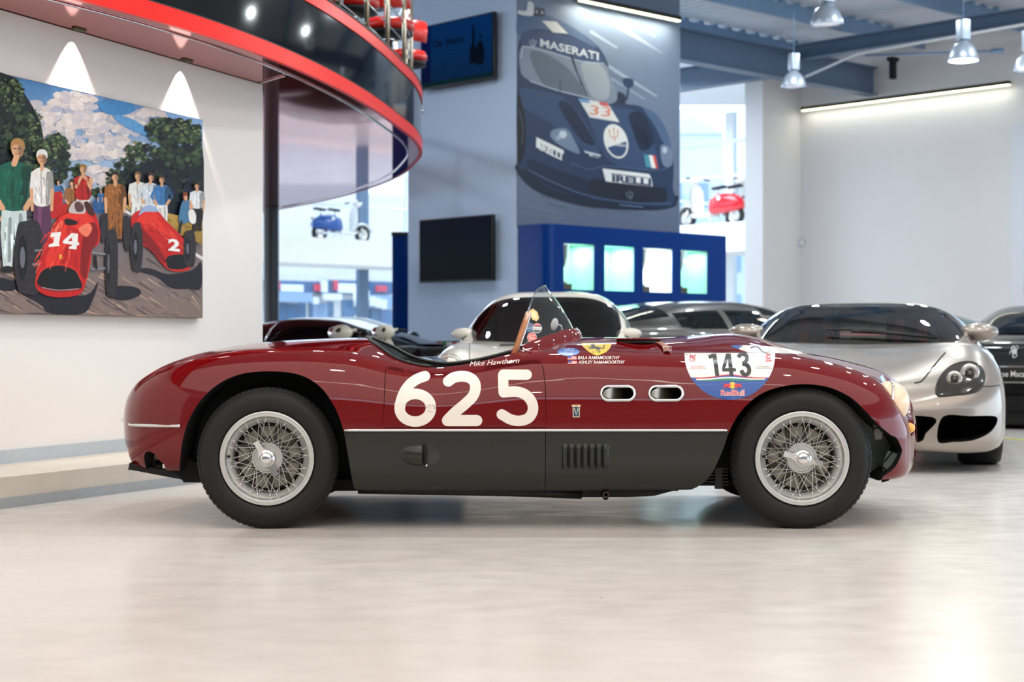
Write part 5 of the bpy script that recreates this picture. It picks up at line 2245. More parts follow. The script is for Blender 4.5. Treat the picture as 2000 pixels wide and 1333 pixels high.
def tyre(x, y, rx, ry, tread_dx):
    A.smooth([(x - rx, y), (x - rx * .6, y - ry * .86), (x, y - ry), (x + rx * .6 + tread_dx, y - ry * .95), (x + rx + tread_dx, y), (x + rx * .6 + tread_dx, y + ry * .95), (x, y + ry), (x - rx * .6, y + ry * .86)], TYRE_P, n=5)
    for k in range(7):
        t = -0.8 + 1.6 * k / 6
        A.stroke([(x - rx * .5 + tread_dx * .3, y + ry * t), (x + rx * .5 + tread_dx * .8, y + ry * t * .98)], 2.4, (66, 60, 62), False)
    A.ell((x - rx * .1, y), rx * .5, ry * .62, (20, 18, 22))
    A.ell((x - rx * .1, y), rx * .26, ry * .30, (104, 104, 110))


RD, RM, RL, RH = (132, 16, 20), (192, 28, 26), (222, 50, 36), (238, 120, 92)
# car no. 2 (right)
A.smooth([(628, 780), (640, 762), (658, 768), (666, 830), (660, 930), (645, 944), (632, 900)], TYRE_P, n=4)
A.smooth([(668, 790), (690, 745), (740, 730), (800, 735), (850, 790), (920, 860), (972, 930), (982, 1000), (960, 1040), (890, 1046), (840, 1020), (770, 940), (700, 890)], RM, n=6)
A.smooth([(700, 790), (740, 745), (790, 742), (840, 800), (900, 868), (900, 890), (830, 850), (760, 810)], RL, n=5)
A.smooth([(690, 800), (760, 860), (820, 940), (850, 1010), (800, 970), (720, 890)], RD, n=5)
A.smooth([(708, 760), (730, 720), (770, 708), (804, 728), (800, 742), (740, 742)], (148, 168, 200), n=4)
A.smooth([(844, 1000), (860, 968), (930, 960), (976, 976), (974, 1018), (930, 1036), (860, 1034)], (20, 16, 20), n=4)
A.stroke([(846, 1000), (860, 1034), (930, 1038), (974, 1020)], 5, RL, False, n=4)
tyre(694, 922, 30, 124, 6)
tyre(960, 930, 26, 92, 14)
A.text('2', 858, 936, 80, (240, 232, 226), 60, -0.1, .12, .04)
# car no. 14
A.smooth([(515, 770), (530, 750), (548, 760), (552, 830), (530, 900), (514, 870)], TYRE_P, n=4)
tyre(120, 975, 50, 184, 50)
A.stroke([(170, 1010), (240, 1010)], 12, (120, 120, 126))
A.stroke([(180, 940), (250, 936)], 10, (120, 120, 126))
A.stroke([(470, 950), (550, 960)], 10, (130, 130, 136))
A.stroke([(470, 1035), (545, 1030)], 12, (120, 120, 126))
A.stroke([(486, 970), (492, 1030)], 14, (30, 28, 32))
A.smooth([(350, 745), (400, 700), (450, 700), (490, 760), (512, 850), (500, 910), (470, 930), (462, 1000), (440, 1100), (410, 1160), (330, 1178), (240, 1170), (184, 1130), (186, 1060), (220, 930), (260, 840), (300, 770)], RM, n=6)
A.smooth([(300, 790), (350, 750), (440, 750), (480, 800), (450, 860), (380, 820)], RL, n=5)
A.smooth([(240, 960), (300, 830), (340, 800), (330, 900), (300, 1010), (240, 1030)], RL, n=5)
A.smooth([(430, 830), (486, 800), (500, 880), (460, 960), (440, 1080), (410, 1040)], RD, n=5)
A.smooth([(260, 870), (300, 800), (320, 796), (290, 880)], RH, n=4)
A.smooth([(400, 830), (450, 800), (470, 830), (440, 870)], RH, n=4)
A.smooth([(188, 1100), (220, 1040), (300, 1016), (380, 1040), (412, 1090), (408, 1136), (300, 1146), (210, 1130)], (18, 14, 18), n=5)
A.stroke([(190, 1110), (215, 1132), (300, 1148), (405, 1138)], 7, (150, 26, 26), False, n=4)
A.stroke([(186, 1090), (220, 1034), (300, 1010), (380, 1034), (414, 1090)], 6, RL, False, n=5)
A.stroke([(215, 1128), (300, 1142), (404, 1134)], 2.4, (196, 190, 190), False, n=4)
A.smooth([(326, 794), (340, 776), (392, 790), (388, 808), (340, 810)], (28, 14, 16), n=4)
A.smooth([(350, 742), (372, 694), (410, 684), (436, 712), (434, 748), (400, 752)], (196, 178, 176), n=4)
A.smooth([(380, 700), (404, 690), (428, 716), (420, 740), (390, 740)], (90, 60, 56), n=4)
A.smooth([(428, 700), (450, 690), (476, 730), (480, 762), (450, 752)], (70, 30, 26), n=4)
tyre(556, 1005, 20, 170, 26)
WN = (240, 232, 226)
A.poly([(262, 850), (312, 844), (300, 905), (306, 916), (246, 922), (250, 908), (272, 902), (278, 868), (256, 872)], WN)
A.poly([(366, 850), (398, 854), (396, 896), (404, 900), (402, 912), (392, 914), (390, 934), (350, 930), (354, 920), (366, 916), (368, 910), (320, 902), (322, 890)], WN)
A.poly([(366, 872), (368, 892), (346, 890)], RM)
A.smooth([(304, 962), (320, 962), (320, 978), (312, 986), (305, 978)], (232, 190, 60), n=3)
for k in range(46):
    t_, w_ = R_.uniform(0, 1), R_.uniform(-.8, .8)
    u0, v0 = 330 - 40 * t_ + w_ * (90 + 50 * t_), 780 + 230 * t_
    A.stroke([(u0, v0), (u0 - 14 + 18 * w_, v0 + R_.uniform(20, 60))], [R_.uniform(3, 9), 2], R_.choice([(206, 40, 32), (170, 22, 24), (236, 92, 70), (150, 18, 22), (226, 60, 44)]))
for k in range(26):
    t_, w_ = R_.uniform(0, 1), R_.uniform(-.8, .8)
    u0, v0 = 760 + 140 * t_ + w_ * 50, 780 + 160 * t_ - w_ * 36
    A.stroke([(u0, v0), (u0 + 22, v0 + R_.uniform(10, 34))], [R_.uniform(3, 7), 2], R_.choice([(206, 40, 32), (170, 22, 24), (236, 92, 70), (226, 60, 44)]))
A.poly([(262, 850), (312, 844), (300, 905), (306, 916), (246, 922), (250, 908), (272, 902), (278, 868), (256, 872)], WN)
A.poly([(366, 850), (398, 854), (396, 896), (404, 900), (402, 912), (392, 914), (390, 934), (350, 930), (354, 920), (366, 916), (368, 910), (320, 902), (322, 890)], WN)
A.poly([(366, 872), (368, 892), (346, 890)], RM)
A.text('2', 858, 936, 80, (240, 232, 226), 60, -0.1, .12, .04)
# keep the paint on the canvas
t_hi = (ends[1] - ends[0]).dot(WL_DIR) - .002
for i, p in enumerate(A.v):
    tt = (p - ends[0]).dot(WL_DIR)
    if tt > t_hi:
        p = p - WL_DIR * (tt - t_hi)
    if tt < .002:
        p = p + WL_DIR * (.002 - tt)
    p.z = min(max(p.z, z_lo + .001), z_hi - .001)
    A.v[i] = p
A.build('painted_picture', PRINT, pt, PO, EYE)

# ------------------------------------------------------------------ the racing poster on the block
PN = -V                                   # poster face looks this way
PN0 = COL + PN * 0.012


def place_poster(u, v, h):
    return hit_plane(1000 + u / 2.897, v / 2.897, PN0 + PN * (0.0004 + h), PN)


po = thing('racing_poster', 'tall wall poster of a dark blue race car numbered 33', 'poster', tuple(hit_plane(1170, 440, PN0, PN)))
PO2 = po.location
pl = [hit_plane(x, 300, PN0, PN) for x in (1010.5, 1327.5)]
z0_, z1_ = far_z(1.9), Z_TOP - .15
m = MB()
q = [Vector((p.x, p.y, z)) for z in (z0_, z1_) for p in pl]
bkk = [p - PN * 0.011 for p in q]
m.add(q + bkk, [(0, 1, 3, 2), (5, 4, 6, 7), (0, 4, 5, 1), (1, 5, 7, 3), (3, 7, 6, 2), (2, 6, 4, 0)], None, False)
m.build('poster_board', mat('poster_edge', (90, 98, 112), 0.5, noise_amt=.02), po, PO2, fix=True)
B = Art(place_poster, 0.00005)
B.poly([(31, -190), (946, -190), (946, 620), (31, 620)], (112, 128, 150), (104, 118, 140))
B.poly([(31, 600), (946, 600), (946, 1320), (31, 1270)], (104, 118, 140), (92, 102, 122))
for k in range(26):
    u0, v0 = R_.uniform(120, 760), R_.uniform(-60, 520)
    L = R_.uniform(150, 420)
    a, b = (u0, v0), (min(u0 + L, 936), v0 + L * .62)
    if b[0] < 930:
        B.stroke([a, b], [R_.uniform(8, 40), R_.uniform(4, 16)], R_.choice([(124, 140, 160), (140, 154, 172), (98, 112, 134), (150, 164, 180), (110, 124, 146)]), False)
for k in range(10):
    u0, v0 = R_.uniform(60, 640), R_.uniform(1090, 1200)
    B.stroke([(u0, v0), (u0 + 200, v0 + 50)], [R_.uniform(6, 20), 4], R_.choice([(84, 94, 114), (104, 114, 132)]), False)
D0, D1, D2, D3, D4 = (24, 38, 64), (36, 54, 84), (50, 70, 104), (72, 94, 126), (104, 124, 150)
B.smooth([(34, 985), (150, 1090), (420, 1170), (760, 1192), (905, 1176), (935, 1140), (900, 1100), (500, 1060), (200, 1000), (34, 930)], (22, 34, 54), n=5)
B.smooth([(31, 330), (60, 180), (110, 110), (200, 95), (330, 150), (450, 230), (530, 330), (600, 560), (720, 600), (820, 650), (880, 760), (914, 930), (910, 1060), (925, 1130), (880, 1170), (640, 1150), (400, 1120), (200, 1060), (90, 960), (31, 900)], D1, n=6)
B.smooth([(31, 80), (60, 70), (180, 80), (320, 140), (440, 225), (470, 270), (300, 190), (120, 165), (31, 200)], D3, n=5)
B.poly([(170, 118), (250, 122), (316, 190), (232, 184)], (206, 206, 200))
B.smooth([(60, 185), (150, 175), (330, 215), (470, 280), (530, 360), (500, 370), (300, 330), (140, 280), (60, 260)], D2, n=5)
B.smooth([(56, 265), (200, 285), (360, 340), (520, 362), (560, 440), (596, 560), (520, 590), (420, 550), (260, 510), (100, 455), (48, 400)], (120, 132, 146), n=5)
B.smooth([(100, 300), (200, 310), (330, 400), (420, 548), (330, 525), (180, 480)], (92, 102, 116), n=5)
B.smooth([(390, 360), (500, 370), (550, 460), (540, 560), (450, 540)], (150, 158, 166), n=5)
B.stroke([(56, 262), (140, 275), (300, 320), (400, 348), (522, 360)], 5, (170, 184, 200), False, n=4)
B.stroke([(100, 458), (260, 512), (420, 552), (540, 592)], 6, (166, 180, 196), False, n=4)
B.stroke([(318, 250), (340, 330), (376, 430), (430, 552)], [9, 12, 9, 5], (28, 36, 52), False, n=4)
B.stroke([(336, 300), (392, 480)], 6, (50, 60, 78))
B.stroke([(60, 262), (52, 330)], 5, (170, 184, 200), False)
B.stroke([(272, 455), (272, 545)], 5, (40, 50, 70))
B.smooth([(630, 444), (684, 450), (682, 490), (640, 492)], D1, n=4)
B.stroke([(660, 490), (650, 560)], 12, D1)
B.smooth([(600, 520), (640, 540), (640, 590), (600, 580)], (34, 44, 62), n=4)
# bonnet, wings, openings
B.smooth([(50, 500), (180, 520), (300, 560), (420, 700), (500, 880), (420, 860), (250, 720), (120, 640), (60, 600)], D2, n=5)
B.smooth([(400, 560), (600, 610), (720, 640), (780, 760), (830, 940), (700, 960), (540, 900), (450, 720)], D2, n=5)
B.smooth([(260, 580), (330, 590), (420, 720), (470, 820), (400, 800), (320, 700)], D0, n=5)
B.smooth([(660, 650), (740, 640), (800, 760), (790, 830), (730, 850), (690, 760)], D0, n=5)
for k in range(7):
    B.stroke([(690 + 12 * k, 690 + 10 * k), (706 + 12 * k, 800 + 6 * k)], 5, (14, 22, 38), False)
    B.stroke([(290 + 18 * k, 610 + 30 * k), (330 + 16 * k, 640 + 28 * k)], 5, (14, 22, 38), False)
B.smooth([(740, 610), (820, 650), (880, 750), (905, 880), (850, 800), (800, 700)], D3, n=5)
B.smooth([(216, 760), (240, 732), (310, 730), (350, 790), (384, 868), (320, 850), (240, 800)], (112, 130, 152), n=5)
B.ell((288, 762), 22, 22, (190, 200, 208))
B.ell((262, 780), 14, 14, (150, 164, 180))
B.smooth([(840, 830), (870, 822), (904, 850), (906, 930), (870, 946), (846, 910)], (106, 122, 146), n=5)
B.ell((864, 850), 14, 18, (170, 182, 194))
B.smooth([(31, 540), (60, 600), (78, 720), (70, 860), (31, 920)], (20, 24, 34), n=4)
B.stroke([(40, 620), (62, 720), (56, 820)], 8, (60, 66, 76), False, n=4)
B.smooth([(90, 900), (250, 960), (440, 1030), (440, 1130), (250, 1070), (120, 1000)], D0, n=5)
B.smooth([(450, 1015), (640, 1040), (840, 1060), (870, 1075), (860, 1150), (640, 1140), (460, 1110)], (24, 32, 48), n=5)
B.stroke([(330, 920), (440, 960), (540, 940), (820, 965), (905, 935)], 5, D3, False, n=4)
B.stroke([(90, 960), (250, 1040), (440, 1110), (700, 1150), (900, 1150)], 6, D3, False, n=4)
# lettering and emblems on the poster car
B.text('MASERATI', 160, 262, 62, (206, 212, 216), 330, 0.0, 0.0, 0.02, slope=0.24)
B.poly([(374, 556), (540, 582), (608, 692), (440, 664)], (216, 216, 212))
B.poly([(374, 556), (432, 564), (444, 584), (384, 578)], (110, 150, 190))
B.poly([(488, 574), (540, 582), (552, 604), (502, 598)], (196, 92, 90))
B.text('33', 438, 646, 74, (214, 110, 70), 118, 0, 0.13, 0.0)
B.ell((588, 800), 66, 100, (220, 220, 216), rot=-0.32)
lo_ = []
for a_ in np.linspace(math.radians(12), math.radians(168), 20):
    ex_, ey_ = 57 * math.cos(a_), 90 * math.sin(a_)
    lo_.append((588 + ex_ * math.cos(-.32) - ey_ * math.sin(-.32), 800 + ex_ * math.sin(-.32) + ey_ * math.cos(-.32)))
B.poly(lo_, (50, 70, 110))
TR = (206, 130, 90)


def trident(x, y, s, col, sl=0.0):
    B.stroke([(x, y - 34 * s), (x + 6 * s, y + 34 * s)], 5 * s, col)
    B.stroke([(x - 26 * s, y - 22 * s), (x - 20 * s, y + 6 * s), (x + 2 * s, y + 16 * s), (x + 22 * s, y + 8 * s), (x + 24 * s, y - 20 * s)], 5 * s, col, n=4)
    for dx in (-26, 0, 24):
        B.poly([(x + (dx - 6) * s, y - (20 if dx else 32) * s), (x + dx * s, y - (40 if dx else 52) * s), (x + (dx + 6) * s, y - (20 if dx else 32) * s)], col)


trident(576, 766, .95, TR)
B.text('MASERATI', 556, 818, 20, (220, 220, 216), 94, 0, .18, .02)
trident(118, 250, .62, (196, 206, 214))
trident(666, 1110, .62, (120, 134, 152))
B.poly([(746, 874), (774, 878), (790, 950), (758, 944)], (70, 140, 160))
B.poly([(774, 878), (796, 880), (814, 954), (790, 950)], (226, 226, 222))
B.poly([(796, 880), (812, 882), (826, 956), (814, 954)], (206, 70, 60))


def tyre_sign(pl, txt, base, w, size, slope):
    B.poly(pl, (222, 224, 224))
    B.text(txt, base[0], base[1], size, (34, 48, 74), w, 0, 0, .05, slope=slope)


# long P bar over the remaining letters
B.poly([(138, 776), (294, 852), (290, 876), (160, 812), (156, 842), (136, 834)], (222, 224, 224))
B.text('IRELLI', 156, 846, 46, (222, 224, 224), 126, 0, 0, .05, slope=.48)
B.poly([(512, 954), (776, 986), (788, 1008), (560, 980), (556, 1030), (530, 1026)], (224, 226, 226))
B.poly([(548, 984), (790, 1012), (795, 1056), (552, 1030)], (224, 226, 226))
B.text('IRELLI', 566, 1026, 52, (44, 58, 84), 222, 0, 0, .05, slope=.115)
B.poly([(406, 852), (500, 876), (504, 886), (416, 866)], (196, 204, 210))
B.text('MC12', 436, 884, 24, (196, 204, 210), 54, .2, 0, .02, slope=.2)
B.stroke([(610, 1160), (740, 1172)], 6, (90, 116, 150))
B.ell((140, 66), 16, 24, (30, 34, 42))
B.ell((170, 70), 16, 24, (30, 34, 42))
B.ell((140, 66), 9, 14, (130, 140, 150))
B.ell((170, 70), 9, 14, (130, 140, 150))
B.smooth([(90, 10), (120, 20), (122, 80), (96, 90), (40, 80), (34, 60), (80, 60)], (200, 206, 210), n=4)
B.build('printed_picture', POSTER, po, PO2, EYE)

# ------------------------------------------------------------------ the two screens on the block
TN = -U
for nm, px, on in (('upper wall mounted flat screen showing a dark blue finance advert', [(820, 53), (963, 22), (966, 150), (822, 178)], True),
                   ('lower wall mounted flat screen, switched off and dark', [(817, 431), (960, 418), (962, 548), (820, 553)], False)):
    c = [hit_plane(x, y, COL + TN * 0.13, TN) for x, y in px]
    xr = (c[1] + c[2]) / 2
    xl = (c[0] + c[3]) / 2
    zt, zb = (c[0].z + c[1].z) / 2, (c[2].z + c[3].z) / 2
    t = thing('flat_screen', nm, 'television', tuple((xl + xr) / 2), 0, 'flat screens on the pale blue block')
    t.location.z = zb
    o_ = t.location
    m = MB()
    mid = (xl + xr) / 2
    w = (xr - xl).xy.length
    m.box((mid.x + U.x * .03, mid.y + U.y * .03, (zt + zb) / 2), (w, .055, zt - zb), ANG_V, bev=.006)
    m.build('screen_case', BLACK_SATIN, t, o_)
    m = MB()
    m.box((mid.x + U.x * .09, mid.y + U.y * .09, (zt + zb) / 2), (w * .3, .08, (zt - zb) * .4), ANG_V)
    m.build('wall_mount', BLACK_MATT, t, o_)

    def place_tv(u, v, h, z1=zt, z0=zb, a=xl, b=xr):
        p = a.lerp(b, 0.015 + .97 * u)
        return Vector((p.x, p.y, z1 - (z1 - z0) * (0.025 + .95 * v))) + TN * (0.007 + h)
    T_ = Art(place_tv, 0.0002)
    if on:
        T_.poly([(0, 0), (1, 0), (1, 1), (0, 1)], (8, 60, 116), (6, 44, 84))
        T_.poly([(0, 0), (.14, 0), (.14, 1), (0, 1)], (8, 30, 92), (4, 16, 60))
        T_.text('City  Finance', .17, .36, .155, (4, 12, 26), .44, 0, 0, .02)
        for k in range(3):
            T_.stroke([(.18, .44 + .06 * k), (.66 - .05 * k, .44 + .06 * k)], .014, (10, 66, 112), False)
        for k in range(6):
            for a_ in (.18, .36, .53):
                T_.stroke([(a_, .64 + .045 * k), (a_ + .13, .64 + .045 * k)], .01, (8, 58, 100), False)
        T_.poly([(.70, .48), (.73, .44), (.735, .15), (.745, .12), (.76, .15), (.765, .46), (.79, .52), (.79, .74), (.70, .74)], (4, 14, 30))
        T_.smooth([(.79, .5), (.83, .40), (.87, .44), (.89, .56), (.88, .76), (.79, .76)], (4, 16, 34), n=3)
        T_.ell((.845, .34), .02, .04, (6, 30, 60))
        T_.poly([(0, .93), (1, .93), (1, 1), (0, 1)], (6, 44, 50))
    else:
        T_.poly([(0, 0), (1, 0), (1, 1), (0, 1)], (4, 16, 34), (3, 10, 22))
    T_.build('display', SCREEN, t, o_, EYE)
# ------------------------------------------------------------------ blue display cabinets
BLUE_LACQ = mat('blue_lacquer', (0, 50, 122), 0.14, spec=0.15, noise_amt=0.02)
MINT = mat('mint_niche', (186, 232, 218), 0.5, noise_amt=0.01)
NICHE_WHITE = mat('niche_white', (240, 246, 242), 0.5, noise_amt=0.01)
CASE_GLASS = glass_mat('case_glass', (240, 250, 248))
CORN = COL - V * 0.4 * SB
FN = -V


def fpt(s, z, dpt=0.0):
    p = CORN + U * s + V * dpt
    return Vector((p.x, p.y, z))


def front_sz(px, py):
    p = hit_plane(px, py, CORN, FN)
    return (p - CORN).dot(U), p.z


cab = thing('display_cabinet', 'long blue lacquer trophy cabinet with lit mint niches in front of the poster', 'cabinet', tuple(CORN))
CBO = cab.location
ztop = front_sz(1200, 446)[1]
s_end = front_sz(1418, 460)[0]
niches = [(1101, 1162, 476, 566), (1181, 1240, 482, 569), (1256, 1314, 485.5, 572), (1330, 1383, 491, 573)]
nz = []
for a, b, c, d in niches:
    s0, zt = front_sz(a, c)
    s1, zb = front_sz(b, d)
    nz.append((s0, s1))
zt0 = sum(front_sz((a + b) / 2, c)[1] for a, b, c, d in niches) / 4
zb0 = sum(front_sz((a + b) / 2, d)[1] for a, b, c, d in niches) / 4
hN = zt0 - zb0
zt1 = zb0 - 0.14 * SB
zb1 = max(0.15, zt1 - hN)
DEP = 0.40 * SB - 0.02
R0 = 0.10 * SB
# plan of the carcass with its rounded left corner, cut into fronts
m = MB()


def slab_f(s0, s1, z0, z1, d=0.02):
    a, b = fpt(s0, 0), fpt(s1, 0)
    e, f = fpt(s1, 0, d), fpt(s0, 0, d)
    m.prism([tuple(p[:2]) for p in (a, b, e, f)], z0, z1, 'Z')


slab_f(R0, s_end, zt0, ztop)
slab_f(R0, s_end, zb0 - 0.14 * SB, zb0)
slab_f(R0, s_end, 0.0, zb1)
xs_ = [R0] + [v for p in nz for v in p] + [s_end]
for i in range(0, len(xs_), 2):
    slab_f(xs_[i], xs_[i + 1], zb0, zt0)
    slab_f(xs_[i], xs_[i + 1], zb1, zt1)
arc = []
for k in range(9):
    a = PI / 2 * k / 8
    arc.append(fpt(R0 - R0 * math.sin(a), 0, R0 - R0 * math.cos(a)))
plan = [tuple(p[:2]) for p in arc] + [tuple(fpt(0, 0, DEP)[:2]), tuple(fpt(.02, 0, DEP)[:2]), tuple(fpt(.02, 0, R0)[:2]), tuple(fpt(R0, 0, .02)[:2])]
m.prism(plan, 0, ztop, 'Z', smooth=True)
m.prism([tuple(p[:2]) for p in (fpt(s_end - .02, 0, 0.02), fpt(s_end, 0, 0.02), fpt(s_end, 0, DEP), fpt(s_end - .02, 0, DEP))], 0, ztop, 'Z')
m.prism([tuple(p[:2]) for p in (fpt(R0, 0, 0.02), fpt(s_end, 0, 0.02), fpt(s_end, 0, DEP), fpt(.02, 0, DEP), fpt(.02, 0, R0))], ztop - .02, ztop, 'Z')
m.build('carcass', BLUE_LACQ, cab, CBO, fix=True, sharp=40)
NL = []
for row, (zt, zb) in enumerate(((zt0, zb0), (zt1, zb1))):
    for k, (s0, s1) in enumerate(nz):
        white = (k == 2 and row == 0)
        m = MB()
        dp = DEP - .06
        A_ = [fpt(s0, zb, .02), fpt(s1, zb, .02), fpt(s1, zt, .02), fpt(s0, zt, .02)]
        Bk = [fpt(s0, zb, dp), fpt(s1, zb, dp), fpt(s1, zt, dp), fpt(s0, zt, dp)]
        m.quad(Bk[0], Bk[1], Bk[2], Bk[3])
        m.quad(A_[0], Bk[0], Bk[3], A_[3])
        m.quad(A_[1], A_[2], Bk[2], Bk[1])
        m.quad(A_[0], A_[1], Bk[1], Bk[0])
        m.quad(A_[3], Bk[3], Bk[2], A_[2])
        nch = m.build('display_niche', NICHE_WHITE if white else MINT, cab, CBO)
        m = MB()
        m.quad(fpt(s0, zb, .012), fpt(s1, zb, .012), fpt(s1, zt, .012), fpt(s0, zt, .012))
        m.build('pane', CASE_GLASS, nch, CBO)
        if row == 0:
            c = fpt((s0 + s1) / 2, zt - .01, dp * .5)
            area('niche_light', c, (s1 - s0) * .7, 5.5 if not white else 14, (.92, 1.0, .97), (0, 0, ANG_U), size_y=dp * .5)


def trophy(loc, s, handles, label):
    t = thing('trophy', label, 'trophy', loc, ANG_U, 'trophies in the blue cabinet')
    m = MB()
    m.box((0, 0, .03 * s), (.16 * s, .16 * s, .06 * s), bev=.006)
    m.build('plinth', mat('dark_wood', (62, 40, 30), .4, noise_amt=.2, noise_scale=20) if 'dark_wood' not in bpy.data.materials else bpy.data.materials['dark_wood'], t)
    m = MB()
    m.lathe([(0, .06 * s), (.06 * s, .06 * s), (.065 * s, .08 * s), (.03 * s, .10 * s), (.018 * s, .16 * s), (.03 * s, .19 * s), (.02 * s, .21 * s), (.05 * s, .26 * s), (.075 * s, .36 * s), (.085 * s, .46 * s), (.10 * s, .52 * s), (.095 * s, .525 * s), (.07 * s, .40 * s), (0, .28 * s)], 24)
    m.build('cup', CHROME, t)
    if handles:
        for sx in (-1, 1):
            m = MB()
            m.tube([tuple(p) for p in spline([(sx * .075 * s, 0, .34 * s), (sx * .13 * s, 0, .36 * s), (sx * .15 * s, 0, .46 * s), (sx * .12 * s, 0, .52 * s), (sx * .09 * s, 0, .50 * s)], 5)], .008 * s, 8)
            m.build('handle', CHROME, t)
    return t


for k, hd, lb in ((0, False, 'tall silver trophy cup on a dark plinth in the leftmost lit niche'), (2, False, 'silver trophy cup in the bright white third niche'), (3, True, 'two handled silver trophy cup in the rightmost lit niche')):
    s0, s1 = nz[k]
    trophy(fpt(s0 + .12, zb0 + .003, .16), 1.12, hd, lb)

# narrow second blue cabinet at the other end of the block
m0c = P(800, 600, 21.55)
m0c.z = 0
t = thing('side_cabinet', 'narrow dark blue cabinet at the far left end of the pale block', 'cabinet', tuple(m0c))
zt = CAM_H + (HY - 452) / F_PX * 21.3
m = MB()
m.box((m0c.x, m0c.y, zt / 2 - .02), (.44, .34, zt - .06), 0, bev=.012)
m.build('carcass', mat('dark_blue_lacquer', (0, 44, 104), 0.15, spec=.15, noise_amt=.02), t, m0c)
m = MB()
m.box((m0c.x - .02, m0c.y - .18, zt * .5), (.36, .02, zt - .2), 0, bev=.004)
dd = m.build('door', bpy.data.materials['dark_blue_lacquer'], t, m0c)
m = MB()
m.tube([(m0c.x + .12, m0c.y - .2, zt * .45), (m0c.x + .12, m0c.y - .2, zt * .55)], .008, 8)
m.build('handle', CHROME, dd, m0c)
m = MB()
m.box((m0c.x, m0c.y, zt - .03), (.46, .36, .05), 0, bev=.006)
m.build('top', BLACK_SATIN, t, m0c)

# ------------------------------------------------------------------ LED strips
LEDM = mat('led_strip', (255, 255, 235), 0.4, noise_amt=0.01, emit=(255, 250, 200), emit_strength=3.5)


def led_bar(name, label, a, b, nrm, power, col, n_led=60, down=0.0):
    """slim lamp from a to b held off a wall whose normal is nrm"""
    t = thing('led_light_bar', label, 'light', tuple((a + b) / 2))
    o = t.location
    d = (b - a)
    mid, an = (a + b) / 2, math.atan2(d.y, d.x)
    m = MB()
    m.box(mid + UP * .035, (d.length, .07, .05), an)
    m.build('housing', BLACK_SATIN, t, o)
    m = MB()
    for k in range(n_led):
        q = a.lerp(b, (k + .5) / n_led)
        m.box(q + UP * .003, (d.length / n_led * .72, .055, .016), an)
    e = m.build('led_strip', LEDM, t, o)
    e['kind'] = 'stuff'
    for f in (.1, .5, .9):
        m = MB()
        q = a.lerp(b, f) - nrm * .06
        m.box(q + UP * .03, (.03, .12, .03), an)
        m.build('bracket', BLACK_SATIN, t, o)
    q = mid - UP * .012
    l = area('led_light', q, d.length * .98, power, col, size_y=.05)
    l.rotation_euler = (0, 0, an)
    return t


RN = -U
a = hit_plane(1566, 216, RC + RN * .14, RN)
b = hit_plane(1973, 167, RC + RN * .14, RN)
z = (a.z + b.z) / 2
a.z = b.z = z
led_bar('x', 'long slim light strip washing the white right wall', a, b, RN, 5, (1.0, 1.0, .93))
a = hit_plane(1132, 2, PN0 + PN * .16, PN)
b = hit_plane(1327, 41, PN0 + PN * .16, PN)
z = (a.z + b.z) / 2
a.z = b.z = z
led_bar('x', 'slim yellowish light strip above the racing poster', a, b, PN, 22, (1.0, .95, .78), 36)

# ------------------------------------------------------------------ hanging lamps
LAMP_GREY = mat('lamp_aluminium', (176, 188, 204), 0.35, metal=.6, noise_amt=.03)


def pendant(px, py, wpx, Y, lit, label):
    """px,py: centre of the mouth"""
    c = P(px, py, Y)
    w = wpx / F_PX * Y
    t = thing('hanging_lamp', label, 'lamp', tuple(c), 0, 'hanging hall lamps under the roof')
    r = w / 2
    m = MB()
    m.lathe([(r, 0), (r * 1.02, .012), (r * .96, r * .35), (r * .80, r * .8), (r * .52, r * 1.12), (r * .3, r * 1.22), (r * .3, r * 1.35), (0, r * 1.35)], 32)
    m.lathe([(r * .98, .004), (r * .92, r * .34), (r * .76, r * .76), (r * .4, r * 1.06), (0, r * 1.1)], 32)
    m.build('lamp_shade', LAMP_GREY, t)
    m = MB()
    m.lathe([(0, r * .10), (r * .9, r * .10), (r * .9, r * .13), (0, r * .14)], 28)
    m.build('diffuser', mat('lamp_diffuser_lit', (255, 246, 224), .4, noise_amt=.01, emit=(255, 236, 190), emit_strength=6) if lit else (bpy.data.materials.get('lamp_diffuser') or mat('lamp_diffuser', (226, 232, 240), .3, noise_amt=.01, emit=(230, 236, 245), emit_strength=.5)), t)
    m = MB()
    m.box((0, 0, r * 1.35 + r * .75), (r * .72, r * .72, r * 1.4), .4, bev=.012)
    for sx in (-1, 1):
        m.tube([(sx * r * .33, 0, r * 1.2), (sx * r * .33, 0, r * 1.6)], .008, 6)
    m.build('ballast_box', LAMP_GREY, t)
    m = MB()
    m.tube([(0, 0, r * 2.7), (0, 0, Z_TOP - c.z - .0)], .006, 6)
    m.lathe([(.04, Z_TOP - c.z - .03), (.04, Z_TOP - c.z)], 10)
    m.build('suspension_wire', ZINC, t)
    if lit:
        l = bpy.data.lights.new('hall_lamp_light', 'POINT')
        l.energy = 40
        l.color = (1, .92, .78)
        l.shadow_soft_size = r * .6
        o = bpy.data.objects.new('hall_lamp_light', l)
        o.location = c - UP * .08
        C.objects.link(o)
    return t


pendant(1550.5, 171, 48, 20.6, False, 'small grey hanging lamp where the two steel beams meet')
pendant(1615, 49, 63, 17.6, False, 'grey hanging lamp cut by the top edge of the view')
pendant(1881.5, 119, 58, 18.2, True, 'lit grey hanging lamp in front of the light washed wall')
pendant(2010, 140, 58, 18.6, False, 'grey hanging lamp cut by the right edge of the view')

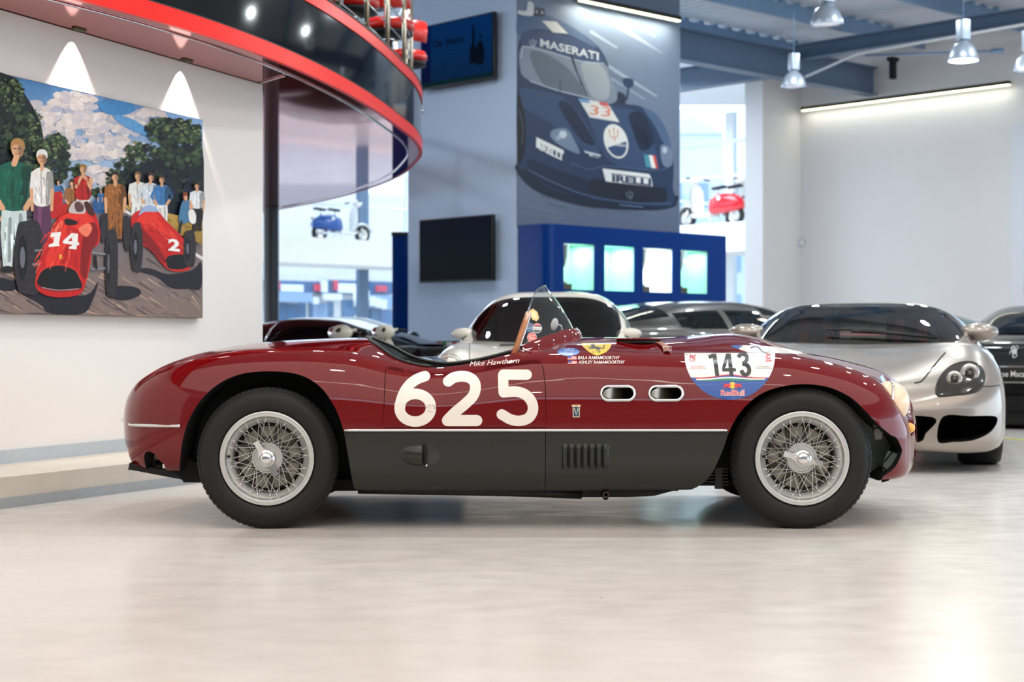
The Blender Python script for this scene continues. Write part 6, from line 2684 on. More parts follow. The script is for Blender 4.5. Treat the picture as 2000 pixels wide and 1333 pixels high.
# fire call point and sensor on the return wall
for px, py, sz, c_, nm, lb in ((1521, 617, .10, (196, 56, 40), 'fire_call_point', 'small red fire call point on the white return wall'), (1503, 617, .10, (206, 216, 196), 'light_switch', 'small pale switch plate left of the red call point'), (1566, 474, .10, (226, 230, 234), 'motion_sensor', 'small white sensor in the corner of the white wall')):
    if px < 1560:
        p = hit_plane(px, py, RC - V * .02, -V)
        an, nn = ANG_U, -V
    else:
        p = hit_plane(px, py, RC + RN * .02, RN)
        an, nn = ANG_V, RN
    t = thing(nm, lb, nm.split('_')[-1] if nm != 'fire_call_point' else 'alarm', tuple(p))
    m = MB()
    m.box(p + nn * .02, (sz, .05, sz), an, bev=.01)
    m.build('case', mat(nm + '_plastic', c_, .4, noise_amt=.02), t, p)
    m = MB()
    m.box(p + nn * .046, (sz * .5, .012, sz * .4), an, bev=.004)
    m.build('face_plate', WHITE_METAL, t, p)

# ------------------------------------------------------------------ across the street
ST0 = P(650, 600, 58.0)
ST0.z = 0


def spt(px, py, off=0.0):
    return hit_plane(px, py, ST0 - V * off, -V)


RENDER_W = mat('street_render', (236, 226, 220), .8, noise_amt=.03, noise_scale=1)
pv = MB()
pv.box((0, 72, -.12), (120, 70, .1))
struct(pv.build('street', mat('street_asphalt', (150, 150, 150), .8, noise_amt=.06, noise_scale=2)), 'street surface outside the windows')


def street_house(name, label, s0, s1, top, off=0.0, col=None):
    t = thing(name, label, 'building', tuple(ST0 + U * (s0 + s1) / 2))
    m = MB()
    a, b = ST0 + U * s0 - V * off, ST0 + U * s1 - V * off
    dd = 6 if off == 0 else 1.2
    m.prism([tuple(p[:2]) for p in (a, b, b + V * dd, a + V * dd)], 0, top, 'Z')
    m.build('wall', col or RENDER_W, t, t.location)
    return t


shop = street_house('shop_terrace', 'pale shop terrace across the street with blue fascia and white signs', -9, 13, 6.2)
SO = shop.location
BLUEG = mat('shop_blue_fascia', (58, 92, 136), .5, noise_amt=.05)
SIGN_W = mat('shop_sign_white', (244, 244, 244), .5, noise_amt=.01)
SIGN_R = mat('shop_sign_red', (220, 60, 84), .5, noise_amt=.02)
SHOPWIN = mat('shop_window', (70, 110, 150), .15, noise_amt=.35, noise_scale=1.5)
GREYW = mat('shop_grey', (150, 172, 200), .6, noise_amt=.04)


def sbox(name, material, x0, x1, y0, y1, off, th=.2, parent=None):
    a, b = spt(x0, (y0 + y1) / 2, off), spt(x1, (y0 + y1) / 2, off)
    za, zb = spt((x0 + x1) / 2, y0, off).z, spt((x0 + x1) / 2, y1, off).z
    m = MB()
    d = b - a
    mid = (a + b) / 2 + V * th / 2
    m.box((mid.x, mid.y, (za + zb) / 2), (d.xy.length, th, abs(za - zb)), ANG_U)
    return m.build(name, material, parent or shop, SO)


sbox('fascia', BLUEG, 515, 640, 549, 572, .25)
sbox('fascia', BLUEG, 640, 768, 549, 574, .25)
for x0, x1, y0, y1, mt in ((549, 593, 556, 570, SIGN_W), (661, 698, 554, 572, SIGN_W), (615, 626, 555, 569, SIGN_R), (628, 640, 548, 571, SIGN_W), (653, 661, 548, 567, SIGN_R), (736, 756, 558, 570, SIGN_R), (541, 548, 550, 566, SIGN_R)):
    sbox('shop_sign', mt, x0, x1, y0, y1, .36, .1)
sbox('awning', GREYW, 515, 610, 571, 590, .9, .7)
sbox('awning', GREYW, 722, 770, 577, 602, .7, .5)
for x0, x1, y0, y1 in ((545, 560, 592, 640), (562, 582, 594, 640), (584, 598, 592, 640), (604, 612, 582, 640), (640, 652, 590, 640), (668, 690, 586, 640), (690, 700, 600, 630), (722, 740, 604, 640), (742, 766, 604, 640)):
    w_ = sbox('shop_window', SHOPWIN, x0, x1, y0, y1, .05, .1)
sbox('sign_board', SIGN_W, 632, 668, 574, 586, .5, .1)
sbox('sign_board', SIGN_W, 612, 623, 581, 594, .5, .1)
sbox('door', GREYW, 612, 640, 592, 650, .05, .1)
for k in range(3):
    sbox('poster_panel', SIGN_W, 724 + 11 * k, 734 + 11 * k, 580 + 3 * k, 598 + 3 * k, .8, .08)
hs2 = street_house('street_kiosk', 'dark blue street unit seen beside the narrow cabinet', 2.2, 3.3, 3.3, 7.2, mat('dark_blue_cladding', (40, 88, 140), .6, noise_amt=.06))
m = MB()
m.box(tuple((ST0 + U * 2.75 - V * 7.25)[:2]) + (2.6,), (.7, .15, .5), ANG_U)
m.build('window', SHOPWIN, hs2, hs2.location)
# street lamp
lp = P(706, 620, 50)
t = thing('street_lamp', 'pale round headed lamp post out on the street', 'lamp', (lp.x, lp.y, 0))
m = MB()
m.tube([(0, 0, 0), (0, 0, 2.7)], .12, 10)
m.build('pole', GREYW, t)
m = MB()
m.ball((0, 0, 2.2), (.26, .2, .42), 14)
m.build('lamp_head', SIGN_W, t)
m = MB()
m.ball((0, 0, 1.35), (.26, .2, .34), 14)
m.build('round_sign', mat('lamp_yellowish', (240, 236, 214), .5, noise_amt=.02), t)
# houses behind the right window
def far_house(px0, px1, py_top, Y, name, label, col, roof=None):
    a, b = P(px0, 600, Y), P(px1, 600, Y)
    zt = P(px0, py_top, Y).z
    t = thing(name, label, 'building', ((a.x + b.x) / 2, Y, 0))
    m = MB()
    m.box(((a.x + b.x) / 2, Y + 2, zt / 2), (b.x - a.x, 4, zt))
    m.build('wall', col, t, t.location)
    if roof:
        m = MB()
        zr = P(px0, roof, Y).z
        m.prism([(a.x, zt), (a.x, zr), (b.x, zt)], Y - .1, Y + 4, 'Y')
        m.build('roof', col, t, t.location)
    for i in range(2):
        for j in range(3):
            m = MB()
            m.box((a.x + (b.x - a.x) * (.3 + .4 * i), Y - .05, zt * (.3 + .22 * j)), ((b.x - a.x) * .16, .1, zt * .1))
            m.build('window', GREYW, t, t.location)
    return t


far_house(1280, 1412, 262, 48, 'pale_house', 'pale house with a sloping gable behind the right window', mat('pale_house_render', (226, 232, 240), .8, noise_amt=.03), 188)
far_house(1402, 1520, 330, 62, 'distant_house', 'distant pale house to the right of the gabled one', mat('distant_render', (236, 236, 236), .8, noise_amt=.03))
# ------------------------------------------------------------------ the other cars in the hall
CAR_GLASS = glass_mat('car_glass', (190, 196, 198), tint=0.8)
DARK_GLASS = mat('dark_car_glass', (10, 12, 15), 0.03, spec=0.6, noise_amt=0.02)
CABIN_DARK = mat('cabin_dark', (16, 16, 17), 0.7, noise_amt=0.1)
PLASTIC_BLK = mat('black_plastic', (15, 15, 16), 0.5, noise_amt=0.05)


def car_section(T, x, n=44):
    zc, zk, ym, zm, zb = (ev(T[k], x) for k in ('zc', 'zk', 'ym', 'zm', 'zb'))
    ykf = T.get('ykf', .72)
    yk = ym * (ykf if not isinstance(ykf, list) else ev(ykf, x))
    pts = []
    for i in range(10):
        t = i / 10
        w = t * t * (3 - 2 * t)
        pts.append((yk * t, zc + (zk - zc) * w))
    for i in range(12):
        a = PI / 2 * i / 12
        e = 2 / T.get('sh', 2.3)
        pts.append((yk + (ym - yk) * math.sin(a) ** e, zm + (zk - zm) * math.cos(a) ** e))
    yb = ym * T.get('yb', .93)
    for i in range(12):
        a = PI / 2 * i / 11
        e = 2 / 3.6
        pts.append((yb + (ym - yb) * max(math.cos(a), 0) ** e, zm - (zm - zb) * math.sin(a) ** e))
    pts.append((0, zb))
    P_ = np.array(pts)
    sg = np.r_[0, np.cumsum(np.linalg.norm(np.diff(P_, axis=0), axis=1))]
    s = np.linspace(0, sg[-1], n)
    Q = np.c_[np.interp(s, sg, P_[:, 0]), np.interp(s, sg, P_[:, 1])]
    for _ in range(3):
        R = Q.copy()
        R[1:-1] = .25 * Q[:-2] + .5 * Q[1:-1] + .25 * Q[2:]
        Q = R
    Q[0, 0] = Q[-1, 0] = 0
    return Q


def car_body(T, nx=110):
    x0, x1 = T['zc'][0][0], T['zc'][-1][0]
    rows = []
    for u in np.linspace(0, 1, nx):
        x = x0 + (x1 - x0) * ((0.5 - 0.5 * math.cos(PI * u)) * .55 + u * .45)
        h = car_section(T, x)
        rows.append([(x, y, z) for y, z in h] + [(x, -y, z) for y, z in h[::-1][1:-1]])
    m = MB()
    m.grid(rows, closed_u=True)
    n = len(rows[0])
    for e in (0, nx - 1):
        cpt = np.mean(np.array(rows[e]), axis=0)
        b0 = len(m.v)
        m.v.append(tuple(cpt))
        for j in range(n):
            m.f.append((e * n + j, e * n + (j + 1) % n, b0))
            m.m.append(0)
            m.s.append(True)
    return m


def cabin(root, G, paint, glass, scr_glass=None):
    """greenhouse: G has zr (roof line), yb, yr, zb tables and the pillar stations"""
    nx, na = 84, 40
    x0, x1 = G['zr'][0][0], G['zr'][-1][0]
    xs_ = sorted(set(list(np.linspace(x0, x1, nx)) + [q for q in (G['xh'], G['xr'], G['xq0'], G['xq1'], *G.get('xp', [])) if x0 < q < x1]))
    an = np.linspace(0, PI, na * 2 + 1)
    rows = []
    for x in xs_:
        zr, yb, yr, zb = (ev(G[k], x) for k in ('zr', 'yb', 'yr', 'zb'))
        r = []
        for a in an:
            s, c = math.sin(a), math.cos(a)
            z = zb + (zr - zb) * abs(s) ** .62
            f = (z - zb) / max(zr - zb, 1e-4)
            y = (yb + (yr - yb) * f) * math.copysign(abs(c) ** .42, c)
            r.append((x, y, z))
        rows.append(r)
    xp = G.get('xp', [])
    parts = {}
    for i in range(len(xs_) - 1):
        xm = (xs_[i] + xs_[i + 1]) / 2
        for j in range(len(an) - 1):
            am = (an[j] + an[j + 1]) / 2
            d = math.degrees(am)
            dd = min(d, 180 - d)
            side = 'L' if d < 90 else 'R'
            wp = G.get('wp', 40)
            if xm > G['xh'] and dd > wp:
                k = 'windscreen'
            elif xm < G['xr'] and dd > wp:
                k = 'rear_window'
            elif G['xq0'] < xm < G['xq1'] and G.get('bl', 7) < dd < (G.get('tl', 36) if G['xr'] + .05 < xm < G['xh'] - .02 else min(G.get('tl', 36), wp - G.get('pw', 7))) and not any(abs(xm - p) < .03 for p in xp):
                k = 'side_window' + side
            else:
                k = 'roof'
            parts.setdefault(k, []).append((i, j))
    out = {}
    na_ = len(an)
    for k, cells in parts.items():
        m = MB()
        idx, fs = {}, []
        for i, j in cells:
            q = []
            for a, b in ((i, j), (i, j + 1), (i + 1, j + 1), (i + 1, j)):
                if (a, b) not in idx:
                    idx[(a, b)] = len(idx)
                q.append(idx[(a, b)])
            fs.append(q)
        vs = [None] * len(idx)
        for (a, b), t in idx.items():
            vs[t] = rows[a][b]
        m.add(vs, fs)
        nm = k.rstrip('LR') if k.startswith('side') else k
        out[k] = m.build(nm, paint if k == 'roof' else (scr_glass or glass if k == 'windscreen' else glass), root)
    return out


def car_wheel(root, x, y, r, w, rimc=None, nsp=5):
    s = 1 if y > 0 else -1
    m = MB()
    m.lathe([(r * .66, s * w / 2), (r * .8, s * w * .53), (r * .94, s * w * .5), (r, s * w * .38), (r, -s * w * .38), (r * .94, -s * w * .5), (r * .66, -s * w / 2)], 40, (x, y, r), 'Y')
    t = m.build('wheel', RUBBER, root, fix=True)
    m = MB()
    m.lathe([(r * .68, s * w * .5), (r * .64, s * w * .44), (r * .60, s * w * .2), (r * .3, s * w * .1), (0, s * w * .1)], 32, (x, y, r), 'Y')
    for k in range(nsp):
        a = 2 * PI * k / nsp
        m.tube([(x + r * .1 * math.cos(a), y + s * w * .42, r + r * .1 * math.sin(a)), (x + r * .63 * math.cos(a), y + s * w * .40, r + r * .63 * math.sin(a))], r * .07, 8)
    m.lathe([(0, s * w * .46), (r * .12, s * w * .45), (r * .14, s * w * .3)], 20, (x, y, r), 'Y')
    m.build('rim', rimc or RIM_SILVER, t, fix=True)
    return t


def wing_mirror(root, at, s, paint, size=1.0, stalk=True):
    m = MB()
    m.ball((at[0], at[1] + s * .13 * size, at[2] + .055 * size), (.075 * size, .135 * size, .062 * size), 20)
    o = m.build('wing_mirror', paint, root)
    m = MB()
    m.ball((at[0] - .045 * size, at[1] + s * .135 * size, at[2] + .055 * size), (.035 * size, .115 * size, .05 * size), 16)
    m.build('mirror_glass', DARK_GLASS, o)
    if stalk:
        m = MB()
        m.tube([(at[0], at[1], at[2] - .09 * size), (at[0] + .01, at[1] + s * .02 * size, at[2] + .01 * size), (at[0], at[1] + s * .06 * size, at[2] + .05 * size)], .017 * size, 8, flat=.6)
        m.tube([(at[0], at[1] + s * .02 * size, at[2] - .075 * size), (at[0], at[1] + s * .16 * size, at[2] + .02 * size)], .014 * size, 8, flat=.6)
        m.build('mirror_arm', paint, o)
    return o


def root_car(name, label, loc, head, scale=1.0):
    """head: direction the nose points to, in plan"""
    t = thing(name, label, 'car', (loc[0], loc[1], 0), math.atan2(head[1], head[0]))
    t.scale = (scale,) * 3
    return t


def world_bvh(o, root):
    bpy.context.view_layer.update()
    M = root.matrix_world
    return BVHTree.FromPolygons([M @ v.co for v in o.data.vertices], [tuple(p.vertices) for p in o.data.polygons]), M.inverted()


def on_skin(bvh, px, py, lift=.003):
    d = Vector(((px - CX) / F_PX, 1.0, -(py - HY) / F_PX)).normalized()
    loc, n, fi, dist = bvh.ray_cast(EYE, d)
    if loc is None:
        return None
    if n.dot(d) > 0:
        n = -n
    return loc + n * lift


def skin_patch(bvh, Mi, pts, name, material, root, lift=.003, n=6, maxlen=6.0):
    """a panel lying on the bodywork, traced as a closed outline"""
    a = Art(lambda u, v, h: (lambda p: None if p is None else Mi @ p)(on_skin(bvh, u, v, lift)), 0.0, maxlen)
    a.poly([tuple(p) for p in spline(pts, n, True)] if n else pts, (255, 255, 255))
    m = MB()
    m.add(a.v, a.f)
    return m.build(name, material, root, fix=True)


def skin_line(bvh, Mi, pts, r, name, material, root, lift=.002, closed=False, n=6):
    q = [on_skin(bvh, a, b, lift) for a, b in spline(pts, n, closed)]
    m = MB()
    m.tube([Mi @ p for p in q if p is not None], r, 6, closed)
    return m.build(name, material, root)


# --- silver mid engined supercar, nose towards us
SILVER = mat('silver_metallic', (160, 148, 138), 0.30, metal=0.6, coat=1.0, coat_rough=.02, noise_amt=.01)
yaw = math.radians(13)
hd = Vector((-math.sin(yaw), -math.cos(yaw), 0))
N0 = Vector((2.07, 9.7, 0))
sv = root_car('silver_supercar', 'silver low supercar facing forward behind the red racer', N0 - hd * 2.28, hd)
TS = {
    'zc': [(-2.28, .55), (-2.2, .72), (-1.9, .80), (-1.0, .84), (.2, .82), (.9, .795), (1.15, .770), (1.5, .70), (1.8, .625), (2.0, .57), (2.12, .53), (2.2, .48), (2.25, .42), (2.28, .36)],
    'zk': [(-2.28, .55), (-2.2, .76), (-1.8, .86), (-1.2, .87), (-.2, .80), (.5, .775), (.9, .785), (1.25, .790), (1.5, .765), (1.75, .705), (1.95, .625), (2.08, .555), (2.18, .48), (2.25, .41), (2.28, .36)],
    'ym': [(-2.28, .6), (-2.2, .9), (-1.9, .96), (0, .94), (1.0, .925), (1.5, .905), (1.8, .89), (1.95, .86), (2.06, .80), (2.15, .69), (2.22, .50), (2.26, .3), (2.28, .1)],
    'zm': [(-2.28, .5), (-1.8, .55), (0, .45), (1.5, .46), (2.0, .40), (2.28, .33)],
    'zb': [(-2.28, .35), (-2.2, .22), (-1.8, .14), (1.9, .115), (2.1, .118), (2.22, .14), (2.28, .24)],
    'ykf': .74, 'sh': 2.4, 'yb': .95}
bm_ = car_body(TS, 130)
base = bm_.build('body', [SILVER], None, fix=True)
# real recesses: intakes and wheel arches
cm = MB()
def rr_poly(pts, n=5):
    return [tuple(p) for p in spline(pts, n, True)]
cm.prism(rr_poly([(-.44, .34), (0, .345), (.44, .34), (.40, .24), (.34, .185), (0, .175), (-.34, .185), (-.40, .24)]), 1.75, 2.5, 'X')
for s in (-1, 1):
    cm.prism(rr_poly([(s * .50, .342), (s * .66, .345), (s * .80, .342), (s * .825, .31), (s * .78, .245), (s * .68, .20), (s * .56, .19), (s * .47, .195)]), 1.55, 2.5, 'X')
    for xw in (1.33, -1.4):
        cm.prism([(xw + .375 * math.cos(a), .33 + .375 * math.sin(a)) for a in np.linspace(0, 2 * PI, 40, endpoint=False)], min(s * .62, s * 1.2), max(s * .62, s * 1.2), 'Y')
cut = cm.build('cutter', [BLACK_MATT], None, fix=True)
bo = boolean(base, cut, 'DIFFERENCE')
drop(base, cut)
bo.name = 'body'
for p in bo.data.polygons:
    p.use_smooth = True
bo.data.set_sharp_from_angle(angle=math.radians(35))
bo.parent = sv
BV, MI = world_bvh(bo, sv)
GS = {'zr': [(-1.5, .86), (-1.2, .93), (-.8, 1.02), (-.3, 1.075), (0.0, 1.085), (.25, 1.07), (.5, 1.005), (.75, .925), (1.0, .835), (1.12, .785)],
      'yb': [(-1.5, .60), (-.6, .82), (0.2, .84), (.7, .80), (1.0, .70), (1.12, .58)],
      'yr': [(-1.5, .45), (-.6, .62), (.2, .63), (.6, .66), (1.0, .64), (1.12, .56)],
      'zb': [(-1.5, .82), (0, .76), (1.12, .755)], 'xh': .30, 'xr': -9, 'xq0': -.7, 'xq1': .86, 'wp': 23, 'tl': 38, 'bl': 6, 'pw': 6}
gs = cabin(sv, GS, SILVER, CAR_GLASS)
for s in (-1, 1):
    for xw in (1.33, -1.4):
        car_wheel(sv, xw, s * .755, .325, .26)
    wing_mirror(sv, (.62, s * .66, .80), s, SILVER, 1.0)
m = MB()
m.prism([(-.9, .3), (.95, .3), (1.02, .74), (.7, .765), (.3, .60), (-.9, .60)], -.62, .62, 'Y')
m.build('dashboard', CABIN_DARK, sv)
RED_SEAT = mat('red_seat_leather', (176, 40, 44), .5, noise_amt=.05)
for s in (-1, 1):
    m = MB()
    m.X = Matrix.Translation((-.25, s * .34, .70)) @ Matrix.Rotation(-.30, 4, 'Y')
    m.box((0, 0, .05), (.10, .34, .56), bev=.045)
    m.X = None
    st = m.build('seat', CABIN_DARK, sv)
    for q in (-1, 1):
        m = MB()
        m.X = Matrix.Translation((-.17, s * .34 + q * .115, .75)) @ Matrix.Rotation(-.30, 4, 'Y') @ Matrix.Rotation(q * .22, 4, 'X')
        m.box((0, 0, .05), (.05, .07, .36), bev=.02)
        m.X = None
        m.build('seat_insert', RED_SEAT, st)
m = MB()
ring = [(.42 + .10 * math.sin(w) * .45, -.34 + .17 * math.cos(w), .74 + .16 * math.sin(w)) for w in np.linspace(0, 2 * PI, 32, endpoint=False)]
m.tube(ring, .014, 8, True)
m.tube([(.42, -.51, .74), (.42, -.17, .74)], .012, 6)
m.build('steering_wheel', CABIN_DARK, sv)
m = MB()
m.box((.30, 0, .985), (.03, .2, .05), bev=.015)
m.build('rear_view_mirror', CABIN_DARK, sv)
m = MB()
m.tube([(-.35, -.6, .8), (-.42, -.5, 1.0), (-.42, 0, 1.03), (-.42, .5, 1.0), (-.35, .6, .8)], .03, 8)
m.build('roll_hoop', CABIN_DARK, sv)
# wiper
m = MB()
m.tube([(1.09, .50, .815), (1.05, .22, .845), (1.01, -.06, .860)], .012, 6)
m.tube([(1.06, .36, .84), (1.02, .05, .868), (.99, -.22, .872)], .007, 6)
m.build('wiper', BLACK_SATIN, sv)
# headlamps
LAMP_DARK = mat('headlamp_housing', (48, 42, 38), .12, metal=.3, coat=1, coat_rough=.01, noise_amt=.25, noise_scale=14)
LAMP_RING = mat('lamp_ring', (206, 202, 196), .2, metal=.7, noise_amt=.03)
LAMP_GLASS = mat('lamp_lens', (96, 92, 86), .05, coat=1, metal=.4, noise_amt=.1)
hl_px = [(1829.5, 771), (1830, 752), (1842, 730), (1862, 714), (1888, 708), (1908, 712), (1920, 726), (1922, 742), (1914, 760), (1896, 768), (1862, 772), (1840, 774)]
hp = skin_patch(BV, MI, hl_px, 'headlamp', LAMP_DARK, sv, .004, 4)
skin_line(BV, MI, hl_px, .006, 'lamp_seal', BLACK_SATIN, hp, .003, True, 4)
Rz = sv.matrix_world.to_quaternion().inverted()
for cx_, cy_, rp in ((1864, 741, 14), (1894, 730, 17)):
    w3 = on_skin(BV, cx_, cy_, .004)
    dirv = (EYE - w3).normalized()
    e1 = dirv.cross(UP).normalized()
    e2 = e1.cross(dirv)
    rm = rp / F_PX * w3.y
    m = MB()
    m.tube([MI @ (w3 + e1 * rm * .80 * math.cos(a) + e2 * rm * .80 * math.sin(a) + dirv * .012) for a in np.linspace(0, 2 * PI, 28, endpoint=False)], rm * .30, 10, True)
    m.build('lamp_ring', LAMP_RING, hp)
    m = MB()
    m.ball(MI @ (w3 - dirv * .010), rm * .52, 16)
    m.build('lamp_lens', LAMP_GLASS, hp)
# bonnet shut line and bumper seam
skin_line(BV, MI, [(1786, 749), (1796, 747), (1803, 742), (1815, 727), (1830, 708), (1846, 690)], .0045, 'bonnet_seam', BLACK_MATT, sv, .001)
skin_line(BV, MI, [(1915, 755), (1930, 755.5), (1945, 754), (1952, 753)], .003, 'bumper_seam', BLACK_MATT, sv, .001)

# --- white rear engined coupe, nose towards us
WHITE_CAR = mat('ivory_car_paint', (232, 222, 208), 0.3, coat=1.0, coat_rough=.02, noise_amt=.01)
yaw = math.radians(6)
hd = Vector((-math.sin(yaw), -math.cos(yaw), 0))
SC9 = .93
cw = Vector((.245, 12.35, 0))
wc = root_car('white_coupe', 'ivory white rounded coupe parked nose forward by the windscreen of the red racer', cw - hd * .80 * SC9, hd, SC9)
TW = {
    'zc': [(-2.12, .5), (-2.0, .70), (-1.6, .82), (-.5, .86), (.6, .85), (.85, .835), (1.2, .79), (1.6, .70), (1.9, .60), (2.04, .52), (2.12, .42)],
    'zk': [(-2.12, .5), (-2.0, .72), (-1.6, .84), (-.8, .86), (.4, .84), (.9, .86), (1.3, .845), (1.6, .80), (1.8, .73), (1.95, .63), (2.06, .52), (2.12, .42)],
    'ym': [(-2.12, .3), (-2.0, .7), (-1.6, .86), (-1, .87), (0, .82), (.9, .83), (1.5, .825), (1.8, .79), (1.95, .70), (2.05, .5), (2.12, .15)],
    'zm': [(-2.12, .45), (0, .5), (1.5, .5), (2.12, .38)],
    'zb': [(-2.12, .35), (-1.9, .2), (1.7, .17), (2.0, .2), (2.12, .3)], 'ykf': .80, 'sh': 2.1, 'yb': .92}
wb = car_body(TW).build('body', WHITE_CAR, wc, fix=True)
BVw, MIw = world_bvh(wb, wc)
GW = {'zr': [(-1.9, .80), (-1.5, .97), (-1.0, 1.14), (-.5, 1.25), (-.1, 1.285), (.15, 1.275), (.32, 1.225), (.5, 1.10), (.7, .95), (.86, .84)],
      'yb': [(-1.9, .4), (-1.2, .68), (0, .76), (.6, .735), (.86, .62)],
      'yr': [(-1.9, .3), (-1.2, .46), (0, .55), (.3, .56), (.6, .62), (.86, .60)],
      'zb': [(-1.9, .78), (0, .84), (.86, .825)], 'xh': .31, 'xr': -.75, 'xq0': -.9, 'xq1': .68, 'xp': [-.4], 'wp': 29, 'tl': 40, 'bl': 5, 'pw': 11}
cabin(wc, GW, WHITE_CAR, DARK_GLASS, CAR_GLASS)
for s in (-1, 1):
    for xw in (1.25, -1.15):
        car_wheel(wc, xw, s * .73, .31, .2)
    wing_mirror(wc, (.60, s * .585, .87), s, WHITE_CAR, .8, True)
    c = Vector((1.835, s * .635, .665))
    m = MB()
    m.ball(c, (.085, .105, .10), 22, None, Matrix.Rotation(math.radians(28), 3, 'Y'))
    hl = m.build('headlamp', mat('clear_headlamp', (214, 206, 196), .08, metal=.5, coat=1, noise_amt=.15, noise_scale=20) if 'clear_headlamp' not in bpy.data.materials else bpy.data.materials['clear_headlamp'], wc)
    R3 = Matrix.Rotation(math.radians(28), 3, 'Y')
    m = MB()
    m.tube([c + R3 @ Vector((.028, .103 * math.cos(a), .098 * math.sin(a))) for a in np.linspace(0, 2 * PI, 30, endpoint=False)], .008, 8, True)
    m.build('headlamp_rim', WHITE_CAR, hl)
    for dy in (-.03, .04):
        m = MB()
        m.ball(c + R3 @ Vector((.075, dy, -.02)), .02, 10)
        m.build('lamp_bulb', AMBER, hl)
m = MB()
m.prism([(-1.4, .4), (.75, .4), (.78, .80), (.55, .83), (.3, .66), (-1.4, .66)], -.6, .6, 'Y')
m.build('dashboard', CABIN_DARK, wc)
DKRED = mat('dark_red_leather', (86, 18, 26), .5, noise_amt=.05)
for s in (-1, 1):
    m = MB()
    m.X = Matrix.Translation((-.30, s * .33, .80)) @ Matrix.Rotation(-.25, 4, 'Y')
    m.box((0, 0, 0), (.13, .40, .55), bev=.05)
    m.box((0, 0, .34), (.10, .22, .16), bev=.04)
    m.X = None
    m.build('seat', DKRED if s < 0 else CABIN_DARK, wc)
m = MB()
m.box((-.95, 0, .98), (.5, .9, .28), bev=.1)
m.build('rear_bench', CABIN_DARK, wc)
m = MB()
m.box((.33, 0, 1.15), (.03, .2, .05), bev=.015)
m.build('rear_view_mirror', CABIN_DARK, wc)
# bonnet lines and the little cowl vent
skin_line(BVw, MIw, [(917, 672), (917, 690), (917, 704)], .004, 'bonnet_seam', mat('seam_grey', (120, 112, 104), .6, noise_amt=.05), wc, .001, n=4)
vp = skin_patch(BVw, MIw, [(975, 673), (1005, 672.5), (1005, 675.5), (977, 677)], 'cowl_vent', BLACK_SATIN, wc, .004, 0)

# --- dark grey grand tourer, side on
GT_GREY = mat('gunmetal_paint', (58, 53, 50), 0.34, metal=.4, coat=.5, coat_rough=.02, noise_amt=.01)
gt = root_car('grey_grand_tourer', 'gunmetal grey grand tourer seen from the side before the blue cabinet', (2.12, 17.25, 0), (.82, .57))
TG = {
    'zc': [(-2.3, .5), (-2.2, .80), (-1.9, .92), (-1.2, .93), (.6, .90), (1.0, .86), (1.6, .78), (2.1, .66), (2.25, .55), (2.3, .42)],
    'zk': [(-2.3, .5), (-2.2, .80), (-1.8, .94), (-1.2, .95), (-.4, .88), (.6, .86), (1.2, .85), (1.7, .80), (2.1, .66), (2.3, .42)],
    'ym': [(-2.3, .5), (-2.2, .8), (-1.8, .93), (-1.2, .95), (0, .90), (1.2, .94), (1.8, .90), (2.15, .75), (2.3, .2)],
    'zm': [(-2.3, .5), (0, .55), (2.3, .4)], 'zb': [(-2.3, .35), (-2, .2), (2, .16), (2.3, .3)], 'ykf': .8, 'sh': 2.2, 'yb': .93}
car_body(TG).build('body', GT_GREY, gt, fix=True)
GG = {'zr': [(-2.0, .92), (-1.6, 1.04), (-1.1, 1.15), (-.6, 1.205), (-.1, 1.215), (.3, 1.18), (.7, 1.06), (1.0, .95), (1.2, .87)],
      'yb': [(-2.0, .60), (-1.2, .80), (0, .84), (.8, .80), (1.2, .66)], 'yr': [(-2.0, .45), (-1.2, .56), (0, .60), (.5, .62), (1.2, .62)],
      'zb': [(-2.0, .90), (-.5, .84), (1.2, .85)], 'xh': .12, 'xr': -1.1, 'xq0': -1.05, 'xq1': .85, 'xp': [-.42], 'wp': 26, 'tl': 36, 'bl': 4, 'pw': 6}
cabin(gt, GG, GT_GREY, glass_mat('gt_glass', (110, 130, 140), tint=.5))
for s in (-1, 1):
    for xw in (1.45, -1.4):
        car_wheel(gt, xw, s * .83, .345, .24)
    wing_mirror(gt, (.74, s * .86, .88), s, GT_GREY, .95, True)
m = MB()
m.prism([(-1.6, .4), (.95, .4), (.95, .84), (.7, .86), (.35, .70), (-1.6, .70)], -.62, .62, 'Y')
m.build('dashboard', CABIN_DARK, gt)
for s in (-1, 1):
    m = MB()
    m.X = Matrix.Translation((-.35, s * .36, .76)) @ Matrix.Rotation(-.3, 4, 'Y')
    m.box((0, 0, 0), (.13, .42, .50), bev=.05)
    m.X = None
    m.build('seat', CABIN_DARK, gt)
m = MB()
m.tube([(.45 + .06 * math.sin(w), -.36 + .17 * math.cos(w), .84 + .16 * math.sin(w)) for w in np.linspace(0, 2 * PI, 30, endpoint=False)], .014, 8, True)
m.build('steering_wheel', CABIN_DARK, gt)
m = MB()
m.box((.30, 0, 1.10), (.04, .24, .06), bev=.02)
m.build('rear_view_mirror', CABIN_DARK, gt)

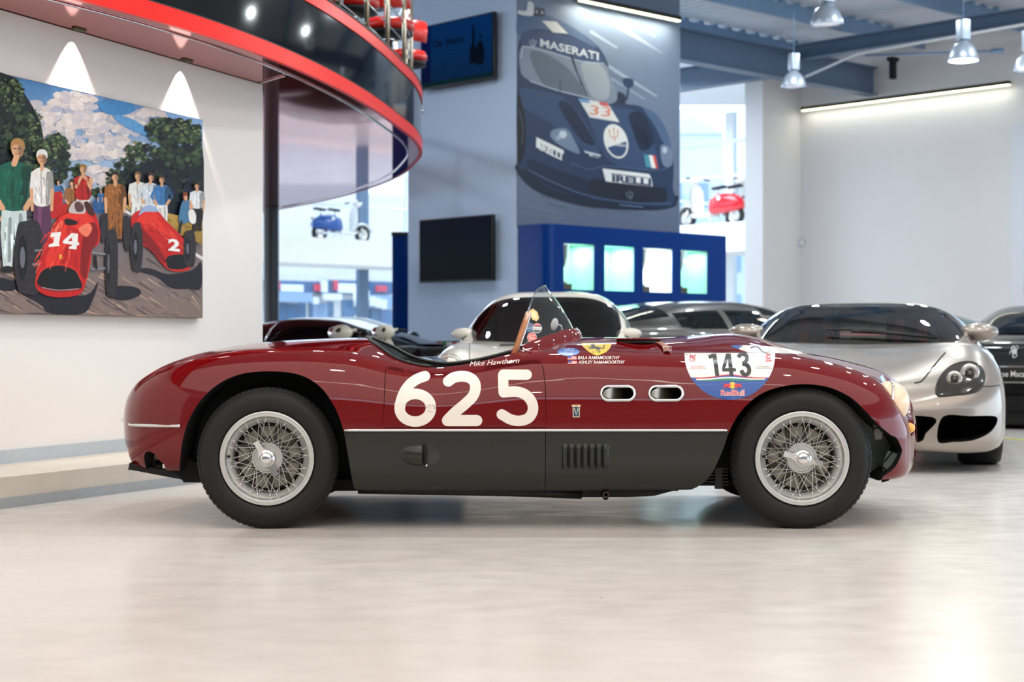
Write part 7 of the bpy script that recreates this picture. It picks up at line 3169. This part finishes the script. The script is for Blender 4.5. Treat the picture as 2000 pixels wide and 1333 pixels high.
# --- black grand tourer at the right, tail towards us
BLACK_CAR = mat('black_car_paint', (4, 5, 9), 0.3, spec=.2, coat=.35, coat_rough=.02, noise_amt=.02)
bk_ = root_car('black_rear_coupe', 'black sports car seen from behind at the right edge with a name plate', (5.44, 16.45, 0), (.43, .903))
TB = {
    'zc': [(-2.22, .5), (-2.17, .70), (-2.05, .80), (-1.7, .85), (-1, .88), (.6, .86), (1.5, .76), (2.1, .6), (2.22, .42)],
    'zk': [(-2.22, .5), (-2.17, .70), (-2.05, .80), (-1.7, .86), (-1.2, .90), (-.2, .86), (.6, .84), (1.5, .78), (2.1, .6), (2.22, .42)],
    'ym': [(-2.22, .70), (-2.17, .83), (-2.0, .92), (-1.4, .97), (0, .92), (1.2, .95), (1.9, .86), (2.22, .3)],
    'zm': [(-2.22, .48), (0, .5), (2.22, .4)], 'zb': [(-2.22, .17), (-2, .14), (2, .14), (2.22, .3)], 'ykf': .82, 'sh': 2.4, 'yb': .96}
kb_ = car_body(TB).build('body', BLACK_CAR, bk_, fix=True)
GB = {'zr': [(-1.65, .87), (-1.3, .97), (-.8, 1.09), (-.3, 1.15), (.1, 1.14), (.5, 1.02), (.95, .87)],
      'yb': [(-1.65, .50), (-.8, .64), (0, .76), (.95, .62)], 'yr': [(-1.65, .38), (-.8, .44), (0, .52), (.95, .60)],
      'zb': [(-1.65, .85), (.95, .84)], 'xh': .15, 'xr': -.42, 'xq0': -.8, 'xq1': .7, 'wp': 26, 'tl': 32, 'bl': 4}
cabin(bk_, GB, BLACK_CAR, DARK_GLASS)
for s in (-1, 1):
    for xw in (1.3, -1.35):
        car_wheel(bk_, xw, s * .83, .34, .26)
BVk, MIk = world_bvh(kb_, bk_)
m = MB()
m.box((-2.0, 0, .14), (.34, 1.36, .20), bev=.03)  # added dark block that deepens the shade under the tail
m.build('tail_shade_block', PLASTIC_BLK, bk_)
m = MB()
m.box((0, 0, .13), (3.6, 1.3, .10))  # added box that keeps light and reflections out beneath the car
m.build('underbody_shade_box', CABIN_DARK, bk_)
m = MB()
rx = -2.245
m.box((rx, 0, .495), (.03, .60, .145), bev=.008)
pf = m.build('number_plate', BLACK_SATIN, bk_)
m = MB()
for z_ in (.565, .425):
    m.box((rx - .016, 0, z_), (.012, .60, .012))
m.build('plate_frame', CHROME, pf)
def place_plate(u, v, h):
    return Vector((rx - .018 - h, -u, .495 - v))
a = Art(place_plate, .0004)
a.text('Joe Macari', -.125, .020, .075, (236, 232, 226), .26, 0, 0, .006)
a.build('plate_lettering', DECAL, pf)
def place_rear(u, v, h):
    return Vector((-2.205 - h, -u, v))
a = Art(lambda u, v, h: Vector((-2.213 - h, -u * .66, .70 - v * .66)), .0006)
a.smooth([(-.03, .0), (-.01, -.03), (.02, -.04), (.035, -.01), (.03, .03), (.0, .035), (-.02, .03)], (222, 222, 224), n=4)
a.stroke([(-.02, -.01), (-.035, -.045), (-.01, -.07), (.01, -.05), (0, -.02)], .018, (222, 222, 224), n=4)
a.stroke([(.0, .02), (-.02, .06), (.0, .085)], .014, (222, 222, 224), n=4)
a.stroke([(.02, .02), (.035, .05), (.015, .075)], .012, (222, 222, 224), n=4)
a.stroke([(.03, -.02), (.05, -.06), (.03, -.08)], .010, (222, 222, 224), n=4)
a.stroke([(-.02, 0), (-.05, .0), (-.055, .03)], .011, (222, 222, 224), n=4)
a.build('horse_emblem', DECAL, bk_)
for s in (-1, 1):
    m = MB()
    m.lathe([(.0, -.03), (.09, -.03), (.10, -.01), (.10, .03)], 24, (-2.19, s * .66, .66), 'X')
    m.build('tail_lamp', mat('tail_lamp_red', (120, 10, 16), .15, coat=1, noise_amt=.05) if 'tail_lamp_red' not in bpy.data.materials else bpy.data.materials['tail_lamp_red'], bk_)

# --- red coupe far behind the silver car
RED2 = mat('bright_red_paint', (196, 26, 20), .3, coat=1, noise_amt=.01)
def low_coupe(name, label, loc, head, paint, glass, scale=1.0, roof=1.0):
    t = root_car(name, label, loc, head, scale)
    T_ = {
        'zc': [(-2.2, .5), (-2.1, .75), (-1.8, .84), (-1, .88), (.6, .84), (1.0, .80), (1.6, .68), (2.1, .54), (2.2, .4)],
        'zk': [(-2.2, .5), (-2.1, .76), (-1.7, .87), (-1.2, .90), (-.2, .84), (.6, .82), (1.3, .80), (1.8, .70), (2.1, .54), (2.2, .4)],
        'ym': [(-2.2, .5), (-2.1, .8), (-1.7, .94), (-1.2, .96), (0, .90), (1.2, .94), (1.8, .88), (2.1, .65), (2.2, .2)],
        'zm': [(-2.2, .48), (0, .5), (2.2, .4)], 'zb': [(-2.2, .3), (-2, .18), (2, .14), (2.2, .3)], 'ykf': .82, 'sh': 2.3, 'yb': .94}
    car_body(T_, 80).build('body', paint, t, fix=True)
    r = roof
    G_ = {'zr': [(-1.9, .86), (-1.3, .98 * r), (-.8, 1.10 * r), (-.3, 1.16 * r), (.05, 1.15 * r), (.4, 1.06 * r), (.8, .93), (1.1, .83)],
          'yb': [(-1.9, .5), (-.8, .80), (0, .83), (.7, .78), (1.1, .62)], 'yr': [(-1.9, .4), (-.8, .52), (0, .58), (.6, .62), (1.1, .6)],
          'zb': [(-1.9, .84), (0, .82), (1.1, .80)], 'xh': .12, 'xr': -.9, 'xq0': -.85, 'xq1': .8, 'xp': [-.35], 'wp': 26, 'tl': 34, 'bl': 4}
    cabin(t, G_, paint, glass)
    for s in (-1, 1):
        for xw in (1.3, -1.3):
            car_wheel(t, xw, s * .82, .33, .24)
        wing_mirror(t, (.62, s * .86, .86), s, paint, 1.0, True)
    return t


low_coupe('red_coupe', 'bright red low coupe at the foot of the white right wall', (5.62, 21.4, 0), (.98, .04), RED2, mat('pale_car_glass', (120, 136, 138), .05, spec=.6, noise_amt=.03), 1.0, 1.0)
CHR_ROOF = mat('black_blue_paint', (5, 7, 14), .25, spec=.2, coat=.4, coat_rough=.02, noise_amt=.02)
c1_ = low_coupe('black_coupe', 'black low coupe just behind the end of the cream wall', (-1.85, 17.35, 0), (.98, -.20), CHR_ROOF, DARK_GLASS, .92, .98)
m = MB()
m.tube([(-.62, .80, .86), (-.58, .73, 1.0), (-.52, .62, 1.09)], .014, 8)
m.tube([(-.62, -.80, .86), (-.58, -.73, 1.0), (-.52, -.62, 1.09)], .014, 8)
m.build('pillar_trim', CHROME, c1_)
low_coupe('black_saloon', 'second black coupe parked beyond the first by the street window', (-2.2, 23.15, 0), (.99, .04), CHR_ROOF, DARK_GLASS, 1.0, .98)

# --- small dark blue vintage roadster between the red racer and the white coupe
BLUE_CAR = mat('deep_blue_paint', (10, 52, 84), .28, coat=1, coat_rough=.02, noise_amt=.01)
bl = root_car('blue_vintage_roadster', 'dark blue vintage roadster glimpsed through the cockpit of the red racer', (-1.06, 11.15, 0), (.20, -.98), .9)
TV = {
    'zc': [(-1.8, .45), (-1.7, .58), (-1.3, .70), (-.6, .74), (.1, .76), (.8, .74), (1.3, .68), (1.65, .60), (1.8, .45)],
    'zk': [(-1.8, .45), (-1.7, .58), (-1.3, .74), (-.9, .75), (-.3, .68), (.3, .70), (.9, .775), (1.3, .765), (1.6, .66), (1.75, .53), (1.8, .45)],
    'ym': [(-1.8, .2), (-1.7, .45), (-1.3, .58), (0, .60), (.9, .61), (1.4, .59), (1.65, .47), (1.8, .15)],
    'zm': [(-1.8, .4), (1.8, .4)], 'zb': [(-1.8, .3), (-1.5, .2), (1.5, .18), (1.8, .3)], 'ykf': .74, 'sh': 2.0, 'yb': .9}
car_body(TV, 80).build('body', BLUE_CAR, bl, fix=True)
for s in (-1, 1):
    for xw in (1.05, -1.1):
        car_wheel(bl, xw, s * .53, .29, .15)
    m = MB()
    m.ball((1.52, s * .42, .58), (.07, .09, .09), 18)
    m.build('headlamp', LAMP_GLASS, bl)
m = MB()
m.prism([(-.75, .69), (.0, .69), (.05, .765), (-.8, .745)], -.36, .36, 'Y')
m.build('cockpit', CABIN_DARK, bl)
m = MB()
rows = [[(.12 - .05 * abs(y) - h * .12, y, .76 + h * .085) for y in np.linspace(-.4, .4, 9)] for h in (0, 1)]
m.grid(rows)
m.build('windscreen', CAR_GLASS, bl)
# ------------------------------------------------------------------ scooters
SC_WHITE = mat('scooter_white', (236, 234, 226), .3, coat=.6, noise_amt=.01)
SC_CREAM = mat('scooter_cream', (222, 214, 196), .3, coat=.6, noise_amt=.01)
SC_BLUE = mat('scooter_blue', (0, 76, 156), .25, coat=.8, noise_amt=.02)
SC_RED = mat('scooter_red', (208, 18, 34), .25, coat=.8, noise_amt=.02)
SC_GREEN = mat('scooter_green', (30, 110, 36), .3, coat=.6, noise_amt=.02)


def scooter(label, loc, rz, main, panel, group, scale=1.0, seat=None):
    seat = seat or BLACK_SATIN
    t = thing('scooter', label, 'scooter', loc, rz, group)
    t.scale = (scale,) * 3
    # side panels / rear body: x forward
    m = MB()
    rows = []
    for x, w, zt, zb in ((-.80, .06, .46, .36), (-.74, .13, .56, .32), (-.6, .18, .64, .29), (-.4, .20, .67, .27), (-.2, .19, .66, .26), (-.04, .15, .60, .26), (.02, .10, .50, .27)):
        r = []
        for k in range(20):
            a = 2 * PI * k / 20
            c, s = math.cos(a), math.sin(a)
            r.append((x, w * math.copysign(abs(c) ** .7, c), (zt + zb) / 2 + (zt - zb) / 2 * math.copysign(abs(s) ** .7, s)))
        rows.append(r)
    m.grid(rows, closed_u=True)
    n = 20
    m.add(rows[0], [tuple(range(n))])
    m.add(rows[-1], [tuple(range(n))[::-1]])
    bd = m.build('side_panels', panel, t, fix=True)
    for s in (-1, 1):
        m = MB()
        m.ball((-.30, s * .188, .56), (.05, .02, .05), 12)
        m.build('panel_badge', SC_WHITE, bd)
    m = MB()
    m.prism([(-.06, .22), (.36, .20), (.42, .25), (.40, .29), (.34, .26), (-.06, .28)], -.17, .17, 'Y')
    m.build('footboard', main, t)
    # leg shield
    m = MB()
    rows = []
    for z, x, w in ((.22, .38, .16), (.35, .45, .20), (.55, .48, .22), (.75, .47, .20), (.86, .46, .13), (.92, .455, .07)):
        rows.append([(x - .07 * (y / .22) ** 2, y, z) for y in np.linspace(-w, w, 11)])
    back = [[(x - .02, y, z) for x, y, z in r] for r in rows]
    m.grid(rows)
    m.grid(back, flip=True)
    m.build('leg_shield', main, t)
    m = MB()
    m.tube([(.50, 0, .34), (.46, 0, .98)], .03, 12)
    m.build('steering_column', main, t)
    m = MB()
    m.ball((.47, 0, .98), (.12, .09, .08), 18)
    hs = m.build('headset', main, t)
    m = MB()
    m.lathe([(0, .035), (.05, .03), (.066, .005), (.07, -.02), (.06, -.05)], 20, (.57, 0, .97), 'X')
    m.build('headlamp', CHROME, hs)
    m = MB()
    m.tube([(.44, -.10, 1.0), (.40, -.22, 1.01), (.37, -.33, 1.0)], .014, 8)
    m.tube([(.44, .10, 1.0), (.40, .22, 1.01), (.37, .33, 1.0)], .014, 8)
    m.tube([(.44, -.10, 1.0), (.44, .10, 1.0)], .014, 8)
    hb = m.build('handlebar', main, t)
    for s in (-1, 1):
        m = MB()
        m.tube([(.40, s * .22, 1.01), (.355, s * .37, .995)], .019, 10)
        m.build('grip', seat, hb)
        m = MB()
        m.tube([(.44, s * .18, .995), (.43, s * .36, .985)], .006, 6)
        m.build('brake_lever', CHROME, hb)
    # wheels
    for x, nm in ((.64, 'front_wheel'), (-.58, 'rear_wheel')):
        m = MB()
        rr = .215
        m.lathe([(.13, .04), (.17, .05), (.205, .035), (rr, 0), (.205, -.035), (.17, -.05), (.13, -.04)], 32, (x, 0, rr), 'Y')
        w = m.build(nm, RUBBER, t, fix=True)
        m = MB()
        m.lathe([(.135, .042), (.12, .03), (.05, .045), (0, .045)], 24, (x, 0, rr), 'Y')
        m.lathe([(.135, -.042), (.12, -.03), (.05, -.045), (0, -.045)], 24, (x, 0, rr), 'Y')
        m.build('wheel_hub', LAMP_RING, w, fix=True)
    m = MB()
    rows = []
    for a in np.linspace(math.radians(10), math.radians(165), 14):
        rows.append([(.62 + .27 * math.cos(a), y, .235 + .27 * math.sin(a) - .05 * (y / .09) ** 2) for y in np.linspace(-.09, .09, 7)])
    m.grid(rows)
    m.build('front_mudguard', main, t)
    m = MB()
    for s in (-1, 1):
        m.tube([(.58, s * .07, .38), (.64, s * .07, .215)], .016, 8)
    m.build('fork', main, t)
    for x0, x1, z in ((-.30, -.02, .79), (-.70, -.42, .79)):
        m = MB()
        rows = []
        for u in np.linspace(0, 1, 9):
            x = x0 + (x1 - x0) * u
            w = .12 - .06 * u
            rows.append([(x, w * math.cos(a), z - .01 + .035 * math.sin(a) + .02 * (1 - u)) for a in np.linspace(0, 2 * PI, 14, endpoint=False)])
        m.grid(rows, closed_u=True)
        m.add(rows[0], [tuple(range(14))])
        m.add(rows[-1], [tuple(range(14))[::-1]])
        so = m.build('saddle', seat, t, fix=True)
        m = MB()
        m.tube([((x0 + x1) / 2, 0, z - .01), ((x0 + x1) / 2 + .02, 0, .64)], .02, 8)
        m.build('saddle_spring', CHROME, so)
    m = MB()
    m.box((-.79, 0, .56), (.04, .08, .06), bev=.01)
    m.build('tail_lamp', bpy.data.materials['tail_lamp_red'], t)
    m = MB()
    m.tube([(-.05, .16, .24), (-.1, .17, .01)], .012, 6)
    m.build('stand', CHROME, t)
    m = MB()
    m.tube([(-.05, -.16, .24), (-.1, -.17, .01)], .012, 6)
    m.build('stand', CHROME, t)
    m = MB()
    m.tube([(-.2, -.1, .25), (-.5, -.13, .20), (-.72, -.13, .2)], .03, 10)
    m.build('exhaust', CHROME, t)
    return t


# up on the ledges
p = P(664, 600, 34.3)
zl = 2.89
scooter('white scooter with blue side panels up on the back ledge', Vector((p.x, p.y, zl)), ANG_U - .12, SC_WHITE, SC_BLUE, 'scooters on the window ledges', .86)
zr_ = far_z(2.71)
p = rwpt(.22, 0, .60)
scooter('white scooter with glossy red side panels on the right ledge', Vector((p.x, p.y, zr_)), ANG_V + .02, SC_WHITE, SC_RED, 'scooters on the window ledges', 1.0)
p = rwpt(-.35, 0, .05)
scooter('all white scooter half hidden behind the red panelled one', Vector((p.x, p.y, zr_)), ANG_V + .02, SC_WHITE, SC_WHITE, 'scooters on the window ledges', 1.0)
p = rwpt(2.15, 0, .62)
scooter('white scooter with blue side panels behind the poster block on the right ledge', Vector((p.x, p.y, zr_)), ANG_V + .02, SC_WHITE, SC_BLUE, 'scooters on the window ledges', 1.0)
# on the floor behind the roadster
p = P(832, 650, 15.65)
scooter('cream scooter with a green side panel in front of the pale blue block', Vector((p.x, p.y, 0)), PI - .25, SC_CREAM, SC_GREEN, 'scooters on the hall floor', .90, BLACK_MATT)
p = P(750, 650, 14.75)
scooter('cream scooter further from the pale blue block, nearer the street window', Vector((p.x, p.y, 0)), PI - .3, SC_CREAM, SC_CREAM, 'scooters on the hall floor', .89, BLACK_MATT)

# tricolour pennants along the foot of the block
pen = thing('pennant_string', 'string of green white and red pennants along the foot of the pale block', 'bunting', tuple(P(870, 668, 18.6)))
PNO = pen.location
pa_, pb_ = P(832, 668, 18.7), P(925, 666.5, 18.2)
m = MB()
m.tube([pa_, pb_], .006, 6)
m.build('cord', BLACK_SATIN, pen, PNO)
pc_ = [mat('pennant_' + k, c, .7, noise_amt=.03) for k, c in (('green', (70, 120, 60)), ('white', (226, 216, 208)), ('red', (190, 50, 48)))]
for k in range(9):
    a, b = pa_.lerp(pb_, k / 9 + .006), pa_.lerp(pb_, (k + 1) / 9 - .006)
    m = MB()
    mid = (a + b) / 2
    ths = Vector((0, .004, 0))
    tip = [a, b, b - UP * .10, mid - UP * .16, a - UP * .10]
    m.add(tip + [p + ths for p in tip], [(0, 1, 2, 3, 4), (9, 8, 7, 6, 5)] + [(i, 5 + i, 5 + (i + 1) % 5, (i + 1) % 5) for i in range(5)], None, False)
    m.build('pennant', pc_[k % 3], pen, PNO, fix=True)
